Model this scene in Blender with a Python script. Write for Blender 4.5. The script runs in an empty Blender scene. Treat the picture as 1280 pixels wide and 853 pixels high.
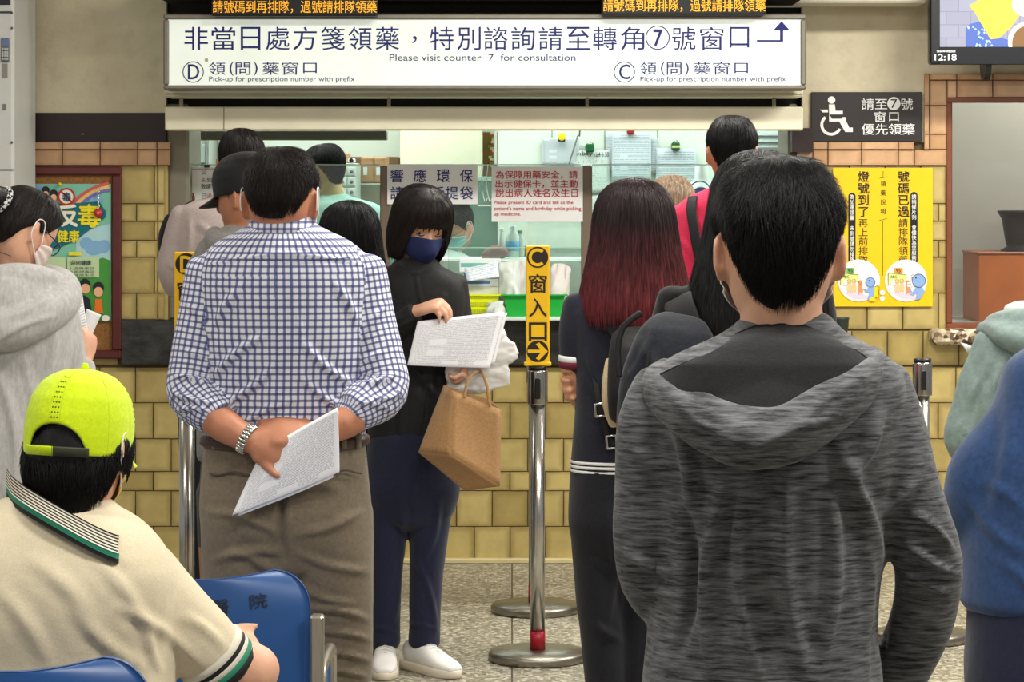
import bpy, math, random
import numpy as np
from math import sin, cos, pi, radians

# ------------------------------------------------------------------ camera, world, lights
sc = bpy.context.scene
COL = sc.collection
F, HX, HY, CZ = 3400.0, 640.0, 235.0, 1.58      # focal length in pixels, horizon point, eye height
cam_d = bpy.data.cameras.new('camera'); cam = bpy.data.objects.new('camera', cam_d); COL.objects.link(cam)
cam.location = (0, 0, CZ); cam.rotation_euler = (pi/2, 0, 0)
cam_d.sensor_width = 36.0; cam_d.lens = F/1280*36.0; cam_d.shift_y = -(426.5-HY)/1280.0
cam_d.clip_start = 0.05; cam_d.clip_end = 100
sc.camera = cam
sc.view_settings.view_transform = 'Standard'; sc.view_settings.look = 'None'
sc.view_settings.exposure = 0.0; sc.view_settings.gamma = 1.0
sc.view_settings.use_curve_mapping = False
w = bpy.data.worlds.new('world'); sc.world = w; w.use_nodes = True
w.node_tree.nodes['Background'].inputs[0].default_value = (1.0, 0.98, 0.94, 1)
w.node_tree.nodes['Background'].inputs[1].default_value = 0.36

def area(name, loc, size, power, col=(1, .97, .9), rot=(0, 0, 0), spread=pi):
    d = bpy.data.lights.new(name, 'AREA'); d.shape = 'RECTANGLE'; d.size, d.size_y = size
    d.energy = power; d.color = col; d.spread = spread
    o = bpy.data.objects.new(name, d); COL.objects.link(o); o.location = loc; o.rotation_euler = rot
    return o
HALL_LIGHTS = [(-2.4, 3.2, 44), (0.4, 3.2, 55), (2.6, 3.2, 62), (-2.4, 6.2, 28), (0.4, 6.2, 50), (2.6, 6.2, 74),
               (-2.6, 9.2, 10), (0.3, 9.4, 56), (2.7, 9.5, 128)]
for lx, ly, lp in HALL_LIGHTS:
    area('ceiling_light_lamp', (lx, ly, 3.12), (1.2, .3), lp*1.12)
PHARM_LIGHTS = [(-1.5, 12.6), (0.1, 12.6), (1.5, 12.6), (-1.0, 13.9), (1.0, 13.9)]
for lx, ly in PHARM_LIGHTS:
    area('pharmacy_lamp', (lx, ly, 2.68), (1.1, .5), 15.5, (.93, 1.0, .95))
area('alcove_lamp', (2.6, 12.0, 2.58), (.5, .3), 13)

# ------------------------------------------------------------------ helpers
def L(c):
    def f(v):
        v /= 255.0
        return v/12.92 if v <= .04045 else ((v+.055)/1.055)**2.4
    return (f(c[0]), f(c[1]), f(c[2]), 1.0)
def P(px, py, Y): return np.array([(px-HX)*Y/F, Y, CZ-(py-HY)*Y/F])

WLOC = {}
def _place(o, parent, loc):
    base = WLOC.get(parent, np.zeros(3)) if parent is not None else np.zeros(3)
    if parent is not None: o.parent = parent
    o.location = tuple(np.array(loc)-base); WLOC[o] = np.array(loc, float)
def tag(o, label=None, cat=None, group=None, kind=None):
    if label: o['label'] = label
    if cat: o['category'] = cat
    if group: o['group'] = group
    if kind: o['kind'] = kind
    return o
def empty(name, loc, label=None, cat=None, group=None):
    o = bpy.data.objects.new(name, None); COL.objects.link(o); o.empty_display_size = .1
    _place(o, None, loc); return tag(o, label, cat, group)

def mk(name, V, Fc, mats, parent=None, smooth=False, uv=None, uv2=None, mi=None, label=None, cat=None, group=None, kind=None):
    V = np.asarray(V, float)
    if parent is not None: loc = WLOC[parent]
    else:
        lo, hi = V.min(0), V.max(0); loc = np.array([(lo[0]+hi[0])/2, (lo[1]+hi[1])/2, lo[2]])
    me = bpy.data.meshes.new(name); me.from_pydata((V-loc).tolist(), [], [list(map(int, f)) for f in Fc])
    if not isinstance(mats, (list, tuple)): mats = [mats]
    for m in mats: me.materials.append(m)
    if mi is not None: me.polygons.foreach_set('material_index', np.asarray(mi, np.int32))
    if uv is not None:
        l = me.uv_layers.new(name='UVMap'); l.data.foreach_set('uv', np.asarray(uv, np.float32).ravel())
    if uv2 is not None:
        l = me.uv_layers.new(name='rnd'); l.data.foreach_set('uv', np.asarray(uv2, np.float32).ravel())
    if smooth: me.polygons.foreach_set('use_smooth', np.ones(len(me.polygons), bool))
    me.validate(); me.update()
    o = bpy.data.objects.new(name, me); COL.objects.link(o); _place(o, parent, loc)
    return tag(o, label, cat, group, kind)

class MB:
    """collects geometry, several materials"""
    def __init__(s): s.V = []; s.F = []; s.M = []; s.n = 0
    def add(s, V, Fc, m=0):
        V = np.asarray(V, float); s.V.append(V)
        for f in Fc: s.F.append([int(i)+s.n for i in f]); s.M.append(m)
        s.n += len(V); return s
    def box(s, lo, hi, b=0.0, m=0):
        return s._box(np.minimum(lo, hi).astype(float), np.maximum(lo, hi).astype(float), b, m)
    def _box(s, lo, hi, b, m):
        b = min(b, .49*min(hi-lo))
        if b <= 0:
            V = [[x, y, z] for z in (lo[2], hi[2]) for y in (lo[1], hi[1]) for x in (lo[0], hi[0])]
            return s.add(V, [(0,2,3,1),(4,5,7,6),(0,1,5,4),(2,6,7,3),(0,4,6,2),(1,3,7,5)], m)
        # bevelled box: 24 verts
        V = []; idx = {}
        for ix in (0, 1):
            for iy in (0, 1):
                for iz in (0, 1):
                    c = [lo[0] if ix == 0 else hi[0], lo[1] if iy == 0 else hi[1], lo[2] if iz == 0 else hi[2]]
                    d = [b if ix == 0 else -b, b if iy == 0 else -b, b if iz == 0 else -b]
                    for ax in range(3):
                        v = list(c)
                        for k in range(3):
                            if k != ax: v[k] += d[k]
                        idx[(ix, iy, iz, ax)] = len(V); V.append(v)
        Fc = []
        def q(*ks): Fc.append([idx[k] for k in ks])
        for ax in range(3):
            u, v = [(1, 2), (0, 2), (0, 1)][ax]
            for e in (0, 1):
                ring = []
                for (a, c) in ((0, 0), (1, 0), (1, 1), (0, 1)):
                    k = [0, 0, 0]; k[ax] = e; k[u] = a; k[v] = c; ring.append((k[0], k[1], k[2], ax))
                flip = (e == 0) ^ (ax == 1)
                q(*(ring[::-1] if flip else ring))
        for ax in range(3):
            u, v = [(1, 2), (0, 2), (0, 1)][ax]
            for a in (0, 1):
                for c in (0, 1):
                    k0 = [0, 0, 0]; k0[u] = a; k0[v] = c; k1 = list(k0); k1[ax] = 1
                    q((*k0, u), (*k1, u), (*k1, v), (*k0, v))
        for ix in (0, 1):
            for iy in (0, 1):
                for iz in (0, 1): q((ix, iy, iz, 0), (ix, iy, iz, 1), (ix, iy, iz, 2))
        return s.add(V, Fc, m)
    def pbox(s, x0, y0, x1, y1, Y, d, b=0.0, m=0):
        """box whose front face (at depth Y) covers a pixel rectangle, d metres deep"""
        a = P(x0, y1, Y); c = P(x1, y0, Y)
        return s._box(np.array([min(a[0], c[0]), min(Y, Y+d), min(a[2], c[2])]), np.array([max(a[0], c[0]), max(Y, Y+d), max(a[2], c[2])]), b, m)
    def lathe(s, prof, c, n=32, m=0, axis=2):
        prof = list(prof); V = []; Fc = []
        for r, z in prof:
            for k in range(n):
                a = 2*pi*k/n; v = [r*cos(a), r*sin(a), z]
                if axis == 1: v = [v[0], v[2], v[1]]
                if axis == 0: v = [v[2], v[0], v[1]]
                V.append([v[0]+c[0], v[1]+c[1], v[2]+c[2]])
        for i in range(len(prof)-1):
            for k in range(n):
                k2 = (k+1) % n; Fc.append((i*n+k, i*n+k2, (i+1)*n+k2, (i+1)*n+k))
        Fc.append(tuple(range(n))[::-1]); Fc.append(tuple((len(prof)-1)*n+k for k in range(n)))
        return s.add(V, Fc, m)
    def tube(s, pts, n=12, res=.02, ref=(1, 0, 0), p=2.0, m=0, caps=.6):
        T = Tube(pts, n, res, ref, p, caps); return s.add(T.V, T.F, m)
    def poly(s, pts, d=0.0, m=0):
        """flat polygon from 3-D points"""
        return s.add(pts, [tuple(range(len(pts)))], m)
    def build(s, name, mats, parent=None, smooth=False, **k):
        return mk(name, np.concatenate(s.V), s.F, mats, parent, smooth, mi=s.M if isinstance(mats, (list, tuple)) and len(mats) > 1 else None, **k)

class Tube:
    """closed tube through points (x,y,z,rx[,ry]); keeps its frames so cloth coordinates can be read back"""
    def __init__(s, pts, n=20, res=.02, ref=(1, 0, 0), p=2.0, caps=.6, flat=False):
        pts = [list(q)+([q[3]] if len(q) == 4 else []) for q in pts]
        A = np.array(pts, float)
        if len(A) > 2:
            E = np.vstack([2*A[0]-A[1], A, 2*A[-1]-A[-2]]); out = []
            for i in range(1, len(E)-2):
                seg = np.linalg.norm(E[i+1, :3]-E[i, :3]); k = max(2, int(seg/res))
                t = np.linspace(0, 1, k, endpoint=False)[:, None]
                p0, p1, p2, p3 = E[i-1], E[i], E[i+1], E[i+2]
                q = .5*((2*p1)+(-p0+p2)*t+(2*p0-5*p1+4*p2-p3)*t*t+(-p0+3*p1-3*p2+p3)*t**3)
                out.append(q)
            C = np.vstack(out+[A[-1:]])
            lo = A[:, 3:].min(0)*.9; C[:, 3:] = np.maximum(C[:, 3:], lo)
        else:
            k = max(2, int(np.linalg.norm(A[1, :3]-A[0, :3])/res)); t = np.linspace(0, 1, k+1)[:, None]; C = A[0]*(1-t)+A[1]*t
        s.C = C[:, :3]; s.rx = C[:, 3]; s.ry = C[:, 4]
        T = np.gradient(s.C, axis=0); T /= np.linalg.norm(T, axis=1)[:, None]+1e-12
        if flat: T = np.tile(np.array([0, 0, -1.0]), (len(C), 1))
        N = []; r = np.array(ref, float)
        for t in T:
            r = r-t*np.dot(r, t); l = np.linalg.norm(r)
            if l < 1e-3:
                r = np.cross(t, [0, 0, 1]) if abs(t[2]) < .9 else np.cross(t, [0, 1, 0]); l = np.linalg.norm(r)
            r = r/l; N.append(r)
        N = np.array(N); B = np.cross(T, N); s.T, s.N, s.B = T, N, B
        s.s = np.concatenate([[0], np.cumsum(np.linalg.norm(np.diff(s.C, axis=0), axis=1))])
        th = np.linspace(0, 2*pi, n, endpoint=False); ct, st = np.cos(th), np.sin(th)
        cx = np.sign(ct)*np.abs(ct)**(2/p); sy = np.sign(st)*np.abs(st)**(2/p)
        rings = []
        def ring(c, N_, B_, rx, ry): return c+np.outer(cx*rx, N_)+np.outer(sy*ry, B_)
        if caps > 0:
            for a in (80, 55, 28):
                f = cos(radians(a)); e = sin(radians(a))*caps*min(s.rx[0], s.ry[0]); rings.append(ring(s.C[0]-T[0]*e, N[0], B[0], s.rx[0]*f, s.ry[0]*f))
        for i in range(len(C)): rings.append(ring(s.C[i], N[i], B[i], s.rx[i], s.ry[i]))
        if caps > 0:
            for a in (28, 55, 80):
                f = cos(radians(a)); e = sin(radians(a))*caps*min(s.rx[-1], s.ry[-1]); rings.append(ring(s.C[-1]+T[-1]*e, N[-1], B[-1], s.rx[-1]*f, s.ry[-1]*f))
        m = len(rings); s.V = np.vstack(rings); Fc = []
        for i in range(m-1):
            for k in range(n):
                k2 = (k+1) % n; Fc.append((i*n+k, i*n+k2, (i+1)*n+k2, (i+1)*n+k))
        Fc.append(tuple(range(n))[::-1]); Fc.append(tuple((m-1)*n+k for k in range(n)))
        s.F = Fc
    def scaled(s, f):
        o = object.__new__(Tube); o.__dict__.update(s.__dict__)
        n = len(s.V); # scale each vertex towards the nearest centre-line point
        d = ((s.V[:, None, :]-s.C[None])**2).sum(2); c = s.C[d.argmin(1)]
        o.V = c+(s.V-c)*f; return o

# smooth value noise
def _hash(ix, iy, iz, sd):
    with np.errstate(over='ignore'):
        n = (ix*73856093) ^ (iy*19349663) ^ (iz*83492791) ^ (sd*2654435)
        n &= 0x7fffffff; n = (n >> 13) ^ n
        n = (n*(n*n*60493+19990303)+1376312589) & 0x7fffffff
    return n/1073741824.0-1
def noise(Q, sd=0):
    Q = np.asarray(Q, float); I = np.floor(Q).astype(np.int64); f = Q-I; f = f*f*(3-2*f); r = 0
    for a in (0, 1):
        for b in (0, 1):
            for c in (0, 1):
                wgt = (f[:, 0] if a else 1-f[:, 0])*(f[:, 1] if b else 1-f[:, 1])*(f[:, 2] if c else 1-f[:, 2])
                r = r+wgt*_hash(I[:, 0]+a, I[:, 1]+b, I[:, 2]+c, sd)
    return r

def remesh(parts, voxel, it=3, fac=.5):
    V = []; Fc = []; n = 0
    for p in parts:
        v, f = (p.V, p.F) if hasattr(p, 'V') else p
        V.append(np.asarray(v)); Fc += [[int(i)+n for i in q] for q in f]; n += len(v)
    me = bpy.data.meshes.new('tmp'); me.from_pydata(np.vstack(V).tolist(), [], Fc); me.update()
    o = bpy.data.objects.new('tmp', me); COL.objects.link(o)
    r = o.modifiers.new('r', 'REMESH'); r.mode = 'VOXEL'; r.voxel_size = voxel; r.adaptivity = 0
    if it:
        q = o.modifiers.new('s', 'SMOOTH'); q.factor = fac; q.iterations = it
    dg = bpy.context.evaluated_depsgraph_get()
    m2 = bpy.data.meshes.new_from_object(o.evaluated_get(dg))
    v = np.empty(len(m2.vertices)*3); m2.vertices.foreach_get('co', v); v = v.reshape(-1, 3)
    nr = np.empty(len(m2.vertices)*3); m2.vertices.foreach_get('normal', nr); nr = nr.reshape(-1, 3)
    f = [tuple(p.vertices) for p in m2.polygons]
    bpy.data.objects.remove(o); bpy.data.meshes.remove(me); bpy.data.meshes.remove(m2)
    return v, nr, f

# ------------------------------------------------------------------ materials
class NT:
    def __init__(s, name, rough=.6, spec=.4, metal=0.0):
        s.m = bpy.data.materials.new(name); s.m.use_nodes = True; s.t = s.m.node_tree; s.b = s.t.nodes['Principled BSDF']
        s.b.inputs['Roughness'].default_value = rough; s.b.inputs['Specular IOR Level'].default_value = spec; s.b.inputs['Metallic'].default_value = metal
    def n(s, typ, **k):
        x = s.t.nodes.new(typ)
        for a, v in k.items(): setattr(x, a, v)
        return x
    def set(s, sock, v):
        if hasattr(v, 'is_output') or isinstance(v, bpy.types.NodeSocket): s.t.links.new(v, sock)
        elif v is not None: sock.default_value = v
    def coord(s, kind='Object', scale=(1, 1, 1), rot=(0, 0, 0), loc=(0, 0, 0), uvname=None):
        if uvname: t = s.n('ShaderNodeUVMap', uv_map=uvname).outputs[0]
        else: t = s.n('ShaderNodeTexCoord').outputs[kind]
        mp = s.n('ShaderNodeMapping'); mp.inputs['Scale'].default_value = scale; mp.inputs['Rotation'].default_value = rot; mp.inputs['Location'].default_value = loc
        s.t.links.new(t, mp.inputs[0]); return mp.outputs[0]
    def noise(s, vec, scale=5, detail=3, rough=.55, out=0):
        x = s.n('ShaderNodeTexNoise'); s.t.links.new(vec, x.inputs['Vector']); x.inputs['Scale'].default_value = scale; x.inputs['Detail'].default_value = detail; x.inputs['Roughness'].default_value = rough
        return x.outputs[out]
    def math(s, op, a, b=None, c=None):
        x = s.n('ShaderNodeMath', operation=op); s.set(x.inputs[0], a)
        if b is not None: s.set(x.inputs[1], b)
        if c is not None: s.set(x.inputs[2], c)
        return x.outputs[0]
    def ramp(s, fac, stops):
        x = s.n('ShaderNodeValToRGB'); s.t.links.new(fac, x.inputs[0]); e = x.color_ramp.elements
        while len(e) < len(stops): e.new(.5)
        for i, (p, c) in enumerate(stops): e[i].position = p; e[i].color = c if len(c) == 4 else (*c, 1)
        return x.outputs[0]
    def mix(s, fac, a, b, blend='MIX'):
        x = s.n('ShaderNodeMix', data_type='RGBA', blend_type=blend); s.set(x.inputs[0], fac); s.set(x.inputs[6], a); s.set(x.inputs[7], b); return x.outputs[2]
    def sep(s, vec):
        x = s.n('ShaderNodeSeparateXYZ'); s.t.links.new(vec, x.inputs[0]); return x.outputs
    def color(s, v): s.set(s.b.inputs['Base Color'], v); return s
    def bump(s, h, strength=.3, dist=.01):
        x = s.n('ShaderNodeBump'); x.inputs['Strength'].default_value = strength; x.inputs['Distance'].default_value = dist; s.t.links.new(h, x.inputs['Height']); s.t.links.new(x.outputs[0], s.b.inputs['Normal']); return s
    def emit(s, col, st):
        s.set(s.b.inputs['Emission Color'], col); s.b.inputs['Emission Strength'].default_value = st; return s

_MC = {}
def plain(name, c, rough=.5, spec=.4, metal=0.0, var=.06, vscale=14, emit=0):
    if name in _MC: return _MC[name]
    t = NT(name, rough, spec, metal); c = L(c)
    nz = t.noise(t.coord(), vscale, 4)
    t.color(t.ramp(nz, [(.25, tuple(x*(1-var) for x in c[:3])), (.75, tuple(min(1, x*(1+var)) for x in c[:3]))]))
    if emit: t.emit(c, emit)
    _MC[name] = t.m; return t.m
def fabric(name, c, c2=None, scale=60, stretch=(1, 1, 1), rough=.85, bump=.25, bscale=500, contrast=(.35, .65), big=.1, sheen=.15):
    if name in _MC: return _MC[name]
    t = NT(name, rough, .25); c = L(c); c2 = L(c2) if c2 else tuple(x*.85 for x in c)
    v = t.coord('Object', stretch); n1 = t.noise(v, scale, 5, .65)
    col = t.ramp(n1, [(contrast[0], c2), (contrast[1], c)])
    n2 = t.noise(t.coord(), 3.5, 3)
    col = t.mix(1.0, col, t.ramp(n2, [(.3, (1-big,)*3), (.7, (1, 1, 1))]), 'MULTIPLY')
    t.color(col); t.b.inputs['Sheen Weight'].default_value = sheen; t.b.inputs['Sheen Roughness'].default_value = .5
    n3 = t.noise(t.coord('Object', stretch), bscale, 2); n4 = t.noise(t.coord(), 14, 4)
    t.bump(t.math('ADD', t.math('MULTIPLY', n3, .12), n4), bump, .012)
    _MC[name] = t.m; return t.m
def metal(name, c=(200, 198, 192), rough=.22, brushed=True):
    if name in _MC: return _MC[name]
    t = NT(name, rough, .5, 1.0); n = t.noise(t.coord('Object', (60, 60, 2)), 8, 3)
    cc = L(c); t.color(t.ramp(n, [(.3, tuple(x*.8 for x in cc[:3])), (.7, cc)]))
    r = t.n('ShaderNodeMapRange'); t.t.links.new(n, r.inputs[0]); r.inputs[3].default_value = rough*.7; r.inputs[4].default_value = rough*1.4; t.t.links.new(r.outputs[0], t.b.inputs['Roughness'])
    _MC[name] = t.m; return t.m
def skin(name, c):
    if name in _MC: return _MC[name]
    t = NT(name, .48, .4); c = L(c); n = t.noise(t.coord(), 22, 4)
    t.color(t.ramp(n, [(.3, (c[0]*.86, c[1]*.80, c[2]*.78)), (.7, c)]))
    t.b.inputs['Subsurface Weight'].default_value = .12; t.b.inputs['Subsurface Radius'].default_value = (.012, .005, .003); t.b.inputs['Subsurface Scale'].default_value = 1
    t.bump(t.noise(t.coord(), 260, 3), .12, .003); _MC[name] = t.m; return t.m
def hairmat(name, c, c2=None, rough=.46):
    """colour runs along each strand (UV v) from c to c2, with strand-to-strand variation (UV u)"""
    if name in _MC: return _MC[name]
    t = NT(name, rough, .28); c = L(c); c2 = L(c2) if c2 else c
    uv = t.sep(t.coord(uvname='UVMap'))
    n = t.noise(t.coord('Object', (1, 1, .12)), 160, 3)
    base = t.mix(t.ramp(uv[1], [(.5, (0, 0, 0)), (1.0, (1, 1, 1))]), c, c2)
    var = t.ramp(n, [(.3, (.45, .45, .45)), (.72, (1.5, 1.5, 1.5))])
    t.color(t.mix(1.0, base, var, 'MULTIPLY')); t.bump(n, .35, .004); _MC[name] = t.m; return t.m
def glassmat(name, tint=(.9, .97, .95), alpha=.9, rough=.02):
    if name in _MC: return _MC[name]
    m = bpy.data.materials.new(name); m.use_nodes = True; t = m.node_tree; t.nodes.clear()
    o = t.nodes.new('ShaderNodeOutputMaterial'); tr = t.nodes.new('ShaderNodeBsdfTransparent'); tr.inputs[0].default_value = (*tint, 1)
    gl = t.nodes.new('ShaderNodeBsdfGlossy'); gl.inputs['Roughness'].default_value = rough; gl.inputs['Color'].default_value = (1, 1, 1, 1)
    fr = t.nodes.new('ShaderNodeFresnel'); fr.inputs[0].default_value = 1.45
    mx = t.nodes.new('ShaderNodeMixShader'); t.links.new(fr.outputs[0], mx.inputs[0]); t.links.new(tr.outputs[0], mx.inputs[1]); t.links.new(gl.outputs[0], mx.inputs[2])
    df = t.nodes.new('ShaderNodeBsdfDiffuse'); df.inputs[0].default_value = (.8, .86, .84, 1)
    m2 = t.nodes.new('ShaderNodeMixShader'); m2.inputs[0].default_value = 1-alpha; t.links.new(mx.outputs[0], m2.inputs[1]); t.links.new(df.outputs[0], m2.inputs[2])
    t.links.new(m2.outputs[0], o.inputs[0]); _MC[name] = m; return m
def printed(name, paper=(232, 232, 236), ink=(105, 105, 125), rows=34, cols=30, thr=.47, tint=None, fine=True):
    """paper with rows of unreadable grey print"""
    if name in _MC: return _MC[name]
    t = NT(name, .75, .3); x, y, _ = t.sep(t.coord(uvname='UVMap'))
    r = t.math('MULTIPLY', y, rows); fr = t.math('FRACT', r); ro = t.math('FLOOR', r)
    cb = t.n('ShaderNodeCombineXYZ'); t.set(cb.inputs[0], t.math('MULTIPLY', x, cols)); t.set(cb.inputs[1], t.math('MULTIPLY', ro, 7.31))
    n = t.noise(cb.outputs[0], 3.6, 2); cb2 = t.n('ShaderNodeCombineXYZ'); t.set(cb2.inputs[0], t.math('FLOOR', t.math('MULTIPLY', x, 5.0))); t.set(cb2.inputs[1], t.math('FLOOR', t.math('MULTIPLY', y, 9.0)))
    wn = t.n('ShaderNodeTexWhiteNoise'); t.t.links.new(cb2.outputs[0], wn.inputs['Vector']); blk = wn.outputs[0]
    a = t.math('MULTIPLY', t.math('LESS_THAN', fr, .42), t.math('GREATER_THAN', n, thr)); a = t.math('MULTIPLY', a, t.math('GREATER_THAN', blk, .2))
    for s in (x, y):
        a = t.math('MULTIPLY', a, t.math('LESS_THAN', t.math('ABSOLUTE', t.math('SUBTRACT', s, .5)), .45))
    t.color(t.mix(t.math('MULTIPLY', a, .55), L(paper), L(ink))); _MC[name] = t.m; return t.m

# ------------------------------------------------------------------ text and flat print
_TX = {}
def text_vf(body):
    if body in _TX: return _TX[body]
    c = bpy.data.curves.new('t', 'FONT'); c.body = body; c.size = 1.0; c.resolution_u = 3
    return _finish(c, body)
def _finish(c, key):
    o = bpy.data.objects.new('t', c); COL.objects.link(o); me = bpy.data.meshes.new_from_object(o)
    V = np.array([v.co[:] for v in me.vertices]); Fc = [tuple(p.vertices) for p in me.polygons]
    bpy.data.objects.remove(o); bpy.data.curves.remove(c); bpy.data.meshes.remove(me); _TX[key] = (V, Fc); return V, Fc
def text_bold(body, off):
    if off == 0: return text_vf(body)
    k = (body, off)
    if k in _TX: return _TX[k]
    c = bpy.data.curves.new('t', 'FONT'); c.body = body; c.size = 1.0; c.resolution_u = 3; c.offset = off
    return _finish(c, k)
class Flat:
    """flat print on an upright plane: polygons and lettering given in pixels at depth Y, merged into one part"""
    def __init__(s, Y, map=None): s.V = []; s.F = []; s.n = 0; s.Y = Y; s.map = map or (lambda x, y: P(x, y, Y))
    def add2(s, pts, Fc):
        s.c = getattr(s, 'c', 0)+1; dy = np.array([0, -6e-5*(s.c % 8), 0]); s.V += [s.map(x, y)+dy for x, y in pts]; s.F += [[i+s.n for i in f] for f in Fc]; s.n += len(pts); return s
    def poly(s, pts): return s.add2(pts, [tuple(range(len(pts)))[::-1]])
    def rect(s, x0, y0, x1, y1): return s.poly([(x0, y0), (x1, y0), (x1, y1), (x0, y1)])
    def disc(s, x, y, r, ry=None, n=28, a0=0, a1=2*pi):
        full = abs(a1-a0-2*pi) < 1e-6; k = n if full else n+1
        return s.poly([(x+r*cos(a0+(a1-a0)*i/n), y+(ry or r)*sin(a0+(a1-a0)*i/n)) for i in range(k)])
    def ring(s, x, y, r, w, n=36, a0=0, a1=2*pi, ry=None):
        k = ry/r if ry else 1; pts = []; Fc = []
        for i in range(n+1):
            a = a0+(a1-a0)*i/n; pts += [(x+r*cos(a), y+k*r*sin(a)), (x+(r-w)*cos(a), y+k*(r-w)*sin(a))]
        for i in range(n): Fc.append((2*i, 2*i+1, 2*i+3, 2*i+2))
        return s.add2(pts, Fc)
    def line(s, pts, w):
        for (x0, y0), (x1, y1) in zip(pts[:-1], pts[1:]):
            l = math.hypot(x1-x0, y1-y0) or 1; nx, ny = -(y1-y0)/l*w/2, (x1-x0)/l*w/2
            s.poly([(x0-nx, y0-ny), (x1-nx, y1-ny), (x1+nx, y1+ny), (x0+nx, y0+ny)])
        return s
    def text(s, body, x0, y0, x1, y1, bold=0.0, shear=0.0, rot=0):
        if bold > 0:
            e = bold*(abs(y1-y0))*.75
            for ox, oy in ((-e, 0), (e, 0), (0, -e), (0, e)): s.text(body, x0+ox, y0+oy, x1+ox, y1+oy, 0, shear, rot)
            return s
        V, Fc = text_bold(body, 0); lo, hi = V.min(0), V.max(0); pts = []
        for v in V:
            a = (v[0]-lo[0])/(hi[0]-lo[0]+1e-9); b = (v[1]-lo[1])/(hi[1]-lo[1]+1e-9)
            x = x0+a*(x1-x0)+shear*b*(y1-y0); y = y1+b*(y0-y1)
            if rot:
                cx, cy = (x0+x1)/2, (y0+y1)/2; dx, dy = x-cx, y-cy; x, y = cx+dx*cos(rot)-dy*sin(rot), cy+dx*sin(rot)+dy*cos(rot)
            pts.append((x, y))
        return s.add2(pts, [f for f in Fc])
    def vtext(s, body, xc, y0, y1, wdt, bold=0.0):
        """characters one below the other, each in an equal cell"""
        h = (y1-y0)/len(body)
        for i, ch in enumerate(body):
            if ch == ' ': continue
            V, Fc = text_bold(ch, 0); e = bold*wdt*.9
            for ox, oy in (((-e, 0), (e, 0), (0, -e), (0, e)) if bold > 0 else ((0, 0),)): s.add2([(xc-wdt/2+v[0]*wdt+ox, y0+(i+.5)*h+(.38-v[1])*min(h, wdt*1.15)+oy) for v in V], Fc)
        return s
    def build(s, name, m, parent, **k): return mk(name, s.V, s.F, m, parent, **k) if s.V else None
# ------------------------------------------------------------------ setting
YW = 11.45
def tiles(name, rects, Y, m, depth=.006, gap=.35, bev=.6, kind='structure', seed=1, parent=None, label=None):
    """individually glazed tiles: each a shallow frustum with its own shade (second UV)"""
    rng = random.Random(seed); V = []; Fc = []; uv = []; uv2 = []
    for (x0, y0, x1, y1) in rects:
        g, b = gap, bev; n = len(V); jy = rng.uniform(-.0008, .0008)
        for (e, yy) in ((g, depth), (g+b, 0)):
            for (x, y) in ((x0+e, y0+e), (x1-e, y0+e), (x1-e, y1-e), (x0+e, y1-e)): V.append(P(x, y, Y)+np.array([0, yy+jy, 0]))
        fs = [(4, 7, 6, 5)]+[(i, i+4, (i+1) % 4+4, (i+1) % 4) for i in range(4)]
        asp = (x1-x0)/max(1, (y1-y0)); c4 = [(0, 1), (1, 1), (1, 0), (0, 0)]
        r = (rng.random(), rng.random())
        for f in fs:
            Fc.append([i+n for i in f])
            for i in f: uv.append(c4[i % 4] if i >= 4 else (0, 0)); uv2.append(r)
    return mk(name, V, Fc, m, parent, uv=uv, uv2=uv2, kind=kind, label=label)
def tilemat(name, c1, c2, edge, edge_mix=.6):
    t = NT(name, .28, .5); u = t.sep(t.coord(uvname='rnd')); xy = t.sep(t.coord(uvname='UVMap'))
    base = t.mix(u[0], L(c1), L(c2))
    n = t.noise(t.coord(), 9, 4); base = t.mix(1.0, base, t.ramp(n, [(.3, (.82, .82, .8)), (.7, (1.08, 1.08, 1.06))]), 'MULTIPLY')
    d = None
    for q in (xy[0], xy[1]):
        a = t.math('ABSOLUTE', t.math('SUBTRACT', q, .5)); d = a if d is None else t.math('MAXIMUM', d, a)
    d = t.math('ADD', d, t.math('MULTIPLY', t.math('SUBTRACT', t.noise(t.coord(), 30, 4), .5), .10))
    f = t.ramp(d, [(.34, (0, 0, 0)), (.52, (edge_mix,)*3)])  # edge colour mixed in towards the rim of each tile
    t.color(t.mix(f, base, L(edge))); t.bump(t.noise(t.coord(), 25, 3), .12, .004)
    _MC[name] = t.m; return t.m
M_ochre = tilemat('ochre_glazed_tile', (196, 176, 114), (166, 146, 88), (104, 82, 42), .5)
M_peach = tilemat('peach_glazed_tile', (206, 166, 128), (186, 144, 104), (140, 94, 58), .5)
M_grout = plain('grout', (92, 80, 56), .9, .1)
def plastermat():
    t = NT('cream_plaster', .8, .25); n = t.noise(t.coord(), 2.2, 5, .6); n2 = t.noise(t.coord(), 11, 5, .62)
    t.color(t.mix(1.0, t.ramp(n, [(.3, L((196, 186, 160))), (.7, L((212, 203, 178)))]), t.ramp(n2, [(.25, (.86, .85, .82)), (.5, (1, 1, 1))]), 'MULTIPLY'))
    t.bump(t.math('ADD', n2, t.noise(t.coord(), 5, 2)), .5, .012); return t.m
M_plaster = plastermat()
def bandmat():
    t = NT('chipped_brown_paint', .45, .4); n = t.noise(t.coord('Object', (1, 1, 1.6)), 7, 4, .6)
    t.color(t.ramp(n, [(.69, L((40, 26, 27))), (.70, L((205, 198, 186)))])); t.bump(n, .2, .004); return t.m
M_band = bandmat()
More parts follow.
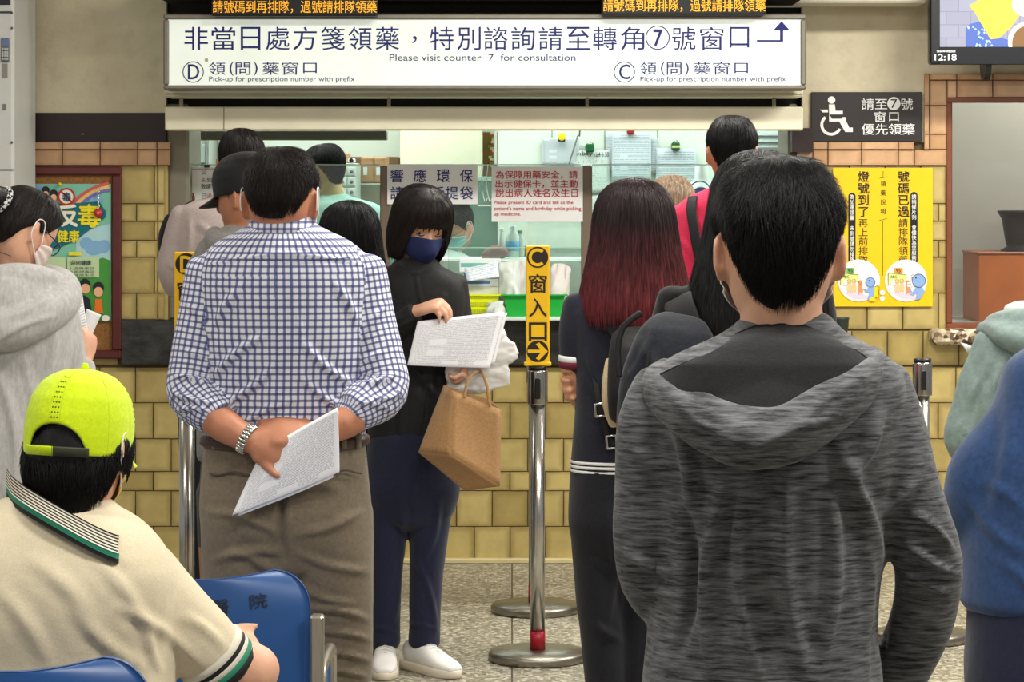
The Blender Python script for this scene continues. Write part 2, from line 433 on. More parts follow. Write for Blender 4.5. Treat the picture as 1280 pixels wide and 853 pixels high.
def terrazzo(name, a, b, c, joints=False, scale=95):
    t = NT(name, .35, .45); v = t.coord(); vo = t.n('ShaderNodeTexVoronoi'); t.t.links.new(v, vo.inputs['Vector']); vo.inputs['Scale'].default_value = scale
    s3 = t.sep(vo.outputs['Color']); col = t.ramp(s3[0], [(.0, L(a)), (.35, L(b)), (.75, L(c)), (1.0, L((74, 66, 54)))])
    n = t.noise(v, 1.4, 4); col = t.mix(1.0, col, t.ramp(n, [(.3, (.86, .85, .83)), (.7, (1.04, 1.04, 1.04))]), 'MULTIPLY')
    if joints:
        x, y, _ = t.sep(v); d = None
        for q in (x, y):
            a_ = t.math('ABSOLUTE', t.math('SUBTRACT', t.math('FRACT', t.math('MULTIPLY', q, .36)), .5)); d = a_ if d is None else t.math('MAXIMUM', d, a_)
        col = t.mix(t.math('GREATER_THAN', d, .4988), col, L((66, 60, 50)))
    t.color(col); return t.m
M_floor = terrazzo('terrazzo_floor', (146, 140, 122), (100, 94, 80), (196, 190, 172), True, 80)
M_sill = terrazzo('chipped_terrazzo', (225, 218, 198), (188, 172, 140), (72, 44, 34), False, 60)
M_cream = plain('cream_painted_metal', (222, 216, 190), .45, .4, var=.07, vscale=5)
M_dark = plain('dark_recess', (26, 22, 20), .8, .2)
M_frame = plain('grey_aluminium', (128, 122, 112), .4, .5, .5)
M_black = plain('black_plastic', (20, 20, 22), .4, .4)
M_navyink = plain('navy_ink', (28, 30, 104), .5, .3, var=0)
M_white = plain('white_paper', (226, 226, 228), .6, .3, var=.03)
M_greyjamb = plain('jamb_paint', (118, 112, 98), .6, .3)
M_redwood = plain('dark_red_wood', (84, 28, 26), .4, .5, var=.2, vscale=20)
M_steel = metal('brushed_steel')

# floor, ceiling
MB().box((-6, .2, -.1), (6, 15.2, 0)).build('floor', M_floor, kind='structure')
MB().box((-6, .2, 3.2), (6, 11.45, 3.3)).build('ceiling', plain('ceiling_paint', (225, 222, 212), .8), kind='structure')
for i, (lx, ly, lp) in enumerate(HALL_LIGHTS):
    e = empty('ceiling_light', (lx, ly, 3.14), 'long white fluorescent ceiling light above the waiting hall', 'ceiling light', 'fluorescent lights over the hall')
    MB()._box(np.array((lx-.65, ly-.2, 3.15)), np.array((lx+.65, ly+.2, 3.2)), .01, 0).build('housing', M_cream, e)
    for s in (-.09, .09): MB().tube([(lx-.6, ly+s, 3.135, .014), (lx+.6, ly+s, 3.135, .014)], caps=.5).build('fluorescent_tube', plain('lit_tube', (255, 250, 240), .5, emit=6), e)
# front wall shell
def wallbox(name, x0, y0, x1, y1, Y, d, m): return MB().pbox(x0, y0, x1, y1, Y, d, 0).build(name, m, kind='structure')
wallbox('wall_left', -120, -320, 207, 141, YW-.004, .3, M_plaster)
wallbox('trim_1', -120, 141, 207, 178, YW-.006, .3, M_band)
wallbox('wall_left', -120, 178, 212, 705, YW+.006, .3, M_grout)
wallbox('wall_right', 1003, -320, 1157, 178, YW-.004, .3, M_plaster)
wallbox('wall_right', 1157, -320, 1440, 92, YW-.004, .3, M_plaster)
wallbox('wall_right', 988, 178, 1183, 705, YW+.006, .3, M_grout)
wallbox('wall_right', 1157, 92, 1183, 178, YW+.006, .3, M_grout)
wallbox('wall_right', 1183, 92, 1440, 122, YW+.006, .3, M_grout)
wallbox('wall_right', 1183, 412, 1440, 705, YW+.006, .3, M_grout)
wallbox('wall_front', 212, 400, 988, 705, YW+.006, .3, M_grout)
wallbox('wall_front', 200, -320, 1010, 18, YW+.05, .25, M_dark)
wallbox('wall_front', 200, 18, 1010, 134, YW+.05, .1, M_dark)
wallbox('trim_2', 990, 160, 1016, 190, YW-.05, .3, M_band)
# jambs of the counter opening
MB().pbox(207, 130, 236, 400, YW+.02, .45, .01).build('trim_3', M_greyjamb, kind='structure')
MB().pbox(985, 130, 998, 400, YW+.02, .45, .01).build('trim_4', M_greyjamb, kind='structure')
# tiles
ROWS = [207, 255, 277, 301, 322, 367, 414, 459, 504, 549, 590, 614, 659, 704]
def tile_rows(xa, xb, ya, yb, off=0.0, cut=None):
    out = []
    for i in range(len(ROWS)-1):
        y0, y1 = ROWS[i], ROWS[i+1]
        if y1 <= ya+4 or y0 >= yb-4: continue
        y0, y1 = max(y0, ya), min(y1, yb); wd = 44.6; x = xa-((i*.5+off) % 1)*wd
        while x < xb:
            x0, x1 = max(x, xa), min(x+wd, xb)
            if x1-x0 > 2.5: out.append((x0, y0, x1, y1))
            x += wd
    return out
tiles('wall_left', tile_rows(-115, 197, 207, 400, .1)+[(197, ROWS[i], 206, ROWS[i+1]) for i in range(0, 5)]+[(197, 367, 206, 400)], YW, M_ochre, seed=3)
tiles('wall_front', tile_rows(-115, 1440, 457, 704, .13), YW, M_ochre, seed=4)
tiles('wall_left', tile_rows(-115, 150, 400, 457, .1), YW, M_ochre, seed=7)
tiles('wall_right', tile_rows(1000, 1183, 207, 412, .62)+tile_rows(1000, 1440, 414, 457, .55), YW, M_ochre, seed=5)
MB().tube([(*P(207, 207, YW+.012), .013), (*P(207, 400, YW+.012), .013)], caps=.2).build('trim_5', M_ochre, kind='structure')
xs = [-60, -16, 31, 78, 125, 172, 196, 213]
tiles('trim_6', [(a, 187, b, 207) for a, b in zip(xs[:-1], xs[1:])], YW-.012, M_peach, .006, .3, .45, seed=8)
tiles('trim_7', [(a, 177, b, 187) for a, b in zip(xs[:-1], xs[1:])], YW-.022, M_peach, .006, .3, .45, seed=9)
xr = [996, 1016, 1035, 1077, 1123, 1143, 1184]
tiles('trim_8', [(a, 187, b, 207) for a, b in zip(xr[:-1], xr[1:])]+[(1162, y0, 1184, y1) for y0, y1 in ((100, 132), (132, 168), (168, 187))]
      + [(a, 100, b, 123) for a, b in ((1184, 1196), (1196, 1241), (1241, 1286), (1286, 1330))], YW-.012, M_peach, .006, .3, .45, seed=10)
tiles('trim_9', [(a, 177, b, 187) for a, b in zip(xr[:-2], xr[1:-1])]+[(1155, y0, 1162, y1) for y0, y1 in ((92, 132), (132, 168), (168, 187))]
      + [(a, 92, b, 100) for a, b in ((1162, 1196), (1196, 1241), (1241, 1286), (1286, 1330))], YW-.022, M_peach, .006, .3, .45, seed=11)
MB().pbox(-120, 699, 1440, 706, YW-.03, .06, .006).build('baseboard_front', plain('pale_kerb', (196, 184, 140), .5), kind='structure')
# black stone band and counter top
def stone():
    t = NT('black_stone', .3, .5); n = t.noise(t.coord('Object', (1, 1, 2)), 9, 6, .7); t.color(t.ramp(n, [(.35, L((24, 24, 24))), (.72, L((70, 70, 66)))])); t.bump(n, .3, .01); return t.m
MB().pbox(150, 400, 1000, 457, YW-.03, .3, .006).build('wall_front', stone(), kind='structure')
ct = MB(); a = P(150, 398, 11.28); ct.box((P(236, 0, 11.28)[0], 11.28, a[2]-.012), (P(985, 0, 11.28)[0], 12.15, a[2]+.004), .004)
ct.build('counter_top', plain('pale_counter_top', (206, 222, 212), .25, .5), label='long pale counter top running under the pharmacy windows', cat='counter')
ZC = a[2]+.004

# ---- pharmacy interior behind the glass
M_mint = plain('mint_wall', (222, 234, 222), .7, .3, var=.03, vscale=3)
M_cwall = plain('cream_inner_wall', (232, 232, 208), .7, .3, var=.03)
MB().box((-3.2, 14.9, 0), (1.65, 15.05, 2.9)).build('wall_back', M_mint, kind='structure')
MB().box((-3.3, 11.9, 0), (-3.2, 15, 2.9)).build('wall_left', M_mint, kind='structure')
MB().box((1.62, 11.78, 0), (1.68, 15, 2.9)).build('wall_right', M_mint, kind='structure')
MB().box((-3.3, 11.75, 2.75), (1.7, 15, 2.9)).build('ceiling', plain('pharmacy_ceiling', (235, 240, 232), .8), kind='structure')
MB().pbox(500, 60, 602, 420, 14.3, .55, .01).build('wall_back', M_cwall, kind='structure')
MB().pbox(243, 163, 483, 175, 12.3, .12, .004).build('trim_10', plain('dim_lintel', (96, 90, 78), .6), kind='structure')
for i, (lx, ly) in enumerate(PHARM_LIGHTS):
    e = empty('ceiling_panel', (lx, ly, 2.7), 'square white light panel in the pharmacy ceiling', 'ceiling light', 'light panels over the pharmacy')
    MB().box((lx-.6, ly-.3, 2.72), (lx+.6, ly+.3, 2.75)).build('frame', M_cream, e)
    MB().box((lx-.55, ly-.25, 2.712), (lx+.55, ly+.25, 2.722)).build('diffuser', plain('lit_panel', (250, 255, 250), .5, emit=4), e)

def thing(name, px, py, Y, label, cat, group=None): return empty(name, P(px, py, Y), label, cat, group)
# tall green partition, white cabinets
e = thing('partition', 640, 420, 14.0, 'chalk green partition panel standing behind the red notice', 'partition')
MB().pbox(560, 226, 726, 640, 14.0, .04, .004).build('panel', plain('chalk_green', (112, 146, 130), .6, var=.1, vscale=4), e)
MB().pbox(558, 221, 728, 227, 13.99, .06, .004).build('top_rail', plain('pale_green_rail', (176, 200, 188), .5), e)
e = thing('cabinet', 760, 420, 13.55, 'large white storage cabinet with papers clipped to its doors', 'cabinet')
MB().pbox(622, 60, 884, 310, 13.55, .42, .01).build('body', M_mint, e)
MB().pbox(730, 310, 884, 664, 13.55, .42, .01).build('lower_body', plain('grey_green_panel', (150, 160, 148), .6), e)
for x in (690, 756, 822): MB().pbox(x-.6, 70, x+.6, 308, 13.545, .02, 0).build('door_gap', plain('gap_shadow', (150, 165, 155), .8), e)
e = thing('cabinet', 696, 420, 12.9, 'narrow plain white cupboard behind the green basket', 'cabinet')
MB().pbox(660, 272, 730, 700, 12.9, .4, .008).build('body', plain('white_cupboard', (226, 236, 226), .5), e)
MB().pbox(661.5, 311, 728.5, 313, 12.895, .02, 0).build('shelf_edge', plain('cupboard_line', (176, 190, 180), .6), e)
e = thing('cabinet', 733, 420, 13.0, 'grey glass-fronted locker beside the brown window post', 'cabinet')
MB().pbox(729, 275, 745, 700, 13.05, .3, .005).build('body', plain('grey_locker', (96, 104, 100), .4), e)
MB().pbox(731, 320, 743, 390, 13.04, .02, .003).build('pane', plain('locker_pane', (160, 170, 164), .3), e)
# shelves with papers on the cabinet
M_sheet = printed('table_print', (206, 218, 226), (96, 106, 130), 26, 16, .42)
M_sheet2 = printed('dense_print', (204, 214, 220), (96, 104, 116), 46, 22, .36)
M_sheet3 = printed('sparse_print', (210, 222, 218), (96, 104, 108), 20, 10, .58)
def quad_sheet(name, c, Y, m, label, cat='paper', group=None, sag=.004, n=8, th=0.0012):
    """thin sheet through four pixel corners (tl,tr,br,bl), each optionally with its own depth offset"""
    c = [(*q, 0) if len(q) == 2 else q for q in c]; Q = [P(q[0], q[1], Y+q[2]) for q in c]
    V = []; uvv = []
    for k in (0, th):
        for j in range(n+1):
            for i in range(n+1):
                u, v = i/n, j/n; p = (Q[0]*(1-u)+Q[1]*u)*(1-v)+(Q[3]*(1-u)+Q[2]*u)*v
                V.append(p+np.array([0, k-sag*sin(pi*u)*sin(pi*(.2+.8*v))+sag*.5*sin(5*u+3*v), 0])); uvv.append((u, 1-v))
    Fc = []; uv = []; m1 = (n+1)**2
    for k in (0, 1):
        for j in range(n):
            for i in range(n):
                f = [j*(n+1)+i, (j+1)*(n+1)+i, (j+1)*(n+1)+i+1, j*(n+1)+i+1]; f = [q+k*m1 for q in (f if k == 0 else f[::-1])]; Fc.append(f); uv += [uvv[q] for q in f]
    b = [i for i in range(n+1)]+[(j+1)*(n+1)-1 for j in range(1, n+1)]+[n*(n+1)+i for i in range(n-1, -1, -1)]+[j*(n+1) for j in range(n-1, 0, -1)]
    for q in range(len(b)):
        r = (q+1) % len(b); f = [b[q], b[r], b[r]+m1, b[q]+m1]; Fc.append(f); uv += [(0, 0)]*4
    return mk(name, V, Fc, m, None, True, uv=uv, label=label, cat=cat, group=group)
def sheet(name, x0, y0, x1, y1, Y, m, label, tilt=0): return quad_sheet(name, [(x0, y0), (x1, y0+tilt), (x1, y1+tilt), (x0, y1)], Y, m, label)
sheet('paper_sheet', 677, 172, 724, 206, 13.52, M_sheet2, 'printed sheet under the yellow magnet on the white cabinet')
sheet('paper_sheet', 718, 188, 762, 242, 13.52, M_sheet3, 'white sheet with sparse notes under the plain green clip')
sheet('paper_sheet', 757, 165, 770, 212, 13.53, M_sheet, 'narrow printed sheet peeking out left of the big plastic-sleeved list')
sheet('paper_sheet', 808, 172, 822, 216, 13.53, M_sheet, 'printed sheet peeking out right of the big plastic-sleeved list')
sheet('paper_sheet', 765, 165, 814, 226, 13.50, M_sheet, 'big printed list in a plastic sleeve under the red clip')
sheet('paper_sheet', 820, 185, 871, 262, 13.52, M_sheet, 'wide printed table sheet under the striped green clip')
sheet('paper_sheet', 722, 243, 762, 300, 13.53, M_sheet3, 'lower white sheet with faint print below the plain green clip')
def clip(x0, y0, x1, y1, c, label, stripe=False, Y=13.46):
    e = thing('bulldog_clip', (x0+x1)/2, y1, Y, label, 'clip')
    MB().pbox(x0, y0, x1, y1, Y, .09, .006).build('clip_body', plain('clip_'+str(c), c, .4), e)
    MB().tube([(*P(x0+1, y0, Y+.01), .003), (*P((x0+x1)/2, y0-2.5, Y), .003), (*P(x1-1, y0, Y+.01), .003)], n=8).build('lever', M_steel, e)
    if stripe: MB().pbox(x0, y0+4, x1, y0+7, Y-.002, .01, .001).build('stripe', plain('stripe_tan', (190, 190, 120), .5), e)
clip(732, 180, 743, 190, (20, 92, 48), 'plain green clip holding the sparse notes on the cabinet')
clip(840, 178, 850, 188, (22, 88, 50), 'green clip with a tan stripe on the cabinet', True)
clip(784, 162, 793, 168, (150, 40, 36), 'dark red clip at the top of the plastic-sleeved list')
e = thing('magnet', 702, 176, 13.47, 'round yellow magnet with a dark back on the white cabinet', 'magnet')
MB().lathe([(.001, -.03), (.017, -.028), (.02, -.016), (.02, -.006)], P(702, 171, 13.49), 24, axis=1).build('button', plain('yellow_button', (232, 206, 40), .4), e)
MB().pbox(697.5, 170, 706.5, 177, 13.48, .012, .003).build('backing', M_black, e)
f = Flat(13.515); f.text('nbty', 722, 189, 741, 196); f.text('ria4 6 50', 743, 190, 761, 196)
f.build('handwriting', M_black, bpy.data.objects['paper_sheet.001'])
# cord hanging in front of cabinet
MB().tube([(*P(740, -66, 13.3), .004), (*P(726, 150, 13.3), .004), (*P(722, 170, 13.3), .004), (*P(711, 206, 13.3), .004)], n=8).build('cord', plain('grey_cord', (110, 112, 108), .5), smooth=True, label='thin grey cord hanging slantwise in front of the white cabinet', cat='cord')
# upper shelf clutter around x 602-625 and counter screens
e = thing('notice_board', 612, 230, 14.86, 'narrow brown pin board hung with strings of coloured tags', 'board')
MB().pbox(601, 165, 632, 232, 14.86, .04, .004).build('board', plain('brown_board', (128, 98, 44), .7), e)
rng = random.Random(5)
for k in range(16):
    c = [(225, 225, 215), (200, 60, 60), (90, 150, 90), (215, 205, 120)][k % 4]; x = 610+rng.uniform(0, 5); y = 165+k*2.7
    MB().pbox(x, y, x+4.5, y+3.6, 14.85-.001*k, .02, .003).build('tag', plain('tag'+str(k % 4), c, .6), e)
MB().pbox(617, 160, 621, 206, 14.8, .07, .004).build('post', M_white, e)
# left: drawer unit, cartons, shelf ledge, towel dispenser
M_carton = plain('kraft_carton', (176, 140, 104), .8, .2, var=.08, vscale=8)
def carton(x0, y0, x1, y1, Y, label, d=.3):
    e = thing('carton', (x0+x1)/2, y1, Y, label, 'cardboard box', )
    MB().pbox(x0, y0, x1, y1, Y, d, .006).build('box', M_carton, e)
    MB().pbox(x0+.3, y0+2, x1-.3, y0+3.2, Y-.002, .004, 0).build('tape', plain('tan_tape', (196, 160, 112), .4), e)
    f = Flat(Y-.003); f.rect(x0+3, y0+13, x0+8, y0+23) if y1-y0 > 25 else None
    if f.n: f.build('shipping_label', M_white, e)
    return e
carton(451, 196, 467, 229, 13.9, 'tall kraft carton with a white label behind the mint-clad pharmacist')
carton(467.3, 196, 483, 229, 13.9, 'right-hand kraft carton of the pair beside the brown post')
carton(424, 191, 434, 204, 13.6, 'small kraft carton on top of the grey drawer unit')
MB().pbox(380, 196, 500, 232, 14.6, .3, .01).build('shelf_board', plain('brown_shelf', (112, 84, 56), .6), label='brown wooden wall shelf behind the kraft cartons', cat='shelf')
MB().pbox(440, 229, 490, 622, 13.85, .4, .01).build('storage_chest', plain('olive_chest', (120, 122, 104), .6), label='grey-green chest standing under the kraft cartons', cat='cabinet')
e = thing('drawer_unit', 432, 420, 13.5, 'pale grey unit of small drawers with round knobs', 'drawers')
MB().pbox(420, 204, 446, 632, 13.5, .35, .006).build('body', plain('pale_grey_unit', (206, 212, 206), .5), e)
for r in range(4):
    for c in range(2):
        x = 423+c*11.5; y = 209+r*13
        d = MB().pbox(x, y, x+10, y+11, 13.49, .02, .003).build('drawer', plain('drawer_face', (216, 222, 216), .5), e)
        MB().lathe([(.001, -.018), (.009, -.014), (.007, 0)], P(x+5, y+5.5, 13.49), 14, axis=1).build('knob', plain('grey_knob', (104, 108, 104), .4), d)
e = thing('camera', 437, 204, 13.55, 'small white webcam box standing on the drawer unit', 'webcam')
MB().pbox(435, 198, 444, 204, 13.5, .05, .006).build('case', M_white, e)
MB().lathe([(.001, -.008), (.01, -.006), (.011, 0)], P(439, 200.5, 13.5), 16, axis=1).build('lens', M_black, e)
# window at the far left inside
e = thing('door_frame', 262, 240, 14.85, 'pale inner door frame with a narrow glass panel at the far left', 'door frame')
MB().pbox(257, 150, 259.5, 596, 14.85, .05, .004).build('post', plain('grey_post', (150, 156, 150), .5), e)
MB().pbox(247, 180, 257, 204, 14.86, .04, .004).build('glass_panel', plain('grey_green_pane', (176, 196, 184), .3), e)
MB().pbox(246, 179, 248, 205, 14.85, .04, .003).build('edge', plain('dark_edge', (80, 84, 80), .5), e)
MB().pbox(271, 150, 273, 596, 14.85, .05, .004).build('post', plain('grey_post', (150, 156, 150), .5), e)
MB().pbox(236, 205, 247, 207, 14.75, .16, .002).build('wall_shelf', M_white, label='tiny white wall shelf at the far left inside the pharmacy', cat='shelf')
e = thing('bottle', 241, 205, 14.8, 'white dispenser bottle with a green cap at the left edge of the opening', 'bottle'); cb = P(241, 205, 14.8)
MB().lathe([(.001, 0), (.022, .002), (.024, .01), (.024, .09), (.012, .105), (.012, .12)], cb, 20).build('body', plain('bottle_white', (232, 232, 226), .4), e, True)
MB().lathe([(.014, .118), (.015, .125), (.013, .15), (.001, .152)], cb, 20).build('cap', plain('green_cap', (40, 150, 80), .4), e, True)
f = Flat(14.77); f.rect(239, 196, 244, 201); f.build('red_label', plain('red_label', (200, 40, 60), .5), e)
# steel tube near the left jamb
e = thing('pipe', 232, 207, 11.9, 'short steel pipe with a collar beside the left jamb of the counter opening', 'pipe')
MB().tube([(*P(231.5, 130, 11.9), .012), (*P(231.5, 212, 11.9), .012)], caps=.1).build('tube', M_steel, e, True)
MB().lathe([(.016, 0), (.02, .01), (.02, .05), (.016, .06)], P(231.5, 203, 11.9), 20).build('collar', plain('white_collar', (196, 204, 196), .4), e, True)
# right: louvre window
e = thing('louvre_window', 968, 200, 14.3, 'pale louvred window at the right end of the pharmacy', 'window')
MB().pbox(945, 150, 990, 200, 14.86, .04, .004).build('pane', plain('pale_pane', (206, 216, 218), .3), e)
for y in (169, 177, 184): MB().pbox(944, y, 987, y+2 if y < 180 else y+4, 14.84, .03, .003).build('slat', plain('slat_grey', (112, 118, 116), .5), e)
for x in (980, 985.5): MB().pbox(x, 150, x+1.2, 212, 14.82, .03, .002).build('bar', plain('bar_dark', (62, 66, 66), .5), e)
# round blue-ringed jug on counter
e = thing('water_dispenser', 876, 640, 12.35, 'white water dispenser with a blue ring mark standing left of the man in pink', 'dispenser')
c0 = P(877, 0, 12.4); c0[2] = 0; zt_ = P(0, 206, 12.4)[2]
MB().lathe([(.001, 0), (.11, .002), (.115, .02), (.115, zt_-.16), (.06, zt_-.09), (.03, zt_-.06), (.03, zt_), (.001, zt_+.002)], c0, 32).build('body', plain('jug_white', (236, 240, 240), .4), e, True)
f = Flat(12.28); f.ring(875, 240, 14, 1.6, a0=pi, a1=2*pi); f.disc(876, 243, 11, 9, a0=pi, a1=2*pi); f.build('blue_mark', plain('blue_mark', (38, 58, 150), .5), e)

# counter glass: panes, posts, notices
YG = 11.62
M_post = plain('brown_window_post', (104, 88, 74), .5, .4)
for nm, x0, x1, lab in (('window_post', 475, 487, 'brown upright post between the left and middle counter panes'), ('window_post', 726.5, 740, 'brown upright post right of the red notice')):
    MB().pbox(x0, 207, x1, 400, YG-.02, .05, .005).build(nm, M_post, label=lab, cat='post')
M_glass = glassmat('counter_glass', (.93, .985, .965), .97)
for i, (x0, x1, y1, lab) in enumerate(((236, 475, 400, 'left counter pane'), (487, 726, 322, 'middle counter pane'), (740, 985, 322, 'right counter pane'))):
    e = thing('glass_pane', (x0+x1)/2, y1, YG, {0: 'clear counter glass pane left of the first brown post', 1: 'clear counter glass pane between the two brown posts', 2: 'clear counter glass pane right of the second brown post'}[i], 'glass pane')
    MB().pbox(x0, 206, x1, y1, YG, .008, .001).build('glass', M_glass, e)
    MB().pbox(x0, 205.3, x1, 206.6, YG-.001, .01, .001).build('polished_edge', plain('glass_edge', (150, 176, 164), .3), e)
e = thing('glass_pane', 600, 395, YG+.12, 'low clear sneeze guard standing behind the green basket', 'glass pane')
MB().pbox(560, 310, 726, 396, YG+.12, .006, .001).build('glass', M_glass, e)
MB().pbox(560, 309.4, 726, 310.6, YG+.119, .008, .001).build('polished_edge', plain('glass_edge2', (190, 212, 202), .3), e)
M_red = plain('red_ink', (176, 24, 40), .5, .3, var=0)
e = thing('notice', 541, 256, YG-.03, 'white notice with large navy characters behind the short-haired woman', 'notice')
MB().pbox(484, 206, 597, 255.5, YG-.03, .003, .0005).build('board', plain('notice_white', (214, 212, 212), .5, var=.03), e)
f = Flat(YG-.0315)
for ch, x in zip('響應環保', (488, 517, 546, 575)): f.text(ch, x, 212, x+16, 228, .012)
for ch, x in zip('請自備手提袋', (488, 505, 521, 540, 557, 575)): f.text(ch, x, 233.5, x+16, 249.5, .012)
f.build('lettering', M_navyink, e)
e = thing('notice', 672, 278, YG-.03, 'white notice with red characters and small English lines', 'notice')
MB().pbox(614.5, 208, 728.5, 277.5, YG-.03, .003, .0005).build('board', plain('notice_white', (214, 212, 212), .5, var=.03), e)
f = Flat(YG-.0315)
f.text('為保障用藥安全，請', 619.5, 213.5, 722, 223.8, .012); f.text('出示健保卡，並主動', 619.5, 225, 722, 235, .012); f.text('說出病人姓名及生日', 619.5, 236.2, 722, 246.5, .012)
f.text('Please present ID card and tell us the', 617.5, 251, 716.5, 256.5, .012); f.text("patient's name and birthday while picking", 617.5, 258.2, 726.5, 264.5, .012); f.text('up medicine.', 617.5, 265.5, 651, 271, .012)
f.build('lettering', M_red, e)
e = thing('notice', 258, 266, YG-.03, 'white announcement with a red border left of the queue', 'notice')
MB().pbox(229, 208.5, 290, 266, YG-.03, .003, .0005).build('board', plain('notice_pale', (206, 208, 202), .5, var=.03), e)
f = Flat(YG-.0312)
for a, b, c, d in ((231, 211, 288, 211.6), (231, 263, 288, 263.6), (231, 211, 231.6, 263.6), (287.4, 211, 288, 263.6)): f.rect(a, b, c, d)
f.text('告', 267.5, 212, 273.5, 218.5); f.text('不要', 263, 230, 275, 236.5); f.text('過', 258, 242, 265, 248.5); f.text('未', 251.5, 222.5, 257, 228.5); f.build('red_lettering', plain('dull_red', (150, 60, 60), .5), e)
f = Flat(YG-.0312); f.text('公', 252, 212, 258.5, 218.5); f.text('到領藥號', 258.5, 222.5, 286, 228.5, .01); f.text('敬請', 251.5, 230, 263, 236.5, .01); f.text('排隊', 275.5, 230, 286, 236.5, .01)
f.text('已', 252, 242, 257.5, 248.5); f.text('領藥號', 266, 242, 286, 248.5, .01); f.text('敬請重新', 252, 250, 276, 256.5, .01); f.build('navy_lettering', plain('dull_navy', (62, 66, 92), .5), e)
f = Flat(YG-.0312); f.disc(238.7, 248, 5, 8); f.build('bottle_picture', plain('maroon_print', (104, 48, 40), .5), e)
f = Flat(YG-.0318); f.rect(235.5, 243, 241, 244.5); f.rect(235, 248.5, 239, 250); f.build('picture_highlight', plain('picture_tan', (190, 140, 110), .5), e)
MB().pbox(255, 206, 262, 209.3, YG-.045, .02, .003).build('binder_clip', M_black, label='black binder clip on the top edge of the announcement', cat='clip')
# wire hooks on the glass
e = thing('wire_hook', 608, 256, YG, 'white wire hook rack hanging between the two notices', 'hook')
for x in (604, 610):
    MB().tube([(*P(x, 206, YG-.02), .0018), (*P(x-2, 230, YG-.03), .0018), (*P(x+2, 252, YG-.03), .0018), (*P(x+5, 248, YG-.035), .0018)], n=6).build('wire', M_white, e, True)
MB().pbox(597, 256.5, 614, 258, YG-.03, .03, .001).build('tray', M_white, e)

# sign above the counter
YS = 11.05
e = thing('overhead_sign', 606, 112, YS, 'long white backlit overhead sign with navy Chinese and English wording', 'sign')
fr = MB()
for x0, y0, x1, y1 in ((204, 17, 1008, 24), (204, 106.5, 1008, 112), (204, 24, 211, 106.5), (1001, 24, 1008, 106.5)): fr.pbox(x0, y0, x1, y1, YS-.012, .19, .006)
fr.build('frame', M_frame, e)
def litpanel():
    t = NT('lit_sign_panel', .5, .3); n = t.noise(t.coord('Object', (1, 1, .6)), 1.7, 3); n2 = t.noise(t.coord(), 40, 3)
    c = t.mix(1.0, t.ramp(n, [(.32, L((196, 208, 196))), (.68, L((246, 250, 240)))]), t.ramp(n2, [(.2, (.93, .93, .92)), (.5, (1, 1, 1))]), 'MULTIPLY')
    t.color(L((200, 205, 196))); t.emit(c, .56); return t.m
MB().pbox(210, 23, 1002, 107, YS, .17, .002).build('panel', litpanel(), e)
f = Flat(YS-.0015)
line1 = '非當日處方箋領藥，特別諮詢請至轉角'
xa = [230.5, 264.5, 301, 332.5, 366.5, 401.5, 435.5, 469.5, 515, 537.5, 571.5, 605, 639, 673.5, 708, 741.5, 776]
for ch, x in zip(line1, xa):
    if ch == '，': f.text(ch, 515, 45, 521, 54); continue
    f.text(ch, x, 33.5, x+(24.5 if ch == '日' else 29.5), 62.5, -.004)
f.ring(822, 47, 15.2, 1.3); f.text('7', 817, 37, 828, 57.5, .03)
for ch, x in zip('號窗口', (840, 875, 911.5)): f.text(ch, x+(.5 if ch == '口' else 0), 33.5, x+(25 if ch == '口' else 29.5), 62.5 if ch != '口' else 59.5, -.004)
f.line([(946, 51), (978.5, 51)], 2.2); f.line([(977, 52), (977, 34)], 4); f.poly([(966.5, 38), (977, 26.5), (987.5, 38)])
f.text('Please visit counter  7  for consultation', 487, 67.5, 719.5, 76, 0)
for cx, ch, x in ((241.5, 'D', 261), (780.5, 'C', 800)):
    f.ring(cx, 90, 13.3, 1.1); f.text(ch, cx-6.5, 80.5, cx+7.5, 99, .012)
    f.text('領', x, 77.5, x+21, 93.5, -.004); f.text('(', x+26, 77, x+31, 94.5); f.text('問', x+33.5, 78, x+52, 93.5, -.004); f.text(')', x+56, 77, x+61, 94.5)
    f.text('藥', x+67, 77.5, x+88, 93.5, -.004); f.text('窗', x+91.5, 77, x+112, 93.5, -.004); f.text('口', x+118, 78.5, x+135, 91.5, -.004)
    f.text('Pick-up for prescription number with prefix', x+.5, 95.5, x+182.5, 103.5)
f.build('lettering', M_navyink, e)
f = Flat(YS-.0008); f.disc(258, 75, 2.2, 2.6); f.disc(956, 77, .8); f.build('stain', plain('sign_stain', (176, 172, 150), .7), e)
M_led = plain('led_orange', (240, 170, 40), .5, .3, var=0, emit=.55)
for x0, x1, t0, t1, y1, lab in ((264, 472, 266, 471, 20, 'black scrolling-text board with amber characters above the left half of the sign'), (752, 958, 754, 957, 18.5, 'black scrolling-text board with amber characters above the right half of the sign')):
    e = thing('led_board', (x0+x1)/2, y1, 10.98, lab, 'display board')
    MB().pbox(x0, -14, x1, y1, 10.98, .055, .006).build('case', M_black, e)
    f = Flat(10.978); f.text('請號碼到再排隊，過號請排隊領藥', t0, .5 if x0 < 300 else -.8, t1, 16.5 if x0 < 300 else 14.8, .004); f.build('amber_lettering', M_led, e)
MB().pbox(200, -40, 1004, 0, 11.0, .35, .01).build('lintel_beam', M_dark, kind='structure')
bpy.data.objects['lintel_beam'].name = 'trim_11'
MB().pbox(958, -12, 1160, 3.5, 11.2, .3, .01).build('trim_12', plain('white_ledge', (206, 200, 186), .6), kind='structure')
